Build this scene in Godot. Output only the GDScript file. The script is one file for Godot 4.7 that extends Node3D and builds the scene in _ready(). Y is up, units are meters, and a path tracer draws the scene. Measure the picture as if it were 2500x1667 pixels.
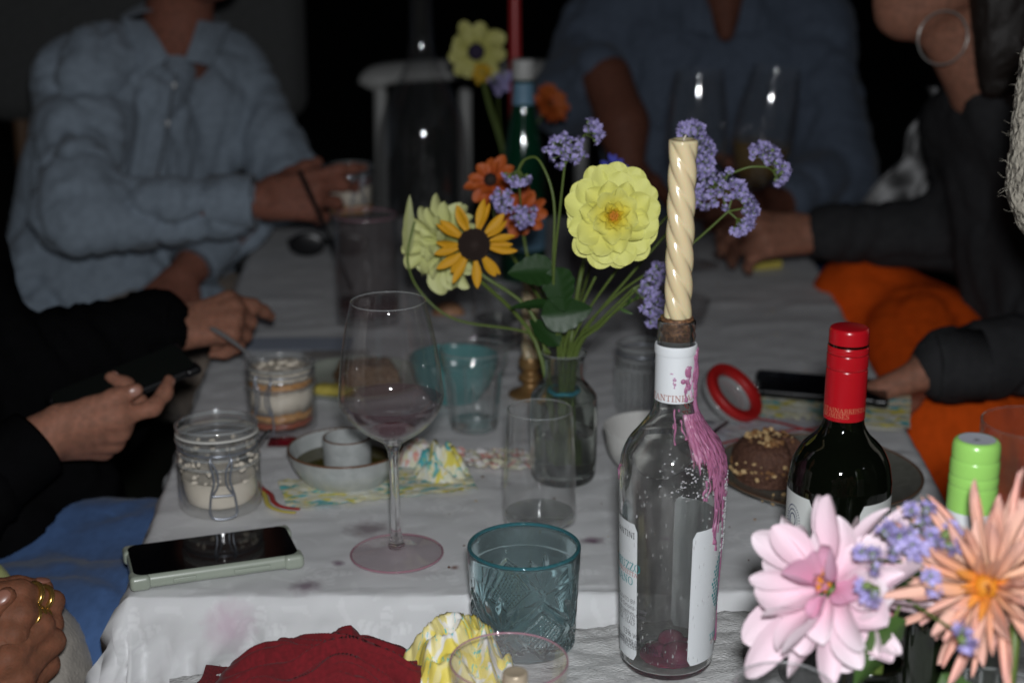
extends Node3D
# A dinner table at night, lit by one small flash beside the camera's lens.

const NIGHT := Color(0.010, 0.011, 0.014)
var M := {}
var used := {}
var nz := FastNoiseLite.new()
var nz2 := FastNoiseLite.new()


# ---------------------------------------------------------------- mesh builder
class MB:
	var v := PackedVector3Array()
	var uv := PackedVector2Array()
	var c := PackedColorArray()
	var idx := PackedInt32Array()
	var tinted := false

	func add(p: Vector3, t := Vector2.ZERO, col := Color.WHITE) -> int:
		v.append(p)
		uv.append(t)
		c.append(col)
		return v.size() - 1

	func tri(a: int, b: int, d: int) -> void:
		idx.append(a)
		idx.append(b)
		idx.append(d)

	func quad(a: int, b: int, d: int, e: int) -> void:
		tri(a, b, d)
		tri(a, d, e)

	# f(u, v) in 0..1 gives a point
	func grid(nu: int, nv: int, f: Callable) -> void:
		var o := v.size()
		for j in nv + 1:
			for i in nu + 1:
				var u := float(i) / nu
				var w := float(j) / nv
				add(f.call(u, w), Vector2(u, w))
		for j in nv:
			for i in nu:
				var a := o + j * (nu + 1) + i
				quad(a, a + nu + 1, a + nu + 2, a + 1)

	# profile of (radius, height); a repeated point makes a sharp edge
	func lathe(pr: PackedVector2Array, seg: int, wob = null) -> void:
		var rows := []
		for q in pr:
			if q.x < 0.000001:
				rows.append([add(Vector3(0, q.y, 0), Vector2(0, q.y))])
				continue
			var row := []
			for s in seg:
				var a := TAU * s / seg
				var r := q.x
				if wob != null:
					r += wob.call(a, q)
				row.append(add(Vector3(sin(a) * r, q.y, cos(a) * r), Vector2(float(s) / seg, q.y)))
			rows.append(row)
		for k in rows.size() - 1:
			if pr[k].distance_squared_to(pr[k + 1]) < 1e-14:
				continue
			var p: Array = rows[k]
			var q: Array = rows[k + 1]
			for s in seg:
				var t := (s + 1) % seg
				if p.size() == 1 and q.size() == 1:
					break
				elif p.size() == 1:
					tri(p[0], q[s], q[t])
				elif q.size() == 1:
					tri(p[s], q[0], p[t])
				else:
					quad(p[s], q[s], q[t], p[t])

	func tube(path: PackedVector3Array, rad: PackedFloat32Array, seg := 8, flat := 1.0, cap := true) -> void:
		var n := path.size()
		var t := (path[1] - path[0]).normalized()
		var x := t.cross(Vector3.UP if absf(t.y) < 0.9 else Vector3.RIGHT).normalized()
		var rows := []
		for k in n:
			var d := (path[mini(k + 1, n - 1)] - path[maxi(k - 1, 0)]).normalized()
			x = (x - d * x.dot(d)).normalized()
			var y := d.cross(x)
			var r := rad[mini(k, rad.size() - 1)]
			var row := []
			for s in seg:
				var a := TAU * s / seg
				row.append(add(path[k] + x * cos(a) * r + y * sin(a) * r * flat, Vector2(float(s) / seg, float(k) / (n - 1))))
			rows.append(row)
		for k in n - 1:
			for s in seg:
				quad(rows[k][s], rows[k + 1][s], rows[k + 1][(s + 1) % seg], rows[k][(s + 1) % seg])
		if cap:
			var d0 := (path[0] - path[1]).normalized() * rad[0] * 0.5
			var d1 := (path[n - 1] - path[n - 2]).normalized() * rad[mini(n - 1, rad.size() - 1)] * 0.5
			var a0 := add(path[0] + d0)
			var a1 := add(path[n - 1] + d1, Vector2(0, 1))
			for s in seg:
				tri(a0, rows[0][s], rows[0][(s + 1) % seg])
				tri(a1, rows[n - 1][(s + 1) % seg], rows[n - 1][s])

	func ball(at: Vector3, r: Vector3, seg := 10, rings := 6) -> void:
		var rows := []
		for j in rings + 1:
			var b := -PI / 2 + PI * j / rings
			var row := []
			for s in (1 if j == 0 or j == rings else seg):
				var a := TAU * s / seg
				row.append(add(at + Vector3(sin(a) * cos(b) * r.x, sin(b) * r.y, cos(a) * cos(b) * r.z)))
			rows.append(row)
		for j in rings:
			for s in seg:
				var t := (s + 1) % seg
				if j == 0:
					tri(rows[0][0], rows[1][s], rows[1][t])
				elif j == rings - 1:
					tri(rows[j][s], rows[j + 1][0], rows[j][t])
				else:
					quad(rows[j][s], rows[j + 1][s], rows[j + 1][t], rows[j][t])

	# rounded box of half size h
	func rbox(h: Vector3, r: float, at := Vector3.ZERO, steps := 3) -> void:
		for ax in 3:
			for sg in [-1.0, 1.0]:
				var b := (ax + 1) % 3
				var d := (ax + 2) % 3
				var la := []
				var lb := []
				for k in steps + 1:
					la.append(-h[b] + r * k / steps)
					lb.append(-h[d] + r * k / steps)
				for k in steps + 1:
					la.append(h[b] - r + r * k / steps)
					lb.append(h[d] - r + r * k / steps)
				var o := v.size()
				for y in lb:
					for x in la:
						var p := Vector3.ZERO
						p[ax] = sg * h[ax]
						p[b] = x
						p[d] = y
						var inn := p.clamp(-h + Vector3.ONE * r, h - Vector3.ONE * r)
						add(at + inn + (p - inn).normalized() * r, Vector2((x + h[b]) / (2 * h[b]), (y + h[d]) / (2 * h[d])))
				var w := la.size()
				for j in lb.size() - 1:
					for i in w - 1:
						var a := o + j * w + i
						if sg > 0:
							quad(a, a + w, a + w + 1, a + 1)
						else:
							quad(a, a + 1, a + w + 1, a + w)

	func paint(from: int, col: Color) -> void:
		tinted = true
		for k in range(from, v.size()):
			c[k] = col

	func append(o: MB, x: Transform3D, col = null) -> void:
		var b := v.size()
		for k in o.v.size():
			v.append(x * o.v[k])
			uv.append(o.uv[k])
			c.append(o.c[k] if col == null else col)
		if o.tinted or col != null:
			tinted = true
		for k in o.idx:
			idx.append(k + b)

	func mesh(smooth := true, outward := false, weld := false) -> ArrayMesh:
		if outward:
			var vol := 0.0
			for k in range(0, idx.size(), 3):
				vol += v[idx[k]].dot(v[idx[k + 1]].cross(v[idx[k + 2]]))
			if vol > 0:
				for k in range(0, idx.size(), 3):
					var sw := idx[k + 1]
					idx[k + 1] = idx[k + 2]
					idx[k + 2] = sw
		var pv := v
		var pu := uv
		var pc := c
		var pi := idx
		if not smooth:
			pv = PackedVector3Array()
			pu = PackedVector2Array()
			pc = PackedColorArray()
			pi = PackedInt32Array()
			for k in idx.size():
				pv.append(v[idx[k]])
				pu.append(uv[idx[k]])
				pc.append(c[idx[k]])
				pi.append(k)
		var n := PackedVector3Array()
		n.resize(pv.size())
		for k in range(0, pi.size(), 3):
			var a := pi[k]
			var b := pi[k + 1]
			var d := pi[k + 2]
			var nn := (pv[d] - pv[a]).cross(pv[b] - pv[a])
			n[a] += nn
			n[b] += nn
			n[d] += nn
		if weld:
			var at := {}
			for k in pv.size():
				var key := Vector3i(pv[k] * 200000.0)
				at[key] = at.get(key, Vector3.ZERO) + n[k]
			for k in pv.size():
				n[k] = at[Vector3i(pv[k] * 200000.0)]
		for k in n.size():
			n[k] = n[k].normalized() if n[k].length_squared() > 1e-30 else Vector3.UP
		var arr := []
		arr.resize(Mesh.ARRAY_MAX)
		arr[Mesh.ARRAY_VERTEX] = pv
		arr[Mesh.ARRAY_NORMAL] = n
		arr[Mesh.ARRAY_TEX_UV] = pu
		if tinted:
			arr[Mesh.ARRAY_COLOR] = pc
		arr[Mesh.ARRAY_INDEX] = pi
		var m := ArrayMesh.new()
		m.add_surface_from_arrays(Mesh.PRIMITIVE_TRIANGLES, arr)
		return m


# ---------------------------------------------------------------- a body as one continuous skin: tapered bones, smooth union, surface nets
class BodyForm:
	var bones := []   # [a, b, ra, rb]
	var nails := []

	func bone(a: Vector3, b: Vector3, ra: float, rb: float) -> void:
		bones.append([a, b, ra, rb])

	func chain(pts: Array, rad: Array) -> void:
		for k in pts.size() - 1:
			bone(pts[k], pts[k + 1], rad[k], rad[k + 1])

	func build(mb: MB, cell: float, k: float) -> void:
		var lo := Vector3.INF
		var hi := -Vector3.INF
		for q in bones:
			var r: float = maxf(q[2], q[3]) + 2.5 * k + cell * 2
			lo = lo.min(q[0] - Vector3.ONE * r).min(q[1] - Vector3.ONE * r)
			hi = hi.max(q[0] + Vector3.ONE * r).max(q[1] + Vector3.ONE * r)
		var n := Vector3i(((hi - lo) / cell).ceil()) + Vector3i.ONE
		var sx := 1
		var sy := n.x
		var sz := n.x * n.y
		var s := PackedFloat32Array()
		s.resize(n.x * n.y * n.z)
		for q in bones:
			var a: Vector3 = q[0]
			var b: Vector3 = q[1]
			var ra: float = q[2]
			var dr: float = q[3] - q[2]
			var ab := b - a
			var il := 1.0 / maxf(ab.length_squared(), 1e-9)
			var reach := maxf(q[2], q[3]) + 2.5 * k + cell
			var i0 := Vector3i(((a.min(b) - Vector3.ONE * reach - lo) / cell).floor()).clamp(Vector3i.ZERO, n - Vector3i.ONE)
			var i1 := Vector3i(((a.max(b) + Vector3.ONE * reach - lo) / cell).ceil()).clamp(Vector3i.ZERO, n - Vector3i.ONE)
			var ik := -1.0 / k
			for z in range(i0.z, i1.z + 1):
				for y in range(i0.y, i1.y + 1):
					var at := z * sz + y * sy + i0.x
					var p := lo + Vector3(i0.x, y, z) * cell - a
					for x in range(i0.x, i1.x + 1):
						var t := clampf(p.dot(ab) * il, 0.0, 1.0)
						var d := (p - ab * t).length() - ra - dr * t
						if d < reach:
							s[at] += exp(clampf(d * ik, -30.0, 30.0))
						at += 1
						p.x += cell
		var near_hi := exp(2.2 * cell / k)
		var near_lo := exp(-2.2 * cell / k)
		var id := {}
		var base := mb.v.size()
		var offs := [0, sx, sy, sx + sy, sz, sx + sz, sy + sz, sx + sy + sz]
		var edges := [[0, 1], [2, 3], [4, 5], [6, 7], [0, 2], [1, 3], [4, 6], [5, 7], [0, 4], [1, 5], [2, 6], [3, 7]]
		var cp := [Vector3(0, 0, 0), Vector3(1, 0, 0), Vector3(0, 1, 0), Vector3(1, 1, 0), Vector3(0, 0, 1), Vector3(1, 0, 1), Vector3(0, 1, 1), Vector3(1, 1, 1)]
		var vals := PackedFloat32Array()
		vals.resize(8)
		var todo := PackedInt32Array()
		for z in n.z - 1:
			for y in n.y - 1:
				var at := z * sz + y * sy - 1
				for x in n.x - 1:
					at += 1
					var f := s[at]
					if f > near_hi or f < near_lo:
						continue
					var mask := 0
					for e in 8:
						if s[at + offs[e]] > 1.0:
							mask |= 1 << e
					if mask == 0 or mask == 255:
						continue
					for e in 8:
						vals[e] = -log(maxf(s[at + offs[e]], 1e-12))
					var sum := Vector3.ZERO
					var cnt := 0
					for e in edges:
						var p: int = e[0]
						var q: int = e[1]
						if ((mask >> p) & 1) != ((mask >> q) & 1):
							var w := vals[p] / (vals[p] - vals[q])
							sum += cp[p].lerp(cp[q], w)
							cnt += 1
					id[at] = mb.add(lo + (Vector3(x, y, z) + sum / cnt) * cell)
					todo.append(at)
		for at in todo:
			var inside := s[at] > 1.0
			for axis in 3:
				var st: int = [sx, sy, sz][axis]
				var u: int = [sy, sz, sx][axis]
				var w: int = [sz, sx, sy][axis]
				if (s[at + st] > 1.0) == inside:
					continue
				if not (id.has(at - u) and id.has(at - w) and id.has(at - u - w)):
					continue
				var a: int = id[at]
				var b: int = id[at - u]
				var d: int = id[at - u - w]
				var e: int = id[at - w]
				if inside:
					mb.quad(a, e, d, b)
				else:
					mb.quad(a, b, d, e)


# ---------------------------------------------------------------- naming
func numbered(n: String) -> String:
	var k: int = used.get(n, 0)
	used[n] = k + 1
	return n if k == 0 else "%s_%03d" % [n, k]


func thing(n: String, label: String, category: String, at: Vector3, group := "", turn := 0.0) -> Node3D:
	var o := Node3D.new()
	o.name = numbered(n)
	add_child(o, true)
	o.position = at
	o.rotation.y = turn
	tag(o, label, category, group)
	return o


func tag(o: Node, label: String, category: String, group := "") -> void:
	o.set_meta("label", label)
	o.set_meta("category", category)
	if group != "":
		o.set_meta("group", group)


func part(n: String, m: Mesh, mt: Material, par: Node, x := Transform3D()) -> MeshInstance3D:
	var o := MeshInstance3D.new()
	o.mesh = m
	o.material_override = mt
	if par == self:
		n = numbered(n)
	elif par.has_node(n):
		var k := 1
		while par.has_node("%s_%03d" % [n, k]):
			k += 1
		n = "%s_%03d" % [n, k]
	o.name = n
	par.add_child(o, true)
	o.transform = x
	return o


func structure(n: String, m: Mesh, mt: Material) -> MeshInstance3D:
	var o := part(n, m, mt, self)
	o.set_meta("kind", "structure")
	return o


# ---------------------------------------------------------------- materials: real-world linear colours
func lin(r: float, g: float, b: float) -> Color:
	return Color(r, g, b).linear_to_srgb()


func mat(n: String, col: Color, rough := 0.6, metal := 0.0) -> StandardMaterial3D:
	var m := StandardMaterial3D.new()
	m.resource_name = n
	m.albedo_color = col.linear_to_srgb()
	m.roughness = rough
	m.metallic = metal
	M[n] = m
	return m


func bump(m: StandardMaterial3D, freq: float, depth_cm: float, octaves := 4, scale := Vector3(4, 4, 4), kind := 0, w := 256) -> StandardMaterial3D:
	var f := FastNoiseLite.new()
	f.seed = M.size() + 3
	f.noise_type = FastNoiseLite.TYPE_SIMPLEX_SMOOTH if kind == 0 else FastNoiseLite.TYPE_CELLULAR
	f.frequency = freq
	f.fractal_octaves = octaves
	var t := NoiseTexture2D.new()
	t.width = w
	t.height = w
	t.seamless = true
	t.noise = f
	m.heightmap_enabled = true
	m.heightmap_texture = t
	m.heightmap_scale = depth_cm
	m.uv1_triplanar = true
	m.uv1_scale = scale
	return m


func mottle(m: StandardMaterial3D, lo: Color, hi: Color, freq := 0.02, octaves := 4) -> StandardMaterial3D:
	var f := FastNoiseLite.new()
	f.seed = M.size() + 11
	f.frequency = freq
	f.fractal_octaves = octaves
	var g := Gradient.new()
	g.colors = PackedColorArray([lo.linear_to_srgb(), hi.linear_to_srgb()])
	g.offsets = PackedFloat32Array([0.25, 0.75])
	var t := NoiseTexture2D.new()
	t.width = 256
	t.height = 256
	t.seamless = true
	t.noise = f
	t.color_ramp = g
	m.albedo_color = Color.WHITE
	m.albedo_texture = t
	m.uv1_triplanar = true
	return m


func glass(n: String, tint: Color, alpha: float, rough := 0.05) -> StandardMaterial3D:
	var m := mat(n, tint, rough)
	m.transparency = BaseMaterial3D.TRANSPARENCY_ALPHA
	m.albedo_color.a = alpha
	m.metallic_specular = 0.6
	return m


func solid_glass(n: String, tint: Color, alpha := 0.0, rough := 0.0, k := 0.05) -> StandardMaterial3D:
	var m := mat(n, tint, rough)
	m.albedo_color.a = alpha
	m.refraction_enabled = true
	m.refraction_scale = k
	return m


func V2(a: Array) -> PackedVector2Array:
	var p := PackedVector2Array()
	for k in range(0, a.size(), 2):
		p.append(Vector2(a[k], a[k + 1]))
	return p


# a smooth curve through the points (Catmull-Rom), n steps between each two
func smooth2(a: Array, n := 5) -> PackedVector2Array:
	var p := V2(a)
	var o := PackedVector2Array()
	for k in p.size() - 1:
		var p0 := p[maxi(k - 1, 0)]
		var p3 := p[mini(k + 2, p.size() - 1)]
		for j in n:
			var q := p[k].cubic_interpolate(p[k + 1], p0, p3, float(j) / n)
			q.x = maxf(q.x, 0.0)
			o.append(q)
	o.append(p[p.size() - 1])
	return o


func smooth3(p: Array, n := 6) -> PackedVector3Array:
	var o := PackedVector3Array()
	for k in p.size() - 1:
		var p0: Vector3 = p[maxi(k - 1, 0)]
		var p3: Vector3 = p[mini(k + 2, p.size() - 1)]
		var a: Vector3 = p[k]
		for j in n:
			o.append(a.cubic_interpolate(p[k + 1], p0, p3, float(j) / n))
	o.append(p[p.size() - 1])
	return o


func turned(pr: PackedVector2Array, seg := 48, outward := false) -> ArrayMesh:
	var b := MB.new()
	b.lathe(pr, seg)
	return b.mesh(true, outward)


func rope(p: PackedVector3Array, r: Array, seg := 8, flat := 1.0) -> ArrayMesh:
	var b := MB.new()
	b.tube(p, PackedFloat32Array(r), seg, flat)
	return b.mesh()


func taper(n: int, a: float, b: float) -> Array:
	var o := []
	for k in n:
		o.append(lerpf(a, b, float(k) / maxi(n - 1, 1)))
	return o


func basis_to(z: Vector3, roll := 0.0) -> Basis:   # local +y points along z
	var y := z.normalized()
	var x := y.cross(Vector3(0.13, 0.2, 0.97)).normalized()
	return Basis(x, y, x.cross(y)) * Basis(Vector3.UP, roll)


# lettering bent round a cylinder of radius rad(y), or laid flat when rad is invalid
func letters(n: String, text: String, h: float, rad: Callable, mid: float, y0: float, mt: Material, par: Node, font := "Droid Serif", bold := false, squeeze := 1.0) -> void:
	var t := TextMesh.new()
	var f := SystemFont.new()
	f.font_names = PackedStringArray([font])
	if bold:
		f.font_weight = 700
	t.text = text
	t.font = f
	t.font_size = 48
	t.pixel_size = h / 36.0
	t.depth = 0.0
	t.curve_step = 2.0
	var a := t.surface_get_arrays(0)
	var b := MB.new()
	var p: PackedVector3Array = a[Mesh.ARRAY_VERTEX]
	for q in p:
		var r: float = rad.call(y0 + q.y) + 0.0005
		var an := mid + q.x * squeeze / r
		b.add(Vector3(sin(an) * r, y0 + q.y, cos(an) * r))
	if a[Mesh.ARRAY_INDEX] != null:
		b.idx = a[Mesh.ARRAY_INDEX]
	else:
		b.idx = PackedInt32Array(range(p.size()))
	part(n, b.mesh(), mt, par)


# a paper label on a body of radius rad(y), from angle a0 to a1
func sticker(n: String, rad: Callable, a0: float, a1: float, y0: float, y1: float, mt: Material, par: Node, lift := 0.00025, corner := 0.003) -> MeshInstance3D:
	var b := MB.new()
	b.grid(36, 20, func(u: float, w: float) -> Vector3:
		var y := lerpf(y0, y1, w)
		var r: float = rad.call(y) + lift
		var edge := minf(y - y0, y1 - y)
		var cut := 0.0
		if edge < corner:
			cut = corner - sqrt(maxf(corner * corner - (corner - edge) * (corner - edge), 0.0))
		var da := cut / r
		var an := lerpf(a0 + da, a1 - da, u)
		return Vector3(sin(an) * r, y, cos(an) * r))
	return part(n, b.mesh(), mt, par)


func profile_radius(pr: PackedVector2Array, y: float) -> float:
	for k in pr.size() - 1:
		var a := pr[k]
		var b := pr[k + 1]
		if (y >= a.y and y <= b.y) and b.y > a.y:
			return lerpf(a.x, b.x, (y - a.y) / (b.y - a.y))
	return pr[pr.size() - 1].x


func materials() -> void:
	mat("wood", Color(0.16, 0.09, 0.05), 0.6)
	mat("thread", Color(0.62, 0.62, 0.60), 0.8)
	mat("soil", Color(0.03, 0.035, 0.02), 0.95)
	# skin
	for q in [["skin_dark", Color(0.26, 0.110, 0.076)], ["skin_mid", Color(0.33, 0.158, 0.105)], ["skin_tan", Color(0.21, 0.088, 0.050)], ["skin_deep", Color(0.17, 0.070, 0.046)]]:
		var m := mat(q[0], q[1], 0.60)
		mottle(m, q[1] * 0.80, Color(q[1].r * 1.18, q[1].g * 1.10, q[1].b * 1.08), 0.03, 3)
		m.uv1_scale = Vector3.ONE * 9.0
		bump(m, 0.12, 0.05, 4, Vector3.ONE * 11.0)
		m.subsurf_scatter_enabled = true
		m.subsurf_scatter_strength = 0.12
		m.metallic_specular = 0.28
	mat("nail", Color(0.40, 0.20, 0.15), 0.3)
	mat("nail_dark", Color(0.30, 0.13, 0.09), 0.3)
	mat("eye", Color(0.7, 0.68, 0.65), 0.15)
	bump(mat("hair", Color(0.012, 0.0075, 0.0055), 0.5), 0.12, 0.05, 3, Vector3(40, 3, 40))
	# cloth
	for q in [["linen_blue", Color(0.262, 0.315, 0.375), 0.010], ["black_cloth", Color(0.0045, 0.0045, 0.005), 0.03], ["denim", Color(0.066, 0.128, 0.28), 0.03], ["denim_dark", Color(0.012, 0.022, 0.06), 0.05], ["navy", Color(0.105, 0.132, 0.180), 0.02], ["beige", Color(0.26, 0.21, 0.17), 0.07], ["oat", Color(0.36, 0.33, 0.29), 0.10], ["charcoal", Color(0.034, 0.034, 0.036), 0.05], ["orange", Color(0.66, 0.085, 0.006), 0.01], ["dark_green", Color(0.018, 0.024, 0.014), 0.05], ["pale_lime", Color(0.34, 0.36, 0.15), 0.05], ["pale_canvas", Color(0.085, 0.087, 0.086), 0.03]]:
		var m := mat(q[0], q[1], 0.85)
		mottle(m, q[1] * 0.90, q[1] * 1.09, 0.03, 5)
		m.uv1_scale = Vector3(7, 7, 7)
		bump(m, 0.09, q[2], 4, Vector3(8, 8, 8))
		m.metallic_specular = 0.25 if q[0] != "black_cloth" else 0.08
		m.rim_enabled = not (q[0] in ["black_cloth", "orange", "charcoal"])
		m.rim = 0.2
		m.rim_tint = 0.7
	var ck := mat("cream_knit", Color(0.62, 0.57, 0.47), 0.9)
	bump(ck, 0.045, 0.45, 2, Vector3(9, 9, 9), 1)
	var sh := mat("shawl", Color.WHITE, 0.85)
	mottle(sh, Color(0.02, 0.02, 0.02), Color(0.62, 0.62, 0.62), 0.018, 2)
	sh.uv1_scale = Vector3(4, 4, 4)
	var rg := mat("red_gauze", Color(0.105, 0.003, 0.008), 0.95)
	mottle(rg, Color(0.115, 0.0024, 0.0055), Color(0.175, 0.0035, 0.009), 0.05, 4)
	rg.uv1_scale = Vector3(14, 14, 14)
	bump(rg, 0.30, 0.012, 2, Vector3(16, 16, 16))
	rg.rim_enabled = true
	rg.rim = 0.12
	rg.rim_tint = 1.0
	# printed paper
	for q in [["yellow_print", Color(0.80, 0.79, 0.74), [Color(0.80, 0.66, 0.10), Color(0.78, 0.64, 0.10), Color(0.80, 0.70, 0.28)], Color(0.02, 0.48, 0.56), 5], ["aqua_print", Color(0.72, 0.72, 0.62), [Color(0.72, 0.62, 0.08), Color(0.06, 0.42, 0.46), Color(0.74, 0.73, 0.55)], Color(0.75, 0.55, 0.04), 9], ["pink_white_print", Color(0.74, 0.72, 0.71), [Color(0.74, 0.71, 0.70), Color(0.70, 0.28, 0.24), Color(0.70, 0.68, 0.50)], Color(0.72, 0.64, 0.30), 14], ["grey_print", Color(0.52, 0.52, 0.56), [Color(0.46, 0.47, 0.53), Color(0.55, 0.54, 0.56), Color(0.5, 0.5, 0.5)], Color(0.42, 0.22, 0.20), 19]]:
		var m := mat(q[0], Color.WHITE, 0.75)
		m.albedo_texture = print_image(q[1], q[2], q[3], q[4])
		m.backlight_enabled = true
		m.backlight = Color(0.15, 0.15, 0.15)
	# glass
	glass("clear_glass", Color(0.75, 0.76, 0.76), 0.014)
	solid_glass("jug_glass", Color(0.97, 0.98, 0.97), 0.07)
	M.jug_glass.albedo_color = Color(0.90, 0.92, 0.90, 0.02)
	solid_glass("stem_glass", Color(0.98, 0.97, 0.97), 0.04)
	solid_glass("bottle_glass", Color(0.95, 0.96, 0.95), 0.012)
	glass("fine_glass", Color(0.70, 0.62, 0.64), 0.010)
	glass("jar_glass", Color(0.74, 0.78, 0.77), 0.03)
	glass("rosy_glass", Color(0.72, 0.62, 0.62), 0.05)
	glass("dim_glass", Color(0.5, 0.52, 0.52), 0.010)
	glass("smoky_glass", Color(0.16, 0.13, 0.13), 0.12)
	solid_glass("teal_glass", Color(0.50, 0.80, 0.84), 0.20)
	M.teal_glass.albedo_color = Color(0.72, 0.90, 0.925, 0.05).linear_to_srgb()
	glass("teal_inner", Color(0.12, 0.34, 0.38), 0.16)
	glass("wine_film", Color(0.075, 0.012, 0.028), 0.32)
	glass("foot_glass", Color(0.55, 0.28, 0.36), 0.09)
	mat("lid_glass", Color(0.42, 0.43, 0.43), 0.12)
	M.lid_glass.transparency = BaseMaterial3D.TRANSPARENCY_ALPHA
	M.lid_glass.albedo_color.a = 0.55
	glass("wine", Color(0.20, 0.004, 0.022), 0.85)
	glass("dark_wine", Color(0.035, 0.001, 0.004), 0.92)
	glass("white_wine", Color(0.28, 0.16, 0.02), 0.35)
	glass("emerald_glass", Color(0.004, 0.045, 0.022), 0.85)
	glass("green_glass", Color(0.010, 0.016, 0.006), 0.88)
	glass("pink_glass_edge", Color(0.52, 0.28, 0.34), 0.55)
	glass("lip_glass", Color(0.55, 0.58, 0.58), 0.20)
	glass("teal_rim", Color(0.035, 0.17, 0.20), 0.60)
	solid_glass("clear_solid", Color(0.92, 0.94, 0.93), 0.10)
	solid_glass("water", Color(0.97, 0.98, 0.97), 0.0, 0.0, 0.033)
	mat("black_glass", Color(0.0022, 0.0030, 0.0016), 0.03)
	var wf := mat("wax_film", Color.WHITE, 0.5)
	wf.transparency = BaseMaterial3D.TRANSPARENCY_ALPHA
	var im := Image.create(256, 192, false, Image.FORMAT_RGBA8)
	var f := FastNoiseLite.new()
	f.seed = 31
	f.frequency = 0.02
	f.fractal_octaves = 4
	for y in 192:
		for x in 256:
			var streak := f.get_noise_2d(x * 2.2, y * 0.25)
			var patch := f.get_noise_2d(x * 0.8 + 500, y * 0.9)
			var a := 0.02 + 0.42 * clampf(streak * 0.8 + patch * 0.7 - 0.02, 0.0, 1.0)
			im.set_pixel(x, y, Color(0.62, 0.60, 0.60, clampf(a, 0, 0.55)))
	wf.albedo_texture = ImageTexture.create_from_image(im)
	# paper, inks
	mat("paper", Color(0.74, 0.765, 0.78), 0.62)
	mat("paper_dim", Color(0.60, 0.62, 0.60), 0.6)
	mat("ink_black", Color(0.03, 0.03, 0.035), 0.6)
	mat("ink_grey", Color(0.14, 0.14, 0.15), 0.6)
	mat("ink_navy", Color(0.04, 0.05, 0.09), 0.6)
	mat("ink_teal", Color(0.02, 0.30, 0.32), 0.5)
	mat("ink_red", Color(0.40, 0.12, 0.10), 0.5)
	mat("ink_brown", Color(0.36, 0.13, 0.10), 0.5)
	mat("ink_gold", Color(0.55, 0.22, 0.12), 0.35, 0.3)
	mat("label_blue", Color(0.16, 0.30, 0.42), 0.5)
	# wax
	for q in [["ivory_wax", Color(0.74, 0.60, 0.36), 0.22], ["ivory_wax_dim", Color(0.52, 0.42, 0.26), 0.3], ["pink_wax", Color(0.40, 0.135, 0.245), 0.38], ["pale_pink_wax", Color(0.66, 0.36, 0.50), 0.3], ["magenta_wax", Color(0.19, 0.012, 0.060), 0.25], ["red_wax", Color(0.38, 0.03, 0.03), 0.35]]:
		var m := mat(q[0], q[1], q[2])
		m.subsurf_scatter_enabled = true
		m.subsurf_scatter_strength = 0.2
		m.clearcoat_enabled = q[0] == "ivory_wax"
		m.clearcoat = 0.5
		m.clearcoat_roughness = 0.08
	mat("frost", Color(0.46, 0.46, 0.47), 0.4)
	mat("wick", Color(0.55, 0.50, 0.42), 0.9)
	mottle(mat("burnt", Color.WHITE, 0.5), Color(0.05, 0.02, 0.012), Color(0.35, 0.18, 0.08), 0.06, 3).uv1_scale = Vector3.ONE * 20.0
	# caps, metals, plastics
	mat("red_cap", Color(0.42, 0.006, 0.012), 0.24)
	mat("green_cap", Color(0.33, 0.66, 0.14), 0.24)
	mat("disc_grey", Color(0.46, 0.48, 0.54), 0.4)
	mat("gold", Color(0.50, 0.30, 0.08), 0.22, 0.85)
	mat("silver", Color(0.60, 0.58, 0.55), 0.30, 0.6)
	mat("steel", Color(0.62, 0.62, 0.62), 0.30, 0.55)
	mat("steel_dark", Color(0.04, 0.04, 0.042), 0.22, 0.6)
	mat("wire", Color(0.30, 0.32, 0.36), 0.28, 0.6)
	mat("brass", Color(0.34, 0.20, 0.08), 0.3, 0.5)
	mat("champagne", Color(0.56, 0.46, 0.33), 0.30, 0.35)
	mat("silver_foil", Color(0.42, 0.42, 0.40), 0.35, 0.3)
	mat("plastic_white", Color(0.50, 0.50, 0.48), 0.45)
	mat("gasket_white", Color(0.66, 0.65, 0.60), 0.5)
	mat("red_rubber", Color(0.42, 0.012, 0.012), 0.45)
	mat("cyan_band", Color(0.02, 0.30, 0.42), 0.5)
	var cg := mat("case_green", Color(0.34, 0.38, 0.31), 0.25)
	cg.clearcoat_enabled = true
	mat("case_black", Color(0.006, 0.006, 0.007), 0.3)
	mat("screen", Color(0.0025, 0.0025, 0.003), 0.06)
	mat("screen_dim", Color(0.012, 0.014, 0.012), 0.12)
	# ceramics and food
	mottle(mat("grey_glaze", Color.WHITE, 0.22), Color(0.40, 0.42, 0.41), Color(0.48, 0.50, 0.49), 0.03, 3).uv1_scale = Vector3.ONE * 10.0
	mat("brown_glaze", Color(0.15, 0.075, 0.04), 0.3)
	mat("china", Color(0.66, 0.65, 0.62), 0.2)
	mat("pale_green_china", Color(0.42, 0.45, 0.38), 0.25)
	mottle(mat("stoneware", Color.WHITE, 0.3), Color(0.125, 0.125, 0.105), Color(0.17, 0.17, 0.145), 0.03, 4).uv1_scale = Vector3.ONE * 12.0
	mat("teal_glaze", Color(0.11, 0.30, 0.30), 0.2)
	mat("oil", Color(0.075, 0.062, 0.012), 0.06)
	mat("cream", Color(0.70, 0.63, 0.52), 0.55)
	mottle(mat("caramel", Color.WHITE, 0.4), Color(0.42, 0.17, 0.04), Color(0.62, 0.36, 0.14), 0.04, 3).uv1_scale = Vector3.ONE * 25.0
	mat("compote", Color(0.30, 0.07, 0.03), 0.3)
	mat("jam", Color(0.13, 0.006, 0.012), 0.2)
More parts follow.
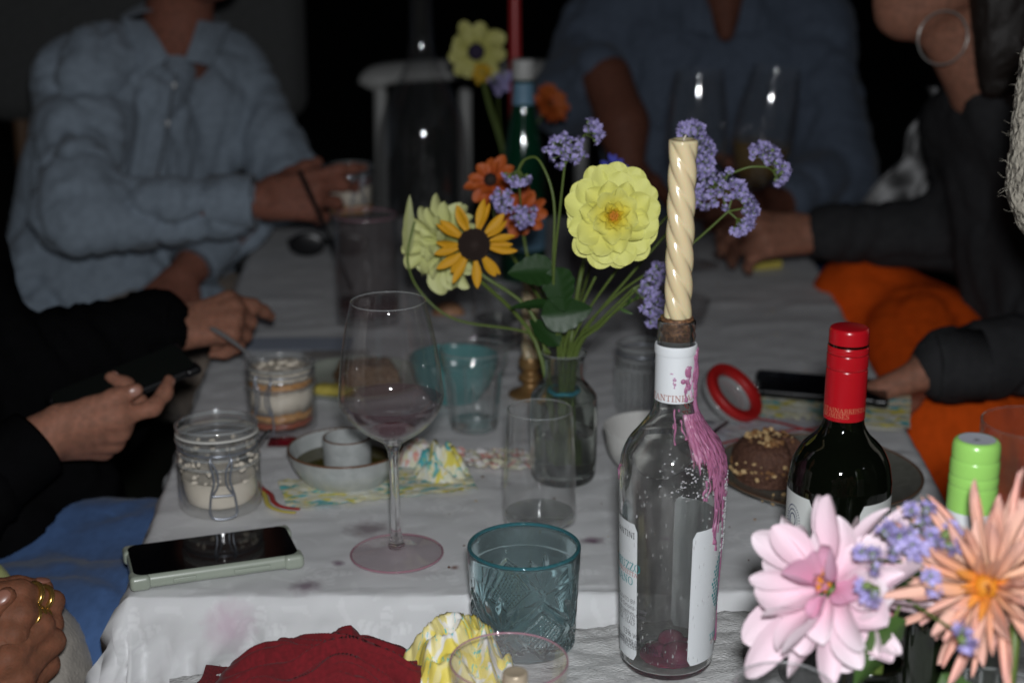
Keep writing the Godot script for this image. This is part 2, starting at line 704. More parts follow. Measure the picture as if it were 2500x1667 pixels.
	bump(mottle(mat("chocolate", Color.WHITE, 0.75), Color(0.075, 0.030, 0.018), Color(0.14, 0.062, 0.036), 0.06, 4), 0.08, 0.25, 4, Vector3.ONE * 14.0)
	mat("nut", Color(0.62, 0.42, 0.20), 0.6)
	mat("nut_dark", Color(0.30, 0.15, 0.06), 0.6)
	bump(mottle(mat("brown_cake", Color.WHITE, 0.8), Color(0.12, 0.065, 0.03), Color(0.28, 0.17, 0.09), 0.06, 4), 0.08, 0.3, 4, Vector3.ONE * 12.0)
	mat("curd", Color(0.58, 0.48, 0.10), 0.45)
	mat("pastry", Color(0.50, 0.26, 0.14), 0.6)
	mat("pale_blue_paper", Color(0.34, 0.38, 0.46), 0.8)
	# plants
	tint_mat("petal", 0.62, 0.18)
	tint_mat("ageratum", 0.7, 0.2)
	for q in [["stem_green", Color(0.115, 0.165, 0.035)], ["stem_ochre", Color(0.30, 0.22, 0.05)], ["leaf_dark", Color(0.016, 0.052, 0.010)], ["leaf_mid", Color(0.060, 0.125, 0.028)], ["leaf_pale", Color(0.34, 0.36, 0.14)]]:
		var m := mat(q[0], q[1], 0.45)
		m.backlight_enabled = true
		m.backlight = q[1] * 0.5
	bump(mat("dark_cone", Color(0.022, 0.010, 0.006), 0.8), 0.2, 0.05)
	mat("violet_dark", Color(0.028, 0.018, 0.05), 0.8)
	mat("amber", Color(0.62, 0.24, 0.015), 0.6)


func _ready() -> void:
	# camera
	var cam := Camera3D.new()
	cam.name = "camera"
	add_child(cam)
	cam.position = Vector3(0, 1.33, 0)
	cam.rotation_degrees = Vector3(-16.5, 0, 0)
	var lens := CameraAttributesPhysical.new()
	lens.frustum_focal_length = 53.6
	lens.frustum_near = 0.05
	lens.frustum_far = 400.0
	lens.frustum_focus_distance = 1.20
	lens.exposure_aperture = 4.4
	cam.attributes = lens
	cam.current = true
	# night sky
	var env := Environment.new()
	env.background_mode = Environment.BG_SKY
	var sky := Sky.new()
	var sm := ProceduralSkyMaterial.new()
	sm.sky_top_color = Color(0.020, 0.022, 0.032)
	sm.sky_horizon_color = Color(0.030, 0.030, 0.036)
	sm.ground_bottom_color = Color(0.01, 0.01, 0.01)
	sm.ground_horizon_color = Color(0.02, 0.02, 0.022)
	sky.sky_material = sm
	env.sky = sky
	env.background_energy_multiplier = 1.0
	env.tonemap_mode = Environment.TONE_MAPPER_LINEAR
	env.tonemap_exposure = 1.0
	env.sdfgi_enabled = true
	env.ssao_enabled = true
	env.ssil_enabled = true
	var we := WorldEnvironment.new()
	we.name = "world_environment"
	we.environment = env
	add_child(we)
	# faint moon
	var moon := DirectionalLight3D.new()
	moon.name = "moon"
	moon.light_energy = 0.0015
	moon.light_color = Color(0.8, 0.87, 1.0)
	moon.light_angular_distance = 0.5
	moon.rotation_degrees = Vector3(-50, -30, 0)
	moon.shadow_enabled = true
	moon.sky_mode = DirectionalLight3D.SKY_MODE_LIGHT_ONLY
	add_child(moon)
	# the photographer's flash, just above the lens
	var flash := OmniLight3D.new()
	flash.name = "camera_flash"
	flash.position = Vector3(0.015, 1.41, 0.02)
	flash.light_energy = 1.27
	flash.light_color = Color(0.975, 0.985, 1.0)
	flash.light_size = 0.028
	flash.omni_range = 60.0
	flash.omni_attenuation = 2.0
	flash.shadow_enabled = true
	add_child(flash)
	nz.seed = 4
	nz.frequency = 1.0
	nz.noise_type = FastNoiseLite.TYPE_SIMPLEX_SMOOTH
	nz.fractal_type = FastNoiseLite.FRACTAL_NONE
	nz2.seed = 8
	nz2.frequency = 0.03
	nz2.fractal_octaves = 4
	materials()
	far_cloth()
	near_cloth()
	backdrop()
	man_in_linen()
	person_in_black()
	person_with_rings()
	man_in_navy()
	woman_in_orange()
	person_in_knit()
	tableware()
	napkins()
	flowers_mid()
	flowers_far()
	flowers_near()


func slab(nu: int, nv: int, f: Callable, th: float) -> ArrayMesh:
	var b := MB.new()
	b.grid(nu, nv, f)
	var n := PackedVector3Array()
	n.resize(b.v.size())
	for k in range(0, b.idx.size(), 3):
		var nn := (b.v[b.idx[k + 2]] - b.v[b.idx[k]]).cross(b.v[b.idx[k + 1]] - b.v[b.idx[k]])
		for j in 3:
			n[b.idx[k + j]] += nn
	var cnt := b.v.size()
	var ic := b.idx.size()
	for k in cnt:
		b.add(b.v[k] - n[k].normalized() * th, b.uv[k])
	for k in range(0, ic, 3):
		b.tri(b.idx[k] + cnt, b.idx[k + 2] + cnt, b.idx[k + 1] + cnt)
	var rim := []
	for i in nu:
		rim.append(i)
	for j in nv:
		rim.append(j * (nu + 1) + nu)
	for i in nu:
		rim.append(nv * (nu + 1) + nu - i)
	for j in nv:
		rim.append((nv - j) * (nu + 1))
	for k in rim.size():
		var p: int = rim[k]
		var q: int = rim[(k + 1) % rim.size()]
		b.quad(p, q, q + cnt, p + cnt)
	return b.mesh()


func ridge(x: float) -> float:
	return 1.0 - absf(x)


# cloth folds: pushes each vertex along its normal by ridged noise that runs across the nearest limb
func fold(mb: MB, from: int, bones: Array, amp: float, along: float, across: float, seed_at := 0.0) -> void:
	var n := PackedVector3Array()
	n.resize(mb.v.size())
	for k in range(0, mb.idx.size(), 3):
		var a := mb.idx[k]
		if a < from:
			continue
		var nn := (mb.v[mb.idx[k + 2]] - mb.v[a]).cross(mb.v[mb.idx[k + 1]] - mb.v[a])
		for j in 3:
			n[mb.idx[k + j]] += nn
	for k in range(from, mb.v.size()):
		var p := mb.v[k]
		var d := 0.0
		var ws := 1e-6
		for i in bones.size():
			var q: Array = bones[i]
			var ax: Vector3 = q[1] - q[0]
			var ln := maxf(ax.length(), 0.001)
			var dir := ax / ln
			var rel: Vector3 = p - q[0]
			var h := clampf(rel.dot(dir), 0.0, ln)
			var e := rel - dir * h
			var w := exp(-(e.length() - lerpf(q[2], q[3], h / ln)) * 40.0)
			if w < 0.02:
				continue
			w *= w
			var o: float = i * 7.3 + seed_at
			var x: float = q[4] if q.size() > 4 else along
			var y: float = q[5] if q.size() > 5 else across
			var g := nz.get_noise_3d((h * x + e.dot(Vector3(0.5, 0.6, 0.3)) * x * 0.7 + o) * 1.0, e.x * y + o, (e.y + e.z) * y)
			var g2 := nz.get_noise_3d((h * x * 2.3 - e.dot(Vector3(0.3, -0.5, 0.6)) * x + o), e.x * y * 2.0, (e.y - e.z) * y * 2.0 + 9.0)
			d -= w * (pow(clampf(ridge(g * 1.6), 0.0, 1.0), 3.0) - 0.25 + 0.30 * (pow(clampf(ridge(g2 * 1.6), 0.0, 1.0), 3.0) - 0.25))
			ws += w
		mb.v[k] = p + n[k].normalized() * amp * d / ws


func v3(a: Array) -> Vector3:
	return Vector3(a[0], a[1], a[2])


# five separate fingers rooted in a palm; d points from wrist to knuckles, n out of the palm, s to the thumb's side
func hand(sk: BodyForm, wrist: Vector3, d: Vector3, n: Vector3, s: Vector3, curl: Array, spread := 0.08, thumb := [0.5, 0.8, 0.3, 20.0], sc := 1.0) -> Array:
	d = d.normalized()
	n = (n - d * n.dot(d)).normalized()
	var sd := d.cross(n)
	if sd.dot(s) < 0:
		sd = -sd
	var lens := [[0.044, 0.027, 0.021], [0.049, 0.031, 0.022], [0.046, 0.029, 0.022], [0.036, 0.022, 0.019]]
	var kx := [0.086, 0.090, 0.085, 0.076]
	var ks := [0.030, 0.010, -0.011, -0.031]
	var tips := []
	for i in 4:
		var kn: Vector3 = wrist + (d * kx[i] + sd * ks[i] - n * (0.004 if i in [1, 2] else 0.0)) * sc
		var root: Vector3 = wrist + (d * 0.012 + sd * ks[i] * 0.55) * sc
		sk.bone(root, kn, 0.0145 * sc, 0.0105 * sc)
		sk.bone(root + n * 0.010 * sc, kn + n * 0.007 * sc, 0.013 * sc, 0.0085 * sc)
		var ang := 0.0
		var p := kn
		var side: float = spread * (1.2 - i * 0.8)
		for j in 3:
			ang += deg_to_rad(curl[i][j])
			var dir := (d * cos(ang) + n * sin(ang) + sd * side * cos(ang)).normalized()
			var q: Vector3 = p + dir * lens[i][j] * sc
			var r0: float = [0.0098, 0.0086, 0.0078][j] * sc * (0.9 if i == 3 else 1.0)
			var r1: float = [0.0086, 0.0078, 0.0066][j] * sc * (0.9 if i == 3 else 1.0)
			sk.bone(p, q, r0, r1)
			if j == 0:
				tips.append([p, q])
			p = q
			if j == 2:
				sk.nails.append([q - dir * 0.0035 * sc, dir, (d * sin(ang) - n * cos(ang)).normalized(), sc * (0.8 if i == 3 else 1.0)])
		tips.append(p)
	# thumb ball and thumb
	var tb := wrist + (d * 0.022 + sd * 0.024 + n * 0.010) * sc
	sk.bone(wrist + d * 0.008 * sc + sd * 0.012 * sc, tb, 0.016 * sc, 0.0165 * sc)
	var td: Vector3 = (d * thumb[0] + sd * thumb[1] + n * thumb[2]).normalized()
	var p := tb + td * 0.036 * sc
	sk.bone(tb, p, 0.0155 * sc, 0.0115 * sc)
	var bend := deg_to_rad(thumb[3])
	for j in 2:
		td = (td * cos(bend) + (d * 0.8 - sd * 0.2 + n * 0.35).normalized() * sin(bend)).normalized()
		var q: Vector3 = p + td * [0.031, 0.026][j] * sc
		sk.bone(p, q, [0.0112, 0.0102][j] * sc, [0.0102, 0.0080][j] * sc)
		p = q
	sk.nails.append([p - td * 0.004 * sc, td, (sd * 0.75 - n * 0.65).normalized(), sc * 1.25])
	tips.append(p)
	return tips


func head(sk: BodyForm, c: Vector3, f: Vector3, up := Vector3.UP) -> void:
	f = f.normalized()
	var s := f.cross(up).normalized()
	var u := s.cross(f)
	sk.bone(c - f * 0.025 + u * 0.02, c + f * 0.02 + u * 0.03, 0.083, 0.078)
	sk.bone(c + f * 0.04 - u * 0.01, c + f * 0.055 - u * 0.06, 0.058, 0.040)
	for g in [-1.0, 1.0]:
		sk.bone(c - f * 0.005 + s * g * 0.055 - u * 0.05, c + f * 0.062 + s * g * 0.016 - u * 0.098, 0.022, 0.020)
		sk.bone(c + f * 0.070 + s * g * 0.036 - u * 0.025, c + f * 0.066 + s * g * 0.042 - u * 0.03, 0.018, 0.016)
		sk.bone(c + f * 0.082 + s * g * 0.012 + u * 0.018, c + f * 0.074 + s * g * 0.044 + u * 0.016, 0.012, 0.010)
		sk.bone(c - f * 0.012 + s * g * 0.083 + u * 0.0, c - f * 0.004 + s * g * 0.079 - u * 0.045, 0.014, 0.009)
	sk.bone(c + f * 0.088 + u * 0.01, c + f * 0.108 - u * 0.03, 0.010, 0.013)
	sk.bone(c + f * 0.090 - u * 0.058, c + f * 0.088 - u * 0.074, 0.013, 0.014)
	sk.bone(c + f * 0.078 - u * 0.10, c + f * 0.072 - u * 0.102, 0.020, 0.022)


func nails(par: Node, hands: Array, mt: Material, x: Transform3D) -> void:
	for h in hands:
		for q in h.nails:
			var y: Vector3 = q[1]
			var up: Vector3 = (q[2] - y * y.dot(q[2])).normalized()
			var b := MB.new()
			b.ball(Vector3.ZERO, Vector3(0.0050, 0.0064, 0.0016) * q[3], 10, 6)
			part("nail", b.mesh(), mt, par, x * Transform3D(Basis(y.cross(up), y, up), q[0] + up * 0.0062 * q[3]))


func eyes(par: Node, c: Vector3, f: Vector3) -> void:
	f = f.normalized()
	var s := f.cross(Vector3.UP).normalized()
	for g in [-1.0, 1.0]:
		var b := MB.new()
		b.ball(c + f * 0.078 + s * g * 0.031 - Vector3(0, 0.004, 0), Vector3.ONE * 0.0125)
		part("eye", b.mesh(), M.eye, par)


# limbs: joints that the clothes hide; they join hands, arms and neck into one skin
func skin_mesh(groups: Array, limbs := []) -> ArrayMesh:   # [[BodyForm, cell, k], ...]
	var mb := MB.new()
	for g in groups:
		g[0].build(mb, g[1], g[2])
	var skin_end := mb.v.size()
	for l in limbs:
		var from := mb.v.size()
		var path := PackedVector3Array([l[0]])
		for k in l.size() - 1:
			path.append(l[k].lerp(l[k + 1], 0.25))
			path.append(l[k].lerp(l[k + 1], 0.75))
		path.append(l[l.size() - 1])
		mb.tube(path, PackedFloat32Array([0.016]), 8, 1.0, false)
		for ring_at in [from, mb.v.size() - 8]:
			var c := Vector3.ZERO
			for k in 8:
				c += mb.v[ring_at + k] / 8.0
			var best := 0
			var dist := INF
			for k in skin_end:
				var q := mb.v[k].distance_squared_to(c)
				if q < dist:
					dist = q
					best = k
			for k in 8:
				mb.tri(best, ring_at + k, ring_at + (k + 1) % 8)
	return mb.mesh()


func garment(sk: BodyForm, cell: float, k: float, amp: float, along: float, across: float, so := 0.0) -> ArrayMesh:
	var mb := MB.new()
	sk.build(mb, cell, k)
	fold(mb, 0, sk.bones, amp, along, across, so)
	var fine := []
	for q in sk.bones:
		fine.append([q[0], q[1], q[2], q[3], (q[4] if q.size() > 4 else along) * 2.6, (q[5] if q.size() > 5 else across) * 2.2])
	fold(mb, 0, fine, amp * 0.24, along, across, so + 50.0)
	return mb.mesh()


# an open cloth cuff round the end of a sleeve
func cuff(par: Node, a: Vector3, b: Vector3, r0: float, r1: float, mt: Material, flat := 0.9) -> void:
	var d := (b - a).normalized()
	var p := PackedVector3Array([b - d * 0.02, a + d * 0.006, a, a, a + d * 0.004, b, b + d * 0.001, b - d * 0.002, b - d * 0.03])
	var m := MB.new()
	m.tube(p, PackedFloat32Array([r1 - 0.004, r0 - 0.004, r0 - 0.002, r0, r0 + 0.001, r1 + 0.001, r1 - 0.001, r1 - 0.003, r1 - 0.004]), 28, flat, false)
	part("cuff", m.mesh(), mt, par)


func cloth_image(w: int, h: int, us: float, ts: float, u0: float, t0: float, stains: Array) -> ImageTexture:
	var im := Image.create(w, h, false, Image.FORMAT_RGB8)
	var a := nz2.get_image(w, h)
	for y in h:
		for x in w:
			var u := u0 + us * x / w
			var t := t0 + ts * y / h
			var g := 0.70 + 0.06 * (a.get_pixel(x, y).r - 0.5)
			# woven damask sprigs: rosettes on a staggered lattice with leaf sprays between
			var row := floori(t / 0.075)
			var cx := fposmod(u + (0.055 if row % 2 else 0.0), 0.11) - 0.055
			var cy := fposmod(t, 0.075) - 0.0375
			var r := sqrt(cx * cx + cy * cy)
			var an := atan2(cy, cx)
			var pet := 0.017 + 0.008 * cos(an * 5.0 + row)
			if r < pet and r > 0.004 and sin(r * 900.0) > -0.5:
				g += 0.075
			elif r < 0.048 and r > 0.030 and absf(sin(an * 3.0 + r * 60.0 + row)) < 0.28:
				g += 0.045
			var col := Color(g, g * 1.005, g * 1.01)
			for s in stains:
				var dx: float = u - s[0]
				var dy: float = t - s[1]
				var q: float = sqrt(dx * dx + dy * dy) / s[2]
				if q < 1.6:
					q += 0.55 * (a.get_pixel((x * 5) % w, (y * 5) % h).r - 0.5)
					var k: float = clampf(1.25 - q, 0.0, 1.0) * s[3]
					col = col.lerp(s[4], k)
			im.set_pixel(x, y, col.linear_to_srgb())
	return ImageTexture.create_from_image(im)


func table_x(side: float, z: float) -> float:
	var t := (-1.185 - z) / 1.57
	return lerpf(-0.324, -0.455, t) if side < 0 else lerpf(0.408, 0.505, t)


func far_cloth() -> void:
	# rest coordinates: u across (metres from the table's left edge), t back from its front edge
	var L := 1.57
	var over := 0.27
	var b := MB.new()
	var us := []
	var ts := []
	var x := -over
	while x < 0.75 + over + 0.001:
		us.append(x)
		x += 0.004 if absf(x) < 0.014 or absf(x - 0.75) < 0.014 else 0.011
	x = -over
	while x < L + over:
		ts.append(x)
		x += 0.004 if absf(x) < 0.014 else (0.011 if x < 0.7 else 0.016)
	for t in ts:
		for u in us:
			var tc := clampf(t, 0.0, L)
			var z := -1.185 - tc - 0.012 * clampf(u / 0.75, 0, 1) * (1.0 - tc / L)
			var w := clampf(u / 0.75, 0.0, 1.0)
			var px := lerpf(table_x(-1, z), table_x(1, z), w)
			var ox := minf(u, 0.0) + maxf(u - 0.75, 0.0)
			var oz := maxf(-t, 0.0) - maxf(t - L, 0.0)
			var o := Vector3(ox, 0, oz)
			var dd := o.length()
			var y := 0.7545
			var p := Vector3(px, y, z)
			# the flat top: laundry creases and small ripples
			var cr := ridge(nz.get_noise_2d(u * 6.0 + 40, t * 26.0)) - 0.7
			var rip := nz.get_noise_2d(u * 28.0, t * 40.0 + 9.0) + 0.5 * nz.get_noise_2d(u * 70.0, t * 80.0 + 9.0)
			var cre := exp(-pow((t - 0.335 - 0.03 * sin(u * 5.0)) / 0.006, 2.0)) * 0.0022 + exp(-pow((t - 0.79 - 0.05 * u - 0.02 * sin(u * 11.0)) / 0.014, 2.0)) * 0.0025 * clampf(0.6 + 2.0 * nz.get_noise_2d(u * 7.0, 8.0), 0, 1) + exp(-pow((u - 0.30 - 0.05 * t) / 0.005, 2.0)) * 0.0016
			cre += exp(-pow((t - 0.98 + 0.06 * u + 0.015 * sin(u * 9.0)) / 0.014, 2.0)) * 0.003 * clampf(0.5 + 3.0 * nz.get_noise_2d(u * 9.0, 3.0), 0, 1)
			p.y += clampf(cr, -0.2, 0.3) * 0.0026 + rip * 0.0009 + cre - 0.0005
			if dd > 0.0:
				var dir := o / dd
				var rr := 0.010
				if dd < rr * 1.57:
					p += dir * sin(dd / rr) * rr
					p.y -= (1.0 - cos(dd / rr)) * rr
				else:
					var fall := dd - rr * 0.57
					var corner := absf(dir.x * dir.z) * 2.0
					var along: float = u if absf(dir.z) > absf(dir.x) else t
					var wave := sin(along * 34.0 + 3.0 * nz.get_noise_2d(along * 12.0, 7.0)) * 0.5 + nz.get_noise_2d(along * 60.0, fall * 20.0)
					p += dir * (rr + fall * (0.10 + 0.40 * corner) + wave * 0.016 * minf(fall / 0.07, 1.0))
					p.y -= fall * (1.0 - 0.10 * corner)
			b.add(p, Vector2((u + over) / (0.75 + 2 * over), (t + over) / (L + 2 * over)))
	var nu := us.size()
	for j in ts.size() - 1:
		for i in nu - 1:
			var a := j * nu + i
			b.quad(a, a + nu, a + nu + 1, a + 1)
	var wine := Color(0.16, 0.075, 0.13)
	var pinkish := Color(0.55, 0.33, 0.45)
	var st := [[0.200, 0.135, 0.022, 0.75, Color(0.22, 0.16, 0.18)], [0.150, 0.012, 0.014, 0.7, wine], [0.408, 0.106, 0.010, 0.9, wine], [0.095, 0.40, 0.020, 0.6, wine], [0.175, 0.06, 0.006, 0.8, wine],
		[0.085, -0.03, 0.022, 0.5, pinkish], [0.10, -0.075, 0.018, 0.45, pinkish], [0.055, 0.05, 0.010, 0.5, wine], [0.475, 0.11, 0.007, 0.8, wine], [0.28, 0.05, 0.004, 0.9, Color(0.2, 0.06, 0.03)],
		[0.60, 0.30, 0.012, 0.4, wine], [0.52, 0.62, 0.03, 0.35, Color(0.4, 0.35, 0.25)], [0.33, 0.25, 0.006, 0.7, wine], [0.215, 0.30, 0.004, 0.7, wine], [0.36, 0.02, 0.016, 0.3, pinkish], [0.62, 0.05, 0.02, 0.25, pinkish]]
	var m := mat("white_damask", Color.WHITE, 0.72)
	m.albedo_texture = cloth_image(704, 1088, 0.75 + 2 * over, L + 2 * over, -over, -over, st)
	var wv := FastNoiseLite.new()
	wv.frequency = 0.35
	var wt := NoiseTexture2D.new()
	wt.noise = wv
	wt.seamless = true
	wt.width = 256
	wt.height = 256
	m.heightmap_enabled = true
	m.heightmap_texture = wt
	m.heightmap_scale = 0.006
	var o := part("tablecloth", b.mesh(), m, self)
	tag(o, "white damask tablecloth with wine stains, hanging over the long table's front edge", "tablecloth")
	# the table that it covers
	var tb := thing("dining_table", "long table wholly covered by the stained white damask cloth", "table", Vector3(0.03, 0, -1.97))
	var top := MB.new()
	top.rbox(Vector3(0.335, 0.017, 0.755), 0.006)
	part("table_top", top.mesh(), M.wood, tb, Transform3D(Basis(), Vector3(0, 0.73, 0)))
	for sx in [-0.28, 0.28]:
		for sz in [-0.68, 0.68]:
			var lg := MB.new()
			lg.rbox(Vector3(0.025, 0.355, 0.025), 0.005)
			part("leg", lg.mesh(), M.wood, tb, Transform3D(Basis(), Vector3(sx, 0.357, sz)))


func near_cloth() -> void:
	# local frame: x along the far edge, z towards the camera
	var a := Vector3(-0.262, 0, -1.043)
	var e := Vector3(0.235, 0, -1.171)
	var dx := (e - a).normalized()
	var dz := Vector3(-dx.z, 0, dx.x)
	if dz.z < 0:
		dz = -dz
	var fr := Transform3D(Basis(dx, Vector3.UP, dx.cross(Vector3.UP)), a)
	var wd := 0.95
	var dp := 0.50
	var m := mat("coarse_linen", Color.WHITE, 0.8)
	mottle(m, Color(0.50, 0.50, 0.49), Color(0.68, 0.68, 0.67), 0.03, 5)
	m.uv1_scale = Vector3(2.5, 2.5, 9.0)
	bump(m, 0.12, 0.10, 3, Vector3(7, 7, 26))
	m.rim_enabled = true
	m.rim = 0.2
	var t := thing("table_runner", "coarse off-white linen runner with a stitched hem on the nearer table", "runner", fr.origin + Vector3(0, 0.7455, 0), "", atan2(-dx.z, dx.x))
	part("cloth", slab(180, 90, func(u: float, w: float) -> Vector3:
		var x := u * wd
		var z := w * dp
		var y := 0.004 + 0.0022 * nz.get_noise_2d(x * 18.0, z * 60.0) + 0.0012 * nz.get_noise_2d(x * 90.0, z * 200.0)
		y += 0.0012 * smoothstep(0.0245, 0.0225, z) - 0.0022 * exp(-pow((z - 0.0240) / 0.0012, 2.0))
		return Vector3(x, y, z + 0.004 * nz.get_noise_1d(x * 14.0)), 0.002), m, t)
	var st := MB.new()
	for k in 150:
		var x := 0.004 + k * 0.0063
		st.tube(PackedVector3Array([Vector3(x, 0.0053, 0.021 + 0.004 * nz.get_noise_1d(x * 14.0)), Vector3(x + 0.0035, 0.0053, 0.021 + 0.004 * nz.get_noise_1d(x * 14.0))]), PackedFloat32Array([0.0004, 0.0004]), 4)
	var s := part("hem_stitching", st.mesh(), M.thread, t)
	s.set_meta("kind", "stuff")
	var tb := thing("serving_table", "nearer wooden table under the coarse linen runner", "table", fr * Vector3(wd * 0.5, 0, dp * 0.5), "", atan2(-dx.z, dx.x))
	var top := MB.new()
	top.rbox(Vector3(wd * 0.5 - 0.01, 0.015, dp * 0.5 - 0.012), 0.004)
	part("table_top", top.mesh(), M.wood, tb, Transform3D(Basis(), Vector3(0, 0.7295, 0)))
	for sx in [-0.42, 0.42]:
		for sz in [-0.2, 0.2]:
			var lg := MB.new()
			lg.rbox(Vector3(0.022, 0.356, 0.022), 0.004)
			part("leg", lg.mesh(), M.wood, tb, Transform3D(Basis(), Vector3(sx, 0.357, sz)))


func flap(par: Node, n: String, q: Array, bulge: Vector3, mt: Material, x: Transform3D, th := 0.002) -> void:
	part(n, slab(10, 10, func(u: float, w: float) -> Vector3:
		var a: Vector3 = q[0].lerp(q[1], u)
		var b: Vector3 = q[3].lerp(q[2], u)
		return a.lerp(b, w) + bulge * sin(PI * clampf(w, 0.0, 1.0)) * (0.6 + 0.4 * sin(PI * u)) + bulge * 0.12 * sin(u * 9.0 + w * 4.0), th), mt, par, x)


func man_in_linen() -> void:
	var base := Vector3(-0.68, 0.0, -2.5)
	var p := thing("person", "person in a pale blue linen shirt and beige trousers, leaning on the table's far left", "person", base)
	var x := Transform3D(Basis(), -base)
	var rs := Vector3(-0.70, 1.055, -2.38)
	var re := Vector3(-0.640, 0.868, -2.20)
	var rc := Vector3(-0.385, 0.888, -2.22)
	var ls := Vector3(-0.478, 1.03, -2.66)
	var le := Vector3(-0.372, 0.872, -2.52)
	var lc := Vector3(-0.492, 0.775, -2.34)
	var nb := Vector3(-0.545, 1.10, -2.52)
	var nt := Vector3(-0.525, 1.21, -2.50)
	# skin: head, neck, hands
	var b := BodyForm.new()
	head(b, Vector3(-0.505, 1.305, -2.485), Vector3(0.75, -0.15, 0.6))
	b.chain([nt + Vector3(0, 0.05, 0), nt, nb, nb - Vector3(0.01, 0.06, 0.03)], [0.054, 0.050, 0.052, 0.05])
	var h := BodyForm.new()
	h.chain([rc - Vector3(0.06, 0.002, 0), rc + Vector3(0.015, 0.001, 0)], [0.030, 0.026])
	hand(h, rc + Vector3(0.015, 0.002, 0), Vector3(0.95, 0.10, -0.12), Vector3(0.15, -0.35, -0.9), Vector3(0, 1, -0.3), [[8, 22, 10], [28, 30, 20], [45, 40, 20], [60, 40, 20]], 0.10, [0.75, 0.5, 0.4, 12.0], 0.92)
	var h2 := BodyForm.new()
	h2.chain([lc + Vector3(0.05, 0.05, -0.07), lc, lc + Vector3(-0.02, -0.022, 0.05)], [0.036, 0.031, 0.027])
	hand(h2, lc + Vector3(-0.02, -0.022, 0.05), Vector3(-0.3, -0.35, 0.85), Vector3(-0.2, -0.9, -0.3), Vector3(1, 0, 0), [[25, 30, 20], [30, 35, 20], [35, 35, 20], [40, 35, 20]])
	part("body", skin_mesh([[b, 0.007, 0.012], [h, 0.003, 0.0035], [h2, 0.003, 0.0035]], [[nb - Vector3(0, 0.03, 0), rs, re, rc - Vector3(0.055, 0.002, 0)], [nb - Vector3(0, 0.03, 0), ls, le, lc + Vector3(0.045, 0.045, -0.063)]]), M.skin_dark, p, x)
	nails(p, [h, h2], M.nail_dark, x)
	eyes(p, x * Vector3(-0.505, 1.305, -2.485), Vector3(0.75, -0.15, 0.6))
	var hr := BodyForm.new()
	hr.bone(Vector3(-0.535, 1.345, -2.51), Vector3(-0.50, 1.36, -2.475), 0.092, 0.082)
	part("hair", garment(hr, 0.01, 0.01, 0.008, 60, 60), M.hair, p, x)
	# shirt
	var s := BodyForm.new()
	var c0 := Vector3(-0.665, 0.97, -2.46)
	s.bones = [
		[rs + Vector3(0.03, -0.005, -0.02), re, 0.066, 0.056, 6.0, 2.5], [re, rc - Vector3(0.03, 0.002, 0), 0.054, 0.041, 7.0, 3.0],
		[ls + Vector3(-0.02, 0, 0.01), le, 0.064, 0.055, 6.0, 2.5], [le, lc + Vector3(0.02, 0.02, -0.035), 0.052, 0.040, 7.0, 3.0],
		[rs + Vector3(0.06, 0.0, -0.04), ls + Vector3(-0.05, 0.0, 0.03), 0.060, 0.060, 6.0, 10.0],
		[c0 + Vector3(0.02, 0.04, 0), Vector3(-0.725, 0.72, -2.47), 0.105, 0.115, 2.0, 6.0], [Vector3(-0.545, 0.99, -2.59), Vector3(-0.60, 0.70, -2.56), 0.095, 0.115, 2.0, 6.0],
		[Vector3(-0.60, 1.02, -2.50), Vector3(-0.655, 0.74, -2.47), 0.085, 0.11, 2.0, 6.0], [Vector3(-0.76, 0.70, -2.40), Vector3(-0.56, 0.675, -2.43), 0.085, 0.08, 5.0, 9.0],
	]
	part("shirt", garment(s, 0.0085, 0.014, 0.030, 6, 3), M.linen_blue, p, x)
	cuff(p, x * (rc + Vector3(0.005, 0.001, 0)), x * (rc - Vector3(0.062, 0.001, 0)), 0.043, 0.045, M.linen_blue)
	cuff(p, x * (lc + Vector3(-0.008, -0.008, 0.02)), x * (lc + Vector3(0.02, 0.022, -0.04)), 0.043, 0.044, M.linen_blue)
	var cz := Vector3(0.004, 0.004, 0.009)
	flap(p, "collar", [Vector3(-0.612, 1.135, -2.44), Vector3(-0.576, 1.132, -2.435), Vector3(-0.528, 1.082, -2.375), Vector3(-0.572, 1.052, -2.372)], cz, M.linen_blue, x)
	flap(p, "collar", [Vector3(-0.500, 1.130, -2.47), Vector3(-0.462, 1.12, -2.53), Vector3(-0.478, 1.062, -2.445), Vector3(-0.512, 1.074, -2.405)], cz, M.linen_blue, x)
	flap(p, "collar", [Vector3(-0.612, 1.135, -2.44), Vector3(-0.64, 1.13, -2.54), Vector3(-0.56, 1.14, -2.60), Vector3(-0.480, 1.13, -2.54)], Vector3(0, 0.02, 0), M.linen_blue, x)
	var pl := smooth3([Vector3(-0.522, 1.052, -2.376), Vector3(-0.530, 1.02, -2.370), Vector3(-0.548, 0.94, -2.372), Vector3(-0.572, 0.86, -2.366), Vector3(-0.585, 0.78, -2.352)], 6)
	var plm := MB.new()
	plm.tube(pl, PackedFloat32Array([0.013]), 10, 0.25)
	part("placket", plm.mesh(), M.linen_blue, p, x)
	for k in [3, 9, 15, 20]:
		var bt := MB.new()
		bt.ball(pl[k] + Vector3(0.001, 0, 0.006), Vector3(0.0055, 0.0055, 0.002))
		part("button", bt.mesh(), M.china, p, x)
	# trousers
	var t := BodyForm.new()
	t.bones = [[Vector3(-0.76, 0.62, -2.50), Vector3(-0.40, 0.63, -2.16), 0.105, 0.085, 7.0, 7.0], [Vector3(-0.66, 0.61, -2.60), Vector3(-0.34, 0.62, -2.42), 0.10, 0.08, 7.0, 7.0],
		[Vector3(-0.40, 0.62, -2.16), Vector3(-0.42, 0.12, -2.02), 0.080, 0.06, 7.0, 7.0], [Vector3(-0.34, 0.62, -2.42), Vector3(-0.33, 0.12, -2.40), 0.075, 0.06, 7.0, 7.0]]
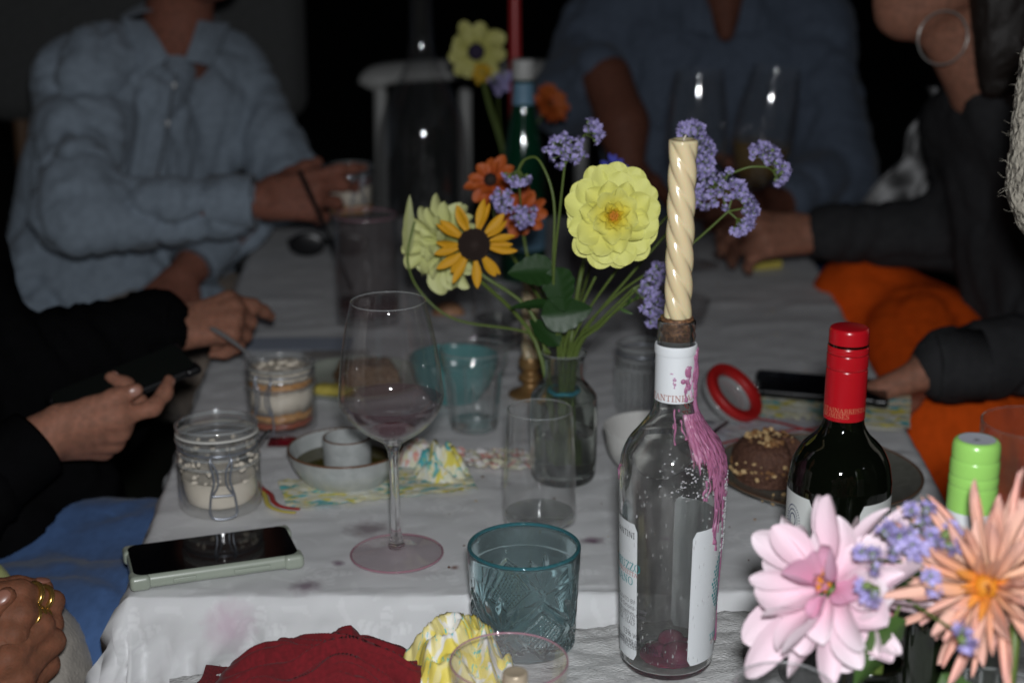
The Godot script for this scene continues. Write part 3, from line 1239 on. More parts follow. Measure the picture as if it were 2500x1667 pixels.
	part("trousers", garment(t, 0.012, 0.014, 0.012, 8, 8), M.beige, p, x)
	shoes(p, x, [Vector3(-0.40, 0.0, -2.02), Vector3(-0.31, 0.0, -2.40)], Vector3(1, 0, 0.1))


func shoes(par: Node, x: Transform3D, at: Array, f: Vector3) -> void:
	f = f.normalized()
	for q in at:
		var s := BodyForm.new()
		s.chain([q - f * 0.04 + Vector3(0, 0.09, 0), q - f * 0.03 + Vector3(0, 0.05, 0), q + f * 0.10 + Vector3(0, 0.040, 0), q + f * 0.18 + Vector3(0, 0.034, 0)], [0.045, 0.046, 0.040, 0.032])
		part("shoe", skin_mesh([[s, 0.012, 0.01]]), M.black_cloth, par, x)


func person_in_black() -> void:
	var base := Vector3(-0.66, 0, -1.56)
	var p := thing("person", "person in a black jumper and blue jeans holding a phone and a dessert spoon", "person", base)
	var x := Transform3D(Basis(), -base)
	var b := BodyForm.new()
	var hc := Vector3(-0.70, 1.30, -1.60)
	head(b, hc, Vector3(0.85, -0.3, -0.1))
	b.chain([hc - Vector3(0.02, 0.06, 0), hc - Vector3(0.06, 0.17, 0)], [0.052, 0.062])
	b.chain([Vector3(-0.60, 0.70, -1.49), Vector3(-0.515, 0.692, -1.45)], [0.04, 0.024])
	# right hand: holds a spoon in the dessert jar
	var rw := Vector3(-0.398, 0.836, -1.725)
	var r := BodyForm.new()
	r.chain([rw - Vector3(0.06, 0.004, -0.01), rw], [0.029, 0.025])
	hand(r, rw, Vector3(0.80, 0.12, -0.25), Vector3(-0.05, -0.72, -0.55), Vector3(0.1, 0.5, -1.0), [[40, 14, 8], [66, 66, 25], [74, 74, 30], [78, 76, 30]], 0.04, [0.85, 0.25, 0.55, 12.0], 0.82)
	# left hand: phone between thumb and fingers
	var lw := Vector3(-0.470, 0.805, -1.425)
	var l := BodyForm.new()
	l.chain([lw - Vector3(0.05, 0.035, -0.05), lw], [0.031, 0.026])
	hand(l, lw, Vector3(0.88, -0.06, -0.42), Vector3(0.30, 0.42, -0.85), Vector3(0, 1, 0.3), [[14, 34, 18], [52, 58, 30], [60, 62, 30], [66, 64, 30]], 0.03, [0.95, 0.36, 0.12, 6.0], 0.86)
	part("body", skin_mesh([[b, 0.008, 0.012], [r, 0.003, 0.0035], [l, 0.003, 0.0035]], [[hc - Vector3(0.06, 0.16, 0), Vector3(-0.71, 1.02, -1.74), Vector3(-0.60, 0.80, -1.62), rw - Vector3(0.055, 0.004, -0.01)], [hc - Vector3(0.06, 0.16, 0), Vector3(-0.70, 1.02, -1.45), Vector3(-0.585, 0.72, -1.30), lw - Vector3(0.046, 0.032, -0.046)], [hc - Vector3(0.06, 0.16, 0), Vector3(-0.70, 0.9, -1.58), Vector3(-0.575, 0.68, -1.47)]]), M.skin_mid, p, x)
	nails(p, [r, l], M.nail, x)
	eyes(p, x * hc, Vector3(0.85, -0.3, -0.1))
	var hr := BodyForm.new()
	hr.bones = [[hc + Vector3(-0.03, 0.04, 0), hc + Vector3(0.0, 0.055, 0), 0.09, 0.08], [hc + Vector3(-0.07, 0.0, 0), hc + Vector3(-0.10, -0.16, 0.01), 0.06, 0.05]]
	part("hair", garment(hr, 0.01, 0.01, 0.008, 60, 60), M.hair, p, x)
	var s := BodyForm.new()
	s.bones = [
		[Vector3(-0.71, 1.02, -1.74), Vector3(-0.60, 0.80, -1.62), 0.065, 0.058, 14.0, 5.0], [Vector3(-0.60, 0.80, -1.62), rw - Vector3(0.022, 0.0, 0), 0.066, 0.044, 18.0, 5.0],
		[Vector3(-0.70, 1.02, -1.45), Vector3(-0.585, 0.72, -1.30), 0.065, 0.058, 14.0, 5.0], [Vector3(-0.585, 0.72, -1.30), lw - Vector3(0.032, 0.02, -0.028), 0.058, 0.040, 18.0, 5.0],
		[Vector3(-0.70, 1.03, -1.68), Vector3(-0.69, 1.03, -1.50), 0.07, 0.07, 6.0, 8.0], [Vector3(-0.69, 0.95, -1.66), Vector3(-0.66, 0.68, -1.62), 0.115, 0.12, 6.0, 8.0], [Vector3(-0.69, 0.95, -1.50), Vector3(-0.66, 0.68, -1.50), 0.115, 0.12, 6.0, 8.0],
		[Vector3(-0.60, 0.74, -1.62), Vector3(-0.49, 0.735, -1.72), 0.09, 0.06, 8.0, 8.0], [Vector3(-0.60, 0.70, -1.50), Vector3(-0.475, 0.705, -1.54), 0.08, 0.055, 8.0, 8.0], [Vector3(-0.60, 0.68, -1.44), Vector3(-0.52, 0.69, -1.46), 0.05, 0.045, 8.0, 8.0],
	]
	part("jumper", garment(s, 0.010, 0.014, 0.010, 12, 6), M.black_cloth, p, x)
	cuff(p, x * (rw + Vector3(0.002, 0.0, 0)), x * (rw - Vector3(0.05, 0.0, 0)), 0.040, 0.046, M.black_cloth)
	cuff(p, x * (lw - Vector3(0.002, 0.002, 0)), x * (lw - Vector3(0.05, 0.032, -0.045)), 0.040, 0.044, M.black_cloth)
	var j := BodyForm.new()
	j.bones = [[Vector3(-0.62, 0.60, -1.52), Vector3(-0.350, 0.640, -1.46), 0.10, 0.078, 6.0, 6.0], [Vector3(-0.60, 0.58, -1.38), Vector3(-0.36, 0.635, -1.30), 0.095, 0.085, 6.0, 6.0],
		[Vector3(-0.345, 0.62, -1.47), Vector3(-0.33, 0.1, -1.50), 0.072, 0.055, 9.0, 9.0], [Vector3(-0.35, 0.61, -1.30), Vector3(-0.375, 0.1, -1.28), 0.075, 0.06, 9.0, 9.0], [Vector3(-0.43, 0.615, -1.42), Vector3(-0.36, 0.62, -1.38), 0.07, 0.06, 9.0, 9.0]]
	part("jeans", garment(j, 0.010, 0.016, 0.009, 9, 9), M.denim, p, x)
	shoes(p, x, [Vector3(-0.32, 0, -1.50), Vector3(-0.36, 0, -1.28)], Vector3(1, 0, 0))


func ring(par: Node, at: Vector3, ax: Vector3, r: float, w: float, mt: Material) -> void:
	var b := MB.new()
	var bs := basis_to(ax)
	var p := PackedVector3Array()
	for k in 25:
		p.append(at + bs * Vector3(cos(TAU * k / 24), 0, sin(TAU * k / 24)) * r)
	b.tube(p, PackedFloat32Array([w]), 8, 1.0, false)
	part("ring", b.mesh(), mt, par)


func person_with_rings() -> void:
	var base := Vector3(-0.50, 0, -1.08)
	var p := thing("person", "person in oatmeal clothes with clasped hands and thick gold rings, cut by the left frame", "person", base)
	var x := Transform3D(Basis(), -base)
	var b := BodyForm.new()
	var hc := Vector3(-0.66, 1.30, -1.06)
	head(b, hc, Vector3(0.9, -0.1, -0.35))
	b.chain([hc - Vector3(0.02, 0.06, 0), hc - Vector3(0.05, 0.17, 0)], [0.05, 0.06])
	# a bare forearm in front, its hand under the other
	b.chain([Vector3(-0.52, 0.70, -0.98), Vector3(-0.345, 0.672, -1.105)], [0.040, 0.034])
	var h := BodyForm.new()
	var w := Vector3(-0.474, 0.772, -1.10)
	h.chain([w - Vector3(0.07, 0.0, -0.01), w], [0.031, 0.028])
	var tips := hand(h, w, Vector3(0.90, -0.12, -0.18), Vector3(0.15, -0.62, -0.70), Vector3(0, 1, -0.4), [[48, 62, 25], [58, 66, 30], [66, 66, 30], [72, 64, 30]], 0.04, [0.9, 0.35, 0.35, 14.0], 0.88)
	var g := BodyForm.new()
	var w2 := Vector3(-0.475, 0.700, -1.065)
	g.chain([w2 - Vector3(0.06, 0.012, -0.03), w2], [0.032, 0.028])
	hand(g, w2, Vector3(0.80, 0.15, -0.35), Vector3(0.1, 0.2, -0.9), Vector3(0, 1, 0.2), [[40, 50, 25], [45, 55, 30], [50, 55, 30], [55, 55, 30]], 0.04, [0.8, 0.6, 0.2, 14.0], 0.97)
	part("body", skin_mesh([[b, 0.008, 0.012], [h, 0.0028, 0.003], [g, 0.003, 0.0035]], [[hc - Vector3(0.05, 0.16, 0), Vector3(-0.74, 1.03, -1.20), Vector3(-0.69, 0.80, -1.22), w - Vector3(0.065, 0.0, -0.01)], [hc - Vector3(0.05, 0.16, 0), Vector3(-0.70, 1.03, -0.92), Vector3(-0.62, 0.82, -0.95), w2 - Vector3(0.055, 0.012, -0.03)]]), M.skin_tan, p, x)
	nails(p, [h, g], M.nail_dark, x)
	eyes(p, x * hc, Vector3(0.9, -0.1, -0.35))
	for q in [[tips[0], 0.38, 0.0098, 0.0028], [tips[0], 0.68, 0.0096, 0.0025], [tips[2], 0.26, 0.0096, 0.0019], [tips[2], 0.44, 0.0094, 0.0019], [tips[2], 0.62, 0.0092, 0.0019]]:
		var a: Vector3 = q[0][0]
		var c: Vector3 = q[0][1]
		ring(p, x * a.lerp(c, q[1]), c - a, q[2], q[3], M.gold)
	var hr := BodyForm.new()
	hr.bones = [[hc + Vector3(-0.03, 0.04, 0), hc + Vector3(0.0, 0.055, 0), 0.09, 0.08]]
	part("hair", garment(hr, 0.01, 0.01, 0.008, 60, 60), M.hair, p, x)
	var s := BodyForm.new()
	s.bones = [[Vector3(-0.74, 1.03, -1.20), Vector3(-0.69, 0.80, -1.22), 0.06, 0.055], [Vector3(-0.69, 0.80, -1.22), Vector3(-0.53, 0.772, -1.115), 0.055, 0.042],
		[Vector3(-0.70, 1.03, -0.92), Vector3(-0.62, 0.82, -0.95), 0.06, 0.055],
		[Vector3(-0.73, 1.02, -1.12), Vector3(-0.72, 1.02, -0.98), 0.07, 0.07], [Vector3(-0.73, 0.95, -1.10), Vector3(-0.72, 0.62, -1.08), 0.12, 0.13], [Vector3(-0.72, 0.95, -0.99), Vector3(-0.71, 0.62, -0.99), 0.12, 0.13]]
	part("jumper", garment(s, 0.012, 0.014, 0.008, 12, 6), M.oat, p, x)
	var t := BodyForm.new()
	t.bones = [[Vector3(-0.70, 0.60, -1.14), Vector3(-0.455, 0.66, -1.215), 0.10, 0.075], [Vector3(-0.70, 0.58, -1.0), Vector3(-0.43, 0.62, -1.10), 0.095, 0.072], [Vector3(-0.455, 0.65, -1.21), Vector3(-0.46, 0.1, -1.22), 0.07, 0.055], [Vector3(-0.43, 0.61, -1.10), Vector3(-0.44, 0.1, -1.08), 0.07, 0.055]]
	part("trousers", garment(t, 0.011, 0.014, 0.007, 9, 9), M.oat, p, x)
	var y := BodyForm.new()
	y.bones = [[Vector3(-0.545, 0.755, -1.30), Vector3(-0.478, 0.715, -1.275), 0.028, 0.02]]
	part("shirt_tail", garment(y, 0.006, 0.008, 0.006, 20, 10), M.pale_lime, p, x)
	shoes(p, x, [Vector3(-0.44, 0, -1.22), Vector3(-0.42, 0, -1.08)], Vector3(1, 0, -0.2))


func man_in_navy() -> void:
	var base := Vector3(0.38, 0, -3.0)
	var p := thing("person", "person in a dark blue open-collared shirt at the table's far end", "person", base)
	var x := Transform3D(Basis(), -base)
	var b := BodyForm.new()
	var hc := Vector3(0.39, 1.36, -2.93)
	head(b, hc, Vector3(-0.1, -0.1, 1))
	b.chain([hc - Vector3(0, 0.06, 0.02), Vector3(0.39, 1.16, -2.95), Vector3(0.39, 1.06, -2.93)], [0.054, 0.054, 0.055])
	b.chain([Vector3(0.39, 1.16, -2.87), Vector3(0.392, 1.078, -2.838)], [0.045, 0.016])
	b.chain([Vector3(0.17, 1.005, -2.76), Vector3(0.198, 0.93, -2.71), Vector3(0.206, 0.865, -2.68)], [0.046, 0.040, 0.031])
	var h := BodyForm.new()
	hand(h, Vector3(0.206, 0.868, -2.68), Vector3(0.05, -1, 0.1), Vector3(-0.2, 0.1, -1), Vector3(1, 0, 0), [[8, 12, 8], [8, 12, 8], [10, 14, 8], [12, 14, 8]], 0.05)
	var g := BodyForm.new()
	var lw := Vector3(0.445, 0.812, -2.58)
	g.chain([lw + Vector3(0.05, -0.005, -0.05), lw], [0.032, 0.027])
	hand(g, lw, Vector3(-0.75, 0.05, 0.6), Vector3(-0.55, -0.1, -0.75), Vector3(0, 1, 0), [[30, 40, 20], [35, 45, 20], [40, 45, 20], [45, 45, 20]])
	part("body", skin_mesh([[b, 0.008, 0.012], [h, 0.0035, 0.004], [g, 0.0035, 0.004]], [[Vector3(0.39, 1.08, -2.93), Vector3(0.165, 1.07, -2.98), Vector3(0.105, 0.955, -2.86), Vector3(0.17, 1.005, -2.765), Vector3(0.206, 0.868, -2.68)], [Vector3(0.39, 1.08, -2.93), Vector3(0.575, 1.07, -2.95), Vector3(0.60, 0.83, -2.78), lw + Vector3(0.045, -0.004, -0.045)]]), M.skin_deep, p, x)
	nails(p, [h, g], M.nail_dark, x)
	eyes(p, x * hc, Vector3(-0.1, -0.1, 1))
	var hr := BodyForm.new()
	hr.bones = [[hc + Vector3(0, 0.04, -0.03), hc + Vector3(0, 0.055, 0.0), 0.09, 0.08]]
	part("hair", garment(hr, 0.01, 0.01, 0.008, 60, 60), M.hair, p, x)
	var s := BodyForm.new()
	s.bones = [[Vector3(0.165, 1.07, -2.98), Vector3(0.105, 0.955, -2.86), 0.072, 0.062], [Vector3(0.105, 0.955, -2.86), Vector3(0.155, 1.015, -2.78), 0.060, 0.052],
		[Vector3(0.575, 1.07, -2.95), Vector3(0.60, 0.83, -2.78), 0.075, 0.066], [Vector3(0.60, 0.83, -2.78), Vector3(0.485, 0.812, -2.63), 0.062, 0.045],
		[Vector3(0.19, 1.10, -2.98), Vector3(0.335, 1.13, -2.96), 0.062, 0.05], [Vector3(0.445, 1.13, -2.96), Vector3(0.56, 1.10, -2.96), 0.05, 0.062],
		[Vector3(0.30, 1.00, -2.96), Vector3(0.31, 0.68, -2.98), 0.125, 0.13, 5.0, 12.0], [Vector3(0.46, 1.00, -2.95), Vector3(0.46, 0.68, -2.98), 0.125, 0.13, 5.0, 12.0]]
	part("shirt", garment(s, 0.011, 0.015, 0.014, 8, 4), M.navy, p, x)
	flap(p, "collar", [Vector3(0.315, 1.20, -2.93), Vector3(0.345, 1.19, -2.90), Vector3(0.372, 1.075, -2.825), Vector3(0.315, 1.085, -2.83)], Vector3(0, 0.005, 0.02), M.navy, x)
	flap(p, "collar", [Vector3(0.435, 1.19, -2.90), Vector3(0.465, 1.20, -2.93), Vector3(0.465, 1.085, -2.83), Vector3(0.408, 1.075, -2.825)], Vector3(0, 0.005, 0.02), M.navy, x)
	var t := BodyForm.new()
	t.bones = [[Vector3(0.28, 0.58, -2.98), Vector3(0.26, 0.60, -2.60), 0.10, 0.08], [Vector3(0.50, 0.58, -2.98), Vector3(0.56, 0.66, -2.55), 0.10, 0.085], [Vector3(0.26, 0.60, -2.60), Vector3(0.26, 0.1, -2.62), 0.075, 0.055], [Vector3(0.56, 0.65, -2.55), Vector3(0.56, 0.1, -2.56), 0.08, 0.055]]
	part("trousers", garment(t, 0.014, 0.014, 0.008, 9, 9), M.denim_dark, p, x)
	shoes(p, x, [Vector3(0.26, 0, -2.60), Vector3(0.56, 0, -2.54)], Vector3(0, 0, 1))


func woman_in_orange() -> void:
	var base := Vector3(0.72, 0, -2.0)
	var p := thing("person", "person in profile with dark hair, silver hoop earring, charcoal jumper and orange skirt", "person", base)
	var x := Transform3D(Basis(), -base)
	var b := BodyForm.new()
	var hc := Vector3(0.582, 1.270, -2.07)
	var f := Vector3(-1, -0.02, 0.16)
	head(b, hc, f)
	b.chain([hc - Vector3(-0.02, 0.05, 0), Vector3(0.638, 1.12, -2.09), Vector3(0.668, 1.02, -2.10)], [0.050, 0.046, 0.052])
	b.bone(Vector3(0.548, 1.172, -2.06), Vector3(0.640, 1.085, -2.085), 0.026, 0.045)
	var r := BodyForm.new()
	var rw := Vector3(0.442, 0.845, -2.20)
	r.chain([rw + Vector3(0.06, 0, 0), rw], [0.029, 0.025])
	hand(r, rw, Vector3(-0.95, 0.05, 0.2), Vector3(-0.1, -0.7, -0.7), Vector3(0, 0.6, -0.8), [[35, 40, 20], [40, 45, 20], [45, 45, 20], [50, 45, 20]], 0.06, [0.8, 0.5, 0.4, 12.0], 0.92)
	var l := BodyForm.new()
	var lw := Vector3(0.492, 0.795, -1.70)
	l.chain([lw + Vector3(0.06, 0.004, 0), lw], [0.030, 0.026])
	hand(l, lw, Vector3(-0.75, -0.45, -0.20), Vector3(-0.4, -0.8, 0.1), Vector3(0, 0.3, -1), [[30, 30, 20], [34, 34, 20], [38, 36, 20], [42, 36, 20]], 0.06, [0.7, 0.6, 0.35, 12.0], 0.92)
	part("body", skin_mesh([[b, 0.005, 0.010], [r, 0.003, 0.0035], [l, 0.003, 0.0035]], [[Vector3(0.665, 1.03, -2.10), Vector3(0.655, 1.00, -2.22), Vector3(0.69, 0.84, -2.21), rw + Vector3(0.055, 0, 0)], [Vector3(0.665, 1.03, -2.10), Vector3(0.72, 1.00, -1.95), Vector3(0.76, 0.80, -1.80), lw + Vector3(0.055, 0.003, 0)]]), M.skin_mid, p, x)
	nails(p, [r, l], M.nail, x)
	eyes(p, x * hc, f)
	var hr := BodyForm.new()
	hr.bones = [[hc + Vector3(0.03, 0.045, 0.0), hc + Vector3(0.0, 0.062, 0), 0.088, 0.075, 4.0, 70.0], [hc + Vector3(0.062, 0.03, 0.03), Vector3(0.672, 1.14, -2.03), 0.070, 0.055, 4.0, 70.0], [Vector3(0.672, 1.14, -2.03), Vector3(0.690, 1.055, -2.02), 0.055, 0.040, 4.0, 70.0],
		[hc + Vector3(0.07, 0.02, -0.03), Vector3(0.70, 1.08, -2.12), 0.06, 0.05, 4.0, 70.0], [Vector3(0.615, 1.21, -1.985), Vector3(0.625, 1.09, -1.985), 0.030, 0.020, 4.0, 80.0], [hc + Vector3(0.045, 0.0, 0.055), Vector3(0.640, 1.14, -1.99), 0.04, 0.034, 4.0, 80.0]]
	part("hair", garment(hr, 0.006, 0.008, 0.004, 3, 50), M.hair, p, x)
	var hp := PackedVector3Array()
	for k in 41:
		var a := TAU * k / 40
		hp.append(Vector3(0.553, 1.148, -1.985) + Vector3(sin(a) * 0.034, cos(a) * 0.034, -sin(a) * 0.008))
	var hm := MB.new()
	hm.tube(hp, PackedFloat32Array([0.0012]), 8, 1.0, false)
	part("earring", hm.mesh(), M.silver, p, x)
	var s := BodyForm.new()
	s.bones = [[Vector3(0.655, 1.00, -2.22), Vector3(0.69, 0.84, -2.21), 0.055, 0.052], [Vector3(0.69, 0.84, -2.21), rw + Vector3(0.025, 0, 0), 0.055, 0.042],
		[Vector3(0.72, 1.00, -1.95), Vector3(0.76, 0.80, -1.80), 0.060, 0.055], [Vector3(0.74, 0.80, -1.79), lw + Vector3(0.02, 0.003, 0), 0.056, 0.044],
		[Vector3(0.655, 1.01, -2.18), Vector3(0.72, 1.01, -1.98), 0.058, 0.058], [Vector3(0.70, 0.94, -2.12), Vector3(0.76, 0.66, -2.06), 0.085, 0.105, 5.0, 12.0], [Vector3(0.74, 0.94, -2.02), Vector3(0.78, 0.66, -1.98), 0.085, 0.105, 5.0, 12.0],
		[Vector3(0.655, 1.05, -2.13), Vector3(0.668, 1.045, -2.06), 0.055, 0.055]]
	part("jumper", garment(s, 0.010, 0.014, 0.008, 12, 7), M.charcoal, p, x)
	cuff(p, x * (lw + Vector3(0.0, 0.001, 0)), x * (lw + Vector3(0.055, 0.003, 0)), 0.045, 0.047, M.charcoal)
	var t := BodyForm.new()
	t.bones = [[Vector3(0.80, 0.60, -2.05), Vector3(0.535, 0.725, -2.24), 0.11, 0.072, 2.0, 9.0], [Vector3(0.80, 0.58, -1.86), Vector3(0.56, 0.66, -1.80), 0.115, 0.095, 2.0, 9.0], [Vector3(0.56, 0.65, -1.80), Vector3(0.55, 0.40, -1.62), 0.10, 0.13, 2.0, 9.0],
		[Vector3(0.535, 0.72, -2.24), Vector3(0.53, 0.35, -2.10), 0.07, 0.12, 2.0, 9.0], [Vector3(0.60, 0.68, -2.10), Vector3(0.62, 0.62, -1.90), 0.10, 0.10, 2.0, 9.0], [Vector3(0.55, 0.60, -1.66), Vector3(0.56, 0.45, -1.45), 0.085, 0.10, 2.0, 9.0]]
	part("skirt", garment(t, 0.011, 0.016, 0.010, 2, 9), M.orange, p, x)
	shoes(p, x, [Vector3(0.52, 0, -2.1), Vector3(0.50, 0, -1.85)], Vector3(-1, 0, 0))


func person_in_knit() -> void:
	var base := Vector3(0.66, 0, -1.30)
	var p := thing("person", "person in a fuzzy cream knit cardigan over dark green, cut by the right frame", "person", base)
	var x := Transform3D(Basis(), -base)
	var b := BodyForm.new()
	var hc := Vector3(0.64, 1.36, -1.33)
	head(b, hc, Vector3(-0.9, -0.1, 0.2))
	b.chain([hc - Vector3(-0.02, 0.06, 0), hc - Vector3(-0.05, 0.17, 0)], [0.05, 0.06])
	var h := BodyForm.new()
	hand(h, Vector3(0.55, 0.62, -1.36), Vector3(-0.9, 0.0, -0.3), Vector3(0, -1, 0), Vector3(0, 0, -1), [[25, 30, 20], [30, 35, 20], [35, 35, 20], [40, 35, 20]])
	part("body", skin_mesh([[b, 0.009, 0.012], [h, 0.0035, 0.004]], [[hc - Vector3(-0.05, 0.16, 0), Vector3(0.53, 1.16, -1.32), Vector3(0.555, 0.80, -1.25), Vector3(0.545, 0.62, -1.358)]]), M.skin_mid, p, x)
	nails(p, [h], M.nail, x)
	eyes(p, x * hc, Vector3(-0.9, -0.1, 0.2))
	var hr := BodyForm.new()
	hr.bones = [[hc + Vector3(0.03, 0.04, 0), hc + Vector3(0.0, 0.055, 0), 0.09, 0.08]]
	part("hair", garment(hr, 0.01, 0.01, 0.008, 60, 60), M.hair, p, x)
	var s := BodyForm.new()
	s.bones = [[Vector3(0.510, 1.175, -1.32), Vector3(0.502, 1.09, -1.30), 0.072, 0.072, 40.0, 40.0], [Vector3(0.56, 1.17, -1.32), Vector3(0.66, 1.20, -1.34), 0.07, 0.07, 40.0, 40.0], [Vector3(0.66, 1.15, -1.34), Vector3(0.66, 0.95, -1.34), 0.12, 0.12, 40.0, 40.0]]
	var mb := MB.new()
	s.build(mb, 0.005, 0.012)
	fold(mb, 0, s.bones, 0.004, 60, 60)
	part("cardigan", mb.mesh(), M.cream_knit, p, x)
	# loose mohair hairs
	var fz := MB.new()
	var rng := RandomNumberGenerator.new()
	rng.seed = 5
	for k in 1100:
		var q := mb.v[rng.randi() % mb.v.size()]
		var c := Vector3(0.60, q.y, -1.33)
		var o := (q - c).normalized()
		var e := q + o * rng.randf_range(0.003, 0.008) + Vector3(rng.randf_range(-1, 1), rng.randf_range(-1, 1), rng.randf_range(-1, 1)) * 0.005
		fz.tube(PackedVector3Array([q, q.lerp(e, 0.5) + Vector3(0, rng.randf_range(-0.002, 0.002), 0), e]), PackedFloat32Array([0.00014, 0.00011, 0.00006]), 3, 1.0, false)
	var fo := part("fuzz", fz.mesh(), M.cream_knit, p, x)
	fo.set_meta("kind", "stuff")
	var t := BodyForm.new()
	t.bones = [[Vector3(0.510, 1.08, -1.30), Vector3(0.545, 0.80, -1.25), 0.058, 0.055], [Vector3(0.555, 0.80, -1.25), Vector3(0.58, 0.64, -1.34), 0.05, 0.04], [Vector3(0.67, 0.97, -1.34), Vector3(0.68, 0.60, -1.32), 0.12, 0.13]]
	part("dress", garment(t, 0.011, 0.014, 0.008, 10, 8), M.dark_green, p, x)
	var l := BodyForm.new()
	l.bones = [[Vector3(0.68, 0.58, -1.38), Vector3(0.52, 0.58, -1.40), 0.095, 0.08], [Vector3(0.68, 0.56, -1.24), Vector3(0.56, 0.56, -1.20), 0.095, 0.08], [Vector3(0.52, 0.57, -1.40), Vector3(0.52, 0.1, -1.40), 0.075, 0.055], [Vector3(0.56, 0.55, -1.20), Vector3(0.56, 0.1, -1.20), 0.075, 0.055]]
	part("trousers", garment(l, 0.014, 0.014, 0.008, 9, 9), M.black_cloth, p, x)
	shoes(p, x, [Vector3(0.50, 0, -1.40), Vector3(0.54, 0, -1.20)], Vector3(-1, 0, 0))


func backdrop() -> void:
	# white moulded garden chair beyond the table's end
	var c := thing("garden_chair", "white moulded plastic garden chair beyond the table's far end", "chair", Vector3(-0.07, 0, -3.2))
	var top := smooth3([Vector3(-0.215, 0.945, 0.03), Vector3(-0.20, 0.962, 0.01), Vector3(-0.10, 0.968, -0.02), Vector3(0.05, 0.968, -0.03), Vector3(0.16, 0.965, -0.01), Vector3(0.225, 0.940, 0.03)], 5)
	var m := MB.new()
	m.tube(top, PackedFloat32Array([0.030, 0.034, 0.036, 0.036, 0.036, 0.036, 0.036, 0.036, 0.036, 0.036, 0.036, 0.036, 0.036, 0.036, 0.036, 0.036, 0.036, 0.036, 0.036, 0.036, 0.036, 0.036, 0.036, 0.034, 0.032, 0.030]), 12, 0.45)
	part("top_rail", m.mesh(), M.plastic_white, c)
	for q in [-0.205, -0.028, 0.215]:
		part("post", rope(PackedVector3Array([Vector3(q, 0.93, 0.0), Vector3(q * 1.0, 0.70, 0.03), Vector3(q * 1.0, 0.45, 0.05)]), [0.014], 10), M.plastic_white, c)
	var seat := MB.new()
	seat.rbox(Vector3(0.22, 0.012, 0.21), 0.011)
	part("seat", seat.mesh(), M.plastic_white, c, Transform3D(Basis(), Vector3(0, 0.44, 0.20)))
	for sx in [-0.2, 0.2]:
		for sz in [0.03, 0.38]:
			part("leg", rope(PackedVector3Array([Vector3(sx, 0.44, sz), Vector3(sx * 1.1, 0.0, sz * 1.05)]), [0.018, 0.014], 10), M.plastic_white, c)
	# pale cushioned chair behind the man in linen
	var d := thing("armchair", "pale grey high-backed padded chair behind the person in pale blue linen", "chair", Vector3(-0.78, 0, -3.25))
	var bk := MB.new()
	bk.rbox(Vector3(0.345, 0.40, 0.055), 0.053, Vector3(0, 1.26, 0), 6)
	part("backrest", bk.mesh(), M.pale_canvas, d)
	var st := MB.new()
	st.rbox(Vector3(0.30, 0.06, 0.27), 0.05, Vector3(-0.02, 0.42, 0.28), 5)
	part("seat", st.mesh(), M.pale_canvas, d)
	for sx in [-0.27, 0.23]:
		for sz in [0.05, 0.5]:
			part("leg", rope(PackedVector3Array([Vector3(sx, 0.37, sz), Vector3(sx, 0, sz)]), [0.02, 0.015], 10), M.wood, d)
		part("back_post", rope(PackedVector3Array([Vector3(sx, 0.37, 0.0), Vector3(sx, 0.95, -0.01)]), [0.018], 10), M.wood, d)
	# patterned shawl hung over a chair beside the charcoal jumper
	var s := part("shawl", slab(40, 46, func(u: float, w: float) -> Vector3:
		var y := lerpf(1.02, 0.79, w)
		var wd := lerpf(0.04, 0.17, pow(w, 1.5))
		return Vector3(0.725 - wd * (1.0 - u) + 0.006 * sin(w * 14.0), y + 0.012 * sin(u * 9.0) * w, -2.52 + 0.02 * sin(u * 11.0 + w * 3.0) + 0.012 * sin(w * 17.0)), 0.003), M.shawl, self)
	tag(s, "black and white patterned shawl hanging behind the charcoal jumper", "shawl")
	var g := MB.new()
	g.grid(60, 60, func(u: float, w: float) -> Vector3:
		var q := Vector3((u - 0.5) * 60.0, 0, (w - 0.5) * 60.0)
		q.y = 0.04 * nz.get_noise_2d(q.x * 0.6, q.z * 0.6) - 0.02
		return q)
	structure("ground", g.mesh(), M.soil)


# closed glass wall from an outer and an inner profile, both listed bottom to top
func walled(outer: PackedVector2Array, inner: PackedVector2Array, seg := 56) -> ArrayMesh:
	var p := PackedVector2Array(outer)
	for k in inner.size():
		p.append(inner[inner.size() - 1 - k])
	return turned(p, seg, true)


func drips(rad: Callable, a0: float, a1: float, top: float, low: float, count: int, rng: RandomNumberGenerator, thick: float) -> MB:
	var b := MB.new()
	for k in count:
		var an := lerpf(a0, a1, rng.randf())
		var y1: float = top - rng.randf() * 0.012
		var y0: float = lerpf(y1, low, pow(rng.randf(), 1.6))
		var n := 14
		var path := PackedVector3Array()
		var rs := PackedFloat32Array()
		var w := thick * rng.randf_range(0.6, 1.4)
		var drift := rng.randf_range(-0.12, 0.12)
		for j in n:
			var f := float(j) / (n - 1)
			var y := lerpf(y1, y0, f)
			var a := an + drift * f + 0.03 * sin(f * 9.0 + an * 40.0)
			var r: float = rad.call(y)
			path.append(Vector3(sin(a) * r, y, cos(a) * r))
			rs.append(w * (0.75 + 0.3 * sin(f * 13.0 + k)) * (1.25 if j > n - 3 else 1.0))
		b.tube(path, rs, 7)
	return b


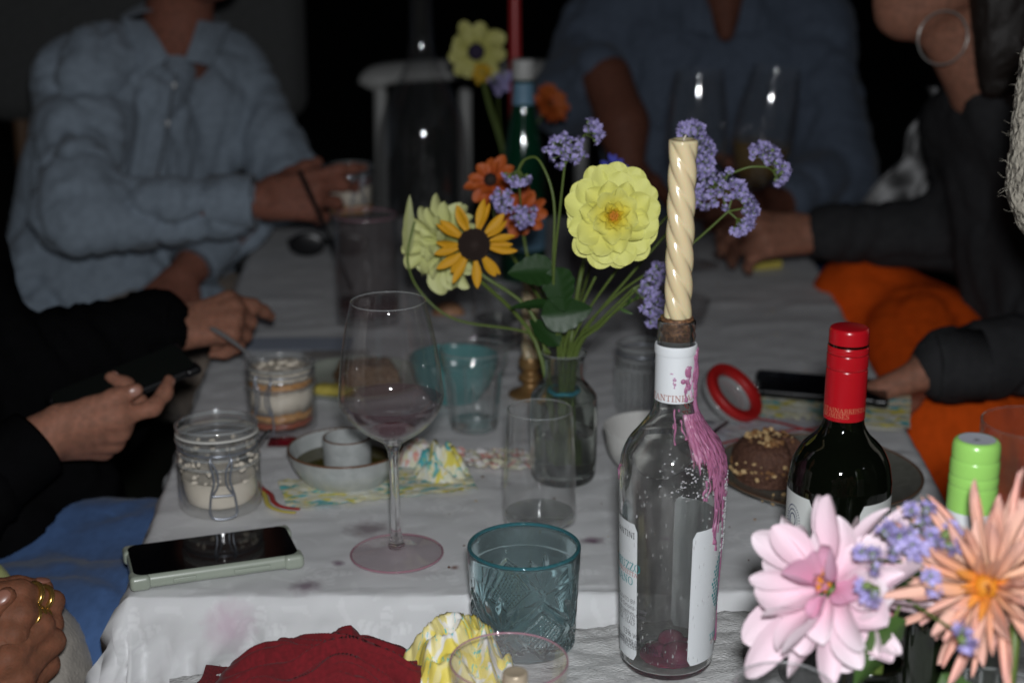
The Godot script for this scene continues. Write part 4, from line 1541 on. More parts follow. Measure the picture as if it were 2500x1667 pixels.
func twisted_candle(n: String, label: String, at: Vector3, h: float, r: float, mt: Material, lobes := 4.0) -> void:
	var t := thing(n, label, "candle", at)
	var pr := PackedVector2Array([Vector2(0, 0), Vector2(r * 0.9, 0)])
	var nn := 110
	for k in nn + 1:
		pr.append(Vector2(r, h * k / nn))
	pr.append(Vector2(r * 0.80, h + 0.0008))
	pr.append(Vector2(r * 0.55, h - 0.0012))
	pr.append(Vector2(0, h - 0.0015))
	var b := MB.new()
	b.lathe(pr, 72, func(a: float, q: Vector2) -> float:
		if q.x < r * 0.99:
			return 0.0
		var s := absf(cos(0.5 * lobes * (a + TAU * q.y / 0.082)))
		return r * (-0.20 + 0.27 * pow(s, 0.55)) * smoothstep(h + 0.002, h - 0.004, q.y) + (r * 0.06 * smoothstep(h - 0.006, h, q.y)))
	part("wax_body", b.mesh(), mt, t)
	part("wick", rope(PackedVector3Array([Vector3(0, h - 0.003, 0), Vector3(0.0004, h + 0.001, 0), Vector3(0.0016, h + 0.0035, 0.0005)]), [0.0009, 0.0009, 0.0007], 6), M.wick, t)


func candle_bottle() -> void:
	var at := Vector3(0.1205, 0.7525, -1.072)
	var t := thing("wine_bottle", "clear wine bottle used as candlestick, coated in pink wax drips, centre right", "bottle", at)
	var pr := smooth2([0.0, 0.006, 0.020, 0.003, 0.031, 0.0005, 0.0350, 0.0035, 0.0362, 0.012, 0.0375, 0.06, 0.0390, 0.12, 0.0397, 0.152, 0.0395, 0.163, 0.0378, 0.173, 0.0335, 0.183, 0.0265, 0.192, 0.0200, 0.201, 0.0160, 0.209, 0.0146, 0.218, 0.0143, 0.245], 5)
	var neck := V2([0.0143, 0.245, 0.0143, 0.258, 0.0143, 0.2581, 0.0137, 0.2585, 0.0137, 0.2625, 0.0142, 0.263, 0.0142, 0.266, 0.0137, 0.2665, 0.0137, 0.270, 0.0142, 0.2705, 0.0140, 0.276, 0.0128, 0.277, 0.0105, 0.276])
	var full := PackedVector2Array(pr)
	full.append_array(neck)
	var inner := smooth2([0.0, 0.011, 0.02, 0.008, 0.031, 0.0055, 0.0335, 0.012, 0.0350, 0.06, 0.0365, 0.12, 0.0372, 0.152, 0.0352, 0.173, 0.0240, 0.192, 0.0135, 0.209, 0.0105, 0.245, 0.0105, 0.276], 4)
	part("glass", walled(full, inner, 72), M.bottle_glass, t)
	var rad := func(y: float) -> float: return profile_radius(full, y)
	# wax film and scuffs that cloud the inside of the glass
	var fm := MB.new()
	var ins := PackedVector2Array()
	for q in inner:
		if q.y > 0.009 and q.y < 0.215:
			ins.append(Vector2(q.x - 0.0004, q.y))
	fm.lathe(ins, 72)
	for k in fm.v.size():
		fm.uv[k] = Vector2(fposmod(atan2(fm.v[k].x, fm.v[k].z) / TAU, 1.0), fm.v[k].y * 4.0)
	part("wax_film", fm.mesh(), M.wax_film, t)
	# white neck capsule
	var cap := V2([0.0149, 0.2165, 0.0150, 0.250, 0.0152, 0.2515, 0.0152, 0.2518, 0.0157, 0.2525, 0.0158, 0.2575, 0.0153, 0.2590, 0.0146, 0.2591])
	var cpt := part("capsule", turned(cap, 56), M.paper, t)
	cpt.set_meta("label", "white neck capsule stained with pink wax")
	letters("lettering", "FANTINI", 0.0050, func(y: float) -> float: return 0.0150, -0.52, 0.2205, M.ink_brown, cpt, "Droid Serif")
	letters("lettering", "FANTINI", 0.0050, func(y: float) -> float: return 0.0150, 1.12, 0.2205, M.ink_brown, cpt, "Droid Serif")
	# labels
	var lab_a := sticker("label", rad, -2.1, -0.775, 0.013, 0.126, M.paper, t)
	var lab_b := sticker("label", rad, 0.335, 2.95, 0.013, 0.124, M.paper, t)
	for q in [["FANTINI", 0.0052, 0.1165, -1.16, M.ink_black, "Droid Sans", 1.0], ["D'ABRUZZO", 0.0068, 0.0905, -1.31, M.ink_teal, "Droid Serif", 0.95], ["ORIGINE PROTETTA", 0.0030, 0.0850, -1.36, M.ink_red, "Droid Serif", 1.0], ["TREBBIANO", 0.0068, 0.0785, -1.52, M.ink_teal, "Droid Serif", 0.95],
		["IMBOTTIGLIATO BY", 0.0026, 0.0620, -1.36, M.ink_grey, "Droid Sans", 1.0], ["nella cantina di Ortona-Italy", 0.0032, 0.0570, -1.33, M.ink_grey, "Droid Sans", 1.0], ["www.fantiniwines.com", 0.0024, 0.0520, -1.20, M.ink_grey, "Droid Sans", 1.0], ["PRODOTTO IN", 0.0024, 0.0480, -1.23, M.ink_grey, "Droid Sans", 1.0], ["ITALIA - ITALY", 0.0026, 0.0440, -1.20, M.ink_grey, "Droid Sans", 1.0],
		["13% vol", 0.0052, 0.0345, -0.945, M.ink_black, "Droid Sans", 0.85], ["CONTIENE SOLFITI CONTAINS SULFITES", 0.0022, 0.0285, -1.38, M.ink_black, "Droid Sans", 0.9], ["ENTHALT SULFITE CONTIENT DES SULFITES", 0.0022, 0.0262, -1.40, M.ink_black, "Droid Sans", 0.9], ["INNEHALLER SULFITER INDEHOLDER SULFITTER", 0.0022, 0.0239, -1.42, M.ink_black, "Droid Sans", 0.9]]:
		letters("lettering", q[0], q[1], rad, q[3], q[2], q[4], lab_a, q[5], false, q[6])
	letters("lettering", "TREBBIANO", 0.0058, rad, 1.52, 0.0310, M.ink_teal, lab_b, "Droid Serif")
	letters("lettering", "D'ABRUZZO", 0.0026, rad, 1.36, 0.0265, M.ink_red, lab_b, "Droid Serif")
	# printed drop of teal dots
	var dots := MB.new()
	for j in 17:
		for i in 9:
			var y := 0.0505 + j * 0.0032
			var wd := 0.42 * sin(PI * clampf((j + 0.6) / 17.5, 0, 1)) * (1.0 - 0.35 * j / 17.0)
			var a := 1.26 + (i - 4 + (0.5 if j % 2 else 0.0)) * 0.095 + 0.006 * j
			if absf(a - 1.26) > wd:
				continue
			var o := dots.v.size()
			var r: float = rad.call(y) + 0.00045
			dots.add(Vector3(sin(a) * r, y, cos(a) * r))
			for k in 10:
				var w := TAU * k / 10
				var aa: float = a + cos(w) * 0.00125 / r
				dots.add(Vector3(sin(aa) * r, y + sin(w) * 0.00125, cos(aa) * r))
			for k in 10:
				dots.tri(o, o + 1 + (k + 1) % 10, o + 1 + k)
	part("dot_print", dots.mesh(), M.ink_teal, lab_b)
	# pink wax: a curtain down the right shoulder, thin runs elsewhere
	var rng := RandomNumberGenerator.new()
	rng.seed = 77
	var wax := MB.new()
	wax.grid(70, 60, func(u: float, w: float) -> Vector3:
		var a := lerpf(0.30, 2.0, u)
		var low := 0.142 + 0.012 * nz.get_noise_1d(a * 9.0) + 0.010 * nz.get_noise_1d(a * 30.0 + 5.0) + 0.038 * smoothstep(0.95, 0.42, a)
		var y := lerpf(low, 0.2085, w)
		var edge := minf(minf(u, 1.0 - u) * 9.0, minf(w * 7.0, 1.0))
		var th := (0.0013 + 0.0012 * ridge(nz.get_noise_2d(a * 9.0 + (0.21 - y) * 6.0, y * 26.0) * 1.5) + 0.0006 * nz.get_noise_2d(a * 40.0, y * 160.0)) * smoothstep(0.0, 1.0, edge)
		var r: float = rad.call(y) - 0.0003 + th
		return Vector3(sin(a) * r, y, cos(a) * r))
	part("wax_curtain", wax.mesh(), M.pink_wax, t)
	wax = MB.new()
	wax.append(drips(rad, 0.55, 1.8, 0.172, 0.118, 12, rng, 0.0014), Transform3D())
	wax.append(drips(func(y: float) -> float: return maxf(rad.call(y), 0.0153), 1.05, 1.75, 0.257, 0.190, 10, rng, 0.0018), Transform3D())
	wax.append(drips(func(y: float) -> float: return maxf(rad.call(y), 0.0150), 0.45, 1.0, 0.245, 0.205, 4, rng, 0.0011), Transform3D())
	wax.append(drips(rad, 1.35, 1.95, 0.165, 0.005, 12, rng, 0.0013), Transform3D())
	wax.append(drips(rad, 0.55, 1.0, 0.17, 0.10, 4, rng, 0.0010), Transform3D())
	wax.append(drips(rad, -0.15, 0.5, 0.213, 0.178, 4, rng, 0.0009), Transform3D())
	wax.append(drips(rad, 0.90, 0.98, 0.150, 0.085, 2, rng, 0.0014), Transform3D())
	wax.append(drips(rad, -1.65, -1.4, 0.165, 0.14, 2, rng, 0.0010), Transform3D())
	for q in [[0.52, 0.2405, 0.0030, 0.0042], [0.30, 0.2335, 0.0020, 0.0020], [0.62, 0.2290, 0.0017, 0.0032]]:
		wax.ball(Vector3(sin(q[0]) * 0.0151, q[1], cos(q[0]) * 0.0151), Vector3(q[2], q[3], 0.0011), 10, 6)
	var w := part("wax_drips", wax.mesh(), M.pink_wax, t)
	w.set_meta("kind", "stuff")
	w.set_meta("label", "pink wax run down the right shoulder")
	var st := drips(func(y: float) -> float: return 0.01505, -0.45, 0.9, 0.243, 0.217, 6, rng, 0.0008)
	part("wax_stain", st.mesh(), M.pale_pink_wax, t)
	var fr := MB.new()
	for k in 130:
		var y := 0.150 + 0.045 * rng.randf() * rng.randf_range(0.4, 1.0)
		var a := rng.randfn(0.22, 0.30)
		var r: float = rad.call(y) + 0.0003
		fr.ball(Vector3(sin(a) * r, y, cos(a) * r), Vector3(rng.randf_range(0.0002, 0.0011), rng.randf_range(0.0002, 0.0010), 0.0002), 5, 3)
	for k in 240:
		var y := 0.012 + 0.15 * rng.randf()
		var a := rng.randf_range(-1.4, 1.6)
		var r: float = rad.call(y) + 0.0003
		fr.ball(Vector3(sin(a) * r, y, cos(a) * r), Vector3(rng.randf_range(0.0001, 0.0004), rng.randf_range(0.0002, 0.0022), 0.0002), 5, 3)
	for k in 110:
		var y := 0.10 + 0.06 * rng.randf()
		var a := rng.randf_range(1.1, 1.7)
		var r: float = rad.call(y) + 0.0018
		fr.ball(Vector3(sin(a) * r, y, cos(a) * r), Vector3(0.0006, rng.randf_range(0.0004, 0.0018), 0.0004), 5, 3)
	var fo := part("wax_flecks", fr.mesh(), M.frost, t)
	fo.set_meta("kind", "stuff")
	var lump := MB.new()
	for q in [[0.008, 0.012, 0.012, 0.0135], [0.016, 0.011, 0.002, 0.012], [-0.006, 0.010, 0.004, 0.010], [0.004, 0.016, -0.004, 0.011], [0.019, 0.013, 0.010, 0.008], [0.002, 0.0085, 0.004, 0.024]]:
		lump.ball(Vector3(q[0], q[1], q[2]), Vector3(q[3], minf(q[3] * 0.75, 0.010 if q[3] < 0.02 else 0.003), q[3]), 14, 9)
	part("wax_lumps", lump.mesh(), M.magenta_wax, t)
	# cork-brown residue in the mouth
	part("mouth_residue", turned(V2([0.0, 0.262, 0.0100, 0.262, 0.0104, 0.268, 0.0104, 0.2755, 0.0125, 0.2772, 0.0118, 0.2790, 0.0090, 0.2785, 0.0, 0.278]), 40), M.burnt, t)
	twisted_candle("twisted_candle", "ivory rope-twisted candle, unlit, standing in the wax-coated clear bottle", at + Vector3(0.0006, 0.2788, 0), 0.1295, 0.0096, M.ivory_wax)


func red_bottle() -> void:
	var t := thing("wine_bottle", "dark red wine bottle with red screw cap beside the cake plate", "bottle", Vector3(0.241, 0.7525, -1.045))
	var pr := smooth2([0.0, 0.004, 0.03, 0.001, 0.0362, 0.004, 0.0372, 0.012, 0.0374, 0.09, 0.0376, 0.155, 0.0370, 0.166, 0.0345, 0.178, 0.0285, 0.189, 0.0205, 0.197, 0.0160, 0.204, 0.0144, 0.212, 0.0138, 0.23, 0.0135, 0.272, 0.0, 0.273], 6)
	part("glass", turned(pr, 72), M.black_glass, t)
	var rad := func(y: float) -> float: return profile_radius(pr, y)
	var cap := V2([0.0148, 0.2115, 0.0148, 0.2114, 0.0149, 0.2116, 0.01485, 0.2475, 0.0146, 0.2482, 0.0143, 0.2490, 0.0146, 0.2498, 0.0149, 0.2505, 0.01495, 0.2590, 0.0147, 0.2595, 0.0145, 0.2602, 0.0148, 0.2610, 0.0149, 0.2622, 0.0146, 0.2628, 0.0147, 0.2636, 0.0149, 0.2642, 0.01475, 0.2650, 0.0141, 0.2662, 0.0140, 0.2668, 0.0143, 0.2680, 0.01425, 0.2760, 0.0137, 0.2782, 0.0125, 0.2790, 0.0, 0.2792])
	var b := MB.new()
	b.lathe(cap, 96, func(a: float, q: Vector2) -> float: return 0.00016 * sin(a * 48.0) if q.y > 0.2506 and q.y < 0.2592 else 0.0)
	var sc := part("screw_cap", b.mesh(), M.red_cap, t)
	letters("lettering", "SUSTAINABLE", 0.0034, func(y: float) -> float: return 0.01487, -0.72, 0.2200, M.ink_gold, sc, "Droid Serif")
	letters("lettering", "PROMISES", 0.0034, func(y: float) -> float: return 0.01487, -0.76, 0.2160, M.ink_gold, sc, "Droid Serif")
	letters("lettering", "SUSTAINABLE", 0.0034, func(y: float) -> float: return 0.01487, 1.05, 0.2200, M.ink_gold, sc, "Droid Serif")
	var lab_a := sticker("label", rad, -2.0, -0.72, 0.03, 0.157, M.paper_dim, t)
	var lab_b := sticker("label", rad, 0.20, 2.0, 0.03, 0.156, M.paper_dim, t)
	# curly dot ornament on the left label
	var sp := MB.new()
	for k in 3:
		for j in 34:
			var an := TAU * j / 34.0
			var rr := 0.0035 + 0.0022 * k
			var y := 0.136 + sin(an) * rr * 1.5
			var a := -1.22 + cos(an) * rr / 0.0376
			var r: float = rad.call(y) + 0.0005
			sp.ball(Vector3(sin(a) * r, y, cos(a) * r), Vector3(0.0004, 0.0006, 0.0003), 5, 3)
	part("ornament_print", sp.mesh(), M.ink_navy, lab_a)
	for q in [["UNDURRAGA", 0.0072, 0.1420, 1.14, M.ink_black, "Droid Sans", false], ["ESTABLISHED", 0.0028, 0.1365, 1.12, M.ink_grey, "Droid Sans", false], ["CARMENERE", 0.0042, 0.1300, 1.12, M.ink_black, "Droid Sans", true], ["our violet colour and ripe", 0.0040, 0.1210, 1.06, M.ink_grey, "Droid Sans", false], ["fruits of the valley", 0.0036, 0.1150, 1.06, M.ink_grey, "Droid Sans", false]]:
		letters("lettering", q[0], q[1], rad, q[3], q[2], q[4], lab_b, q[5], q[6])


func green_bottle_near() -> void:
	var t := thing("wine_bottle", "bottle with bright green screw cap and white paper sleeve behind the peach dahlia", "bottle", Vector3(0.302, 0.7525, -0.930))
	var pr := smooth2([0.0, 0.003, 0.03, 0.001, 0.034, 0.01, 0.035, 0.09, 0.034, 0.115, 0.027, 0.132, 0.018, 0.145, 0.0150, 0.156, 0.0147, 0.19, 0.0147, 0.23], 5)
	part("glass", turned(pr, 56), M.green_glass, t)
	var slv := part("paper_sleeve", turned(V2([0.0160, 0.140, 0.0160, 0.150, 0.0158, 0.1895, 0.0150, 0.190]), 48), M.paper, t)
	var cap := V2([0.0158, 0.1888, 0.0160, 0.1885, 0.0160, 0.2035, 0.0157, 0.2045, 0.0154, 0.2052, 0.0157, 0.2060, 0.0160, 0.2070, 0.0160, 0.2105, 0.0156, 0.2118, 0.0153, 0.2124, 0.0156, 0.2132, 0.0159, 0.2142, 0.0158, 0.2215, 0.0153, 0.2228, 0.0150, 0.2234, 0.0152, 0.2242, 0.0154, 0.2252, 0.0154, 0.2315, 0.0147, 0.2345, 0.0132, 0.2360, 0.0118, 0.2362])
	part("screw_cap", turned(cap, 64), M.green_cap, t)
	part("cap_disc", turned(V2([0.0118, 0.2361, 0.0112, 0.2359, 0.0, 0.2358]), 40), M.disc_grey, t)
	var f := MB.new()
	f.rbox(Vector3(0.0028, 0.0001, 0.0004), 0.0001, Vector3(-0.001, 0.2361, 0.003), 1)
	f.rbox(Vector3(0.0004, 0.0001, 0.0026), 0.0001, Vector3(-0.001, 0.2361, 0.0015), 1)
	f.rbox(Vector3(0.0018, 0.0001, 0.0004), 0.0001, Vector3(0.0, 0.2361, 0.0005), 1)
	part("emblem", f.mesh(), M.ink_grey, t)
	letters("lettering", "FANTINI", 0.0072, func(y: float) -> float: return 0.0160, 0.05, 0.1630, M.ink_grey, slv, "Droid Sans")


func wine_glass() -> void:
	var t := thing("wine_glass", "tall stemmed wine glass with a sip of red wine in front of the ceramic dish", "wine glass", Vector3(-0.1037, 0.7555, -1.262))
	t.rotation.z = 0.012
	var outer := smooth2([0.0, 0.0006, 0.030, 0.0006, 0.0405, 0.0012, 0.0416, 0.0022, 0.0405, 0.0030, 0.022, 0.0055, 0.010, 0.0095, 0.0068, 0.0125, 0.0, 0.0128], 5)
	part("foot", turned(outer, 64), M.foot_glass, t)
	part("stem", turned(smooth2([0.0, 0.008, 0.0075, 0.0095, 0.0060, 0.016, 0.0046, 0.030, 0.0042, 0.070, 0.0046, 0.096, 0.0070, 0.105, 0.0085, 0.1085, 0.0, 0.1105], 6), 36, true), M.stem_glass, t)
	outer = smooth2([0.0080, 0.1080, 0.0150, 0.1125, 0.0300, 0.1235, 0.0420, 0.1375, 0.0460, 0.1490, 0.0455, 0.1600, 0.0428, 0.185, 0.0385, 0.211, 0.0323, 0.2365], 5)
	var inner := smooth2([0.0, 0.1115, 0.008, 0.1128, 0.0150, 0.1150, 0.0295, 0.1250, 0.0412, 0.1385, 0.0450, 0.1495, 0.0446, 0.1600, 0.0420, 0.185, 0.0377, 0.211, 0.0316, 0.2368], 5)
	part("glass_bowl", walled(outer, inner, 72), M.fine_glass, t)
	part("wine_film", turned(smooth2([0.010, 0.1132, 0.0150, 0.1152, 0.0293, 0.1252, 0.0409, 0.1386, 0.0446, 0.1480], 5), 64), M.wine_film, t)
	var wn := PackedVector2Array([Vector2(0, 0.1119)])
	for q in smooth2([0.008, 0.1132, 0.0150, 0.1154, 0.0215, 0.1195], 5):
		wn.append(q - Vector2(0.0003, 0))
	wn.append(Vector2(0.0200, 0.1197))
	wn.append(Vector2(0.0, 0.1196))
	part("wine", turned(wn, 56), M.wine, t)
	# the wine-stained rim of the foot
	var fr := PackedVector3Array()
	for k in 49:
		fr.append(Vector3(cos(TAU * k / 48) * 0.0413, 0.0022, sin(TAU * k / 48) * 0.0413))
	var b := MB.new()
	b.tube(fr, PackedFloat32Array([0.0011]), 8, 1.0, false)
	part("foot_rim", b.mesh(), M.pink_glass_edge, t)
	var fr2 := PackedVector3Array()
	for k in 49:
		fr2.append(Vector3(cos(TAU * k / 48) * 0.0320, 0.2368, sin(TAU * k / 48) * 0.0320))
	var b2 := MB.new()
	b2.tube(fr2, PackedFloat32Array([0.0006]), 6, 1.0, false)
	part("lip", b2.mesh(), M.lip_glass, t)


func leaf_cut(u: float, w: float, ang: float, ln: float, wid: float) -> float:
	var x := u * cos(ang) - w * sin(ang)
	var y := u * sin(ang) + w * cos(ang)
	var f := y / ln
	if f < 0.02 or f > 1.0:
		return 0.0
	var half := wid * pow(sin(PI * f), 0.8)
	var e := absf(x) / maxf(half, 0.0001)
	return maxf(0.0, 1.0 - e)


func blue_glass() -> void:
	var t := thing("tumbler", "teal pressed-glass tumbler cut with leaves and diamonds, at the linen's edge", "tumbler", Vector3(0.0095, 0.7525, -1.102), "", 0.35)
	var prof := PackedVector2Array([Vector2(0, 0.0008), Vector2(0.036, 0.0006), Vector2(0.0402, 0.002)])
	var n := 96
	for k in n + 1:
		var y := 0.003 + 0.0625 * k / n
		prof.append(Vector2(0.0408 + 0.0030 * (y / 0.066), y))
	for q in [[0.0442, 0.067], [0.0445, 0.0800], [0.0447, 0.0825], [0.0440, 0.0842], [0.0428, 0.0843], [0.0418, 0.0835], [0.0412, 0.080], [0.0398, 0.062], [0.0385, 0.03], [0.0365, 0.014], [0.028, 0.0098], [0.0, 0.010]]:
		prof.append(Vector2(q[0], q[1]))
	var b := MB.new()
	b.lathe(prof, 336, func(a: float, q: Vector2) -> float:
		if q.y < 0.003 or q.y > 0.066 or q.x < 0.04:
			return 0.0
		var u := fposmod(a / TAU * 4.0, 1.0) - 0.5
		var w := (q.y - 0.003) / 0.0625
		var x := u * 1.06
		var d := 0.0
		for k in 5:
			d = maxf(d, 0.9 * leaf_cut(x, w - 0.40, (k - 2) * 0.52, 0.50 if k == 2 else 0.44, 0.085))
		for s in [-1.0, 1.0]:
			var l: float = (w - 0.34) - s * x * 0.86
			if s * x > -0.02:
				d = maxf(d, 1.0 - absf(l) / 0.055)
			d = maxf(d, 0.9 * leaf_cut(x, w - 0.30, PI + s * 0.45, 0.30, 0.07))
			d = maxf(d, 0.8 * leaf_cut(x, w - 0.30, PI + s * 1.0, 0.34, 0.07))
			d = maxf(d, 0.8 * leaf_cut(x - s * 0.53, w - 0.95, PI - s * 0.5, 0.28, 0.07))
		d = maxf(d, 0.9 * leaf_cut(x, w - 0.30, PI, 0.29, 0.07))
		var dia := absf(absf(x) - 0.53) * 0.9 + absf(w - 0.36)
		if dia < 0.27:
			var p := fposmod((x + w * 0.95) * 15.0, 1.0) - 0.5
			var r := fposmod((x - w * 0.95) * 15.0, 1.0) - 0.5
			d = maxf(d * 0.2, 1.3 * (absf(p) + absf(r)) - 0.55)
		elif dia < 0.31:
			d = 1.0
		var fade := smoothstep(0.0, 0.05, w) * smoothstep(1.0, 0.97, w)
		return -0.0028 * clampf(d, 0.0, 1.0) * fade)
	part("cut_glass", b.mesh(true, true), M.teal_glass, t)
	var fr := PackedVector3Array()
	for k in 73:
		fr.append(Vector3(cos(TAU * k / 72) * 0.0431, 0.0836, sin(TAU * k / 72) * 0.0431))
	var b2 := MB.new()
	b2.tube(fr, PackedFloat32Array([0.0016]), 10, 1.0, false)
	part("rim", b2.mesh(), M.teal_rim, t)


func plain_tumbler(n: String, label: String, at: Vector3, r0: float, r1: float, h: float, base: float, mt: Material, lip: Material, water := 0.0, cat := "glass") -> Node3D:
	var t := thing(n, label, cat, at)
	var o := smooth2([0.0, 0.001, r0 * 0.85, 0.0006, r0 * 0.97, 0.0025, r0, 0.008, lerpf(r0, r1, 0.5) + (r0 + r1) * 0.012, h * 0.55, r1, h], 6)
	var i := smooth2([0.0, base, r0 * 0.6, base, r0 * 0.88, base + 0.003, r0 * 0.93, base + 0.010, lerpf(r0, r1, 0.5) * 0.975, h * 0.6, r1 - 0.0012, h + 0.0004], 6)
	part("glass", walled(o, i, 64), mt, t)
	var fr := PackedVector3Array()
	for k in 57:
		fr.append(Vector3(cos(TAU * k / 56) * (r1 - 0.0006), h, sin(TAU * k / 56) * (r1 - 0.0006)))
	var b := MB.new()
	b.tube(fr, PackedFloat32Array([0.0008]), 7, 1.0, false)
	part("lip", b.mesh(), lip, t)
	# the thick base, a lens of solid glass
	part("glass_base", turned(V2([0.0, 0.0012, r0 * 0.84, 0.001, r0 * 0.95, 0.003, r0 * 0.95, base * 0.8, r0 * 0.85, base - 0.0005, 0.0, base - 0.0006]), 48, true), M.clear_solid, t)
	if water > 0.0:
		part("water", turned(V2([0.0, base + 0.0006, r0 * 0.86, base + 0.0008, r0 * 0.915, base + 0.008, lerpf(r0, r1, water / h) * 0.955, water, lerpf(r0, r1, water / h) * 0.94, water - 0.0006, 0.0, water - 0.0008]), 48, true), M.water, t)
	return t


func phone(n: String, label: String, at: Vector3, bs: Basis, sx: float, sz: float, th: float, edge: Material, scr: Material) -> void:
	var t := thing(n, label, "phone", at)
	t.basis = bs
	var b := MB.new()
	b.rbox(Vector3(sx, th, sz), th * 0.8, Vector3.ZERO, 4)
	# rounded plan corners
	for k in b.v.size():
		var q := b.v[k]
		var cr := 0.012
		var ix := clampf(q.x, -sx + cr, sx - cr)
		var iz := clampf(q.z, -sz + cr, sz - cr)
		if q.x != ix and q.z != iz:
			var d := Vector2(q.x - ix, q.z - iz)
			var m := maxf(absf(d.x), absf(d.y))
			var e := d.normalized() * m
			b.v[k] = Vector3(ix + e.x, q.y, iz + e.y)
	part("case", b.mesh(true, false, true), edge, t)
	var s := MB.new()
	var pts := []
	for c in 4:
		for k in 7:
			var a := PI * 0.5 * c + PI * 0.5 * k / 6.0
			var ccx: float = (sx - 0.0125) * (1 if c in [0, 3] else -1)
			var ccz: float = (sz - 0.0125) * (1 if c in [0, 1] else -1)
			pts.append(Vector3(ccx + cos(a) * 0.0090, th + 0.0004, ccz + sin(a) * 0.0090))
	var o := s.add(Vector3(0, th + 0.0004, 0))
	for q in pts:
		s.add(q)
	for k in pts.size():
		s.tri(o, o + 1 + k, o + 1 + (k + 1) % pts.size())
	part("screen", s.mesh(), scr, t)
	for q in [[-0.3, 0.010], [0.30, 0.016]]:
		var bt := MB.new()
		bt.rbox(Vector3(q[1], th * 0.28, 0.0011), 0.0008, Vector3(sx * q[0] * 1.3, 0, sz), 2)
		part("button", bt.mesh(), edge, t)
	for q in [[-1, 1], [1, 1], [1, -1], [-1, -1]]:
		var bm := MB.new()
		bm.rbox(Vector3(0.009, th * 1.03, 0.009), 0.0045, Vector3(q[0] * (sx - 0.0082), 0, q[1] * (sz - 0.0082)), 3)
		part("corner_bumper", bm.mesh(), edge, t)


func clip_jar(n: String, label: String, at: Vector3, r: float, h: float, lid: bool, turn: float) -> Node3D:
	var t := thing(n, label, "jar", at, "", turn)
	var o := smooth2([0.0, 0.004, r * 0.8, 0.001, r * 0.95, 0.003, r, 0.010, r * 0.99, h * 0.55, r * 0.985, h * 0.70, r * 0.90, h * 0.84, r * 0.89, h * 0.90, r * 0.95, h * 0.93, r * 0.94, h * 0.98], 5)
	var i := smooth2([0.0, 0.008, r * 0.8, 0.0075, r * 0.90, 0.014, r * 0.915, h * 0.55, r * 0.91, h * 0.70, r * 0.83, h * 0.84, r * 0.82, h * 0.98], 5)
	part("glass", walled(o, i, 56), M.jar_glass, t)
	for k in 3:
		var rg := PackedVector3Array()
		for j in 49:
			rg.append(Vector3(cos(TAU * j / 48), 0, sin(TAU * j / 48)) * (r * [0.985, 0.955, 0.965][k]) + Vector3(0, h * [0.68, 0.80, 0.955][k], 0))
		var bb := MB.new()
		bb.tube(rg, PackedFloat32Array([[0.0016, 0.0014, 0.0020][k]]), 7, 1.0, false)
		part("glass_ridge", bb.mesh(), M.lip_glass, t)
	# steel wire neck band and clip loop
	var wr := MB.new()
	var nb := PackedVector3Array()
	for j in 45:
		nb.append(Vector3(cos(TAU * j / 44), 0, sin(TAU * j / 44)) * r * 0.945 + Vector3(0, h * 0.865, 0))
	wr.tube(nb, PackedFloat32Array([0.0012]), 7, 1.0, false)
	part("neck_wire", wr.mesh(), M.wire, t)
	var cl := MB.new()
	for s in [-1.0, 1.0]:
		cl.tube(smooth3([Vector3(s * 0.008, h * 0.90, r * 0.96), Vector3(s * 0.010, h * 0.80, r * 1.06), Vector3(s * 0.0075, h * 0.58, r * 1.09), Vector3(s * 0.011, h * 0.36, r * 1.06), Vector3(s * 0.0125, h * 0.16, r * 1.10), Vector3(s * 0.010, h * 0.09, r * 1.13)], 5), PackedFloat32Array([0.0012]), 7)
		cl.tube(smooth3([Vector3(s * 0.0095, h * 0.83, r * 1.03), Vector3(s * 0.0045, h * 0.70, r * 1.08), Vector3(s * 0.004, h * 0.52, r * 1.10), Vector3(s * 0.010, h * 0.37, r * 1.07)], 5), PackedFloat32Array([0.0010]), 7)
	cl.tube(smooth3([Vector3(-0.010, h * 0.09, r * 1.13), Vector3(-0.004, h * 0.075, r * 1.15), Vector3(0.004, h * 0.075, r * 1.15), Vector3(0.010, h * 0.09, r * 1.13)], 5), PackedFloat32Array([0.0012]), 7)
	cl.tube(PackedVector3Array([Vector3(-0.0105, h * 0.365, r * 1.065), Vector3(0.0105, h * 0.365, r * 1.065)]), PackedFloat32Array([0.0010]), 7)
	part("wire_clip", cl.mesh(), M.wire, t)
	if lid:
		var tilt := Transform3D(Basis(Vector3(1, 0, 0), -0.05), Vector3(0, 0.002, 0))
		part("gasket", turned(V2([r * 0.90, h * 0.975, r * 0.985, h * 0.975, r * 0.995, h * 0.985, r * 0.985, h * 1.002, r * 0.90, h * 1.0]), 48), M.gasket_white, t, tilt)
		part("lid", turned(smooth2([r * 0.84, h * 1.0, r * 0.96, h * 1.005, r * 0.985, h * 1.03, r * 0.96, h * 1.10, r * 0.86, h * 1.155, r * 0.70, h * 1.17, r * 0.62, h * 1.13, 0.0, h * 1.125], 4), 48), M.jar_glass, t, tilt)
		var lr := PackedVector3Array()
		for j in 49:
			lr.append(Vector3(cos(TAU * j / 48), 0, sin(TAU * j / 48)) * (r * 0.97) + Vector3(0, h * 1.09, 0))
		var b2 := MB.new()
		b2.tube(lr, PackedFloat32Array([0.0014]), 7, 1.0, false)
		part("lid_ridge", b2.mesh(), M.lip_glass, t, tilt)
	return t


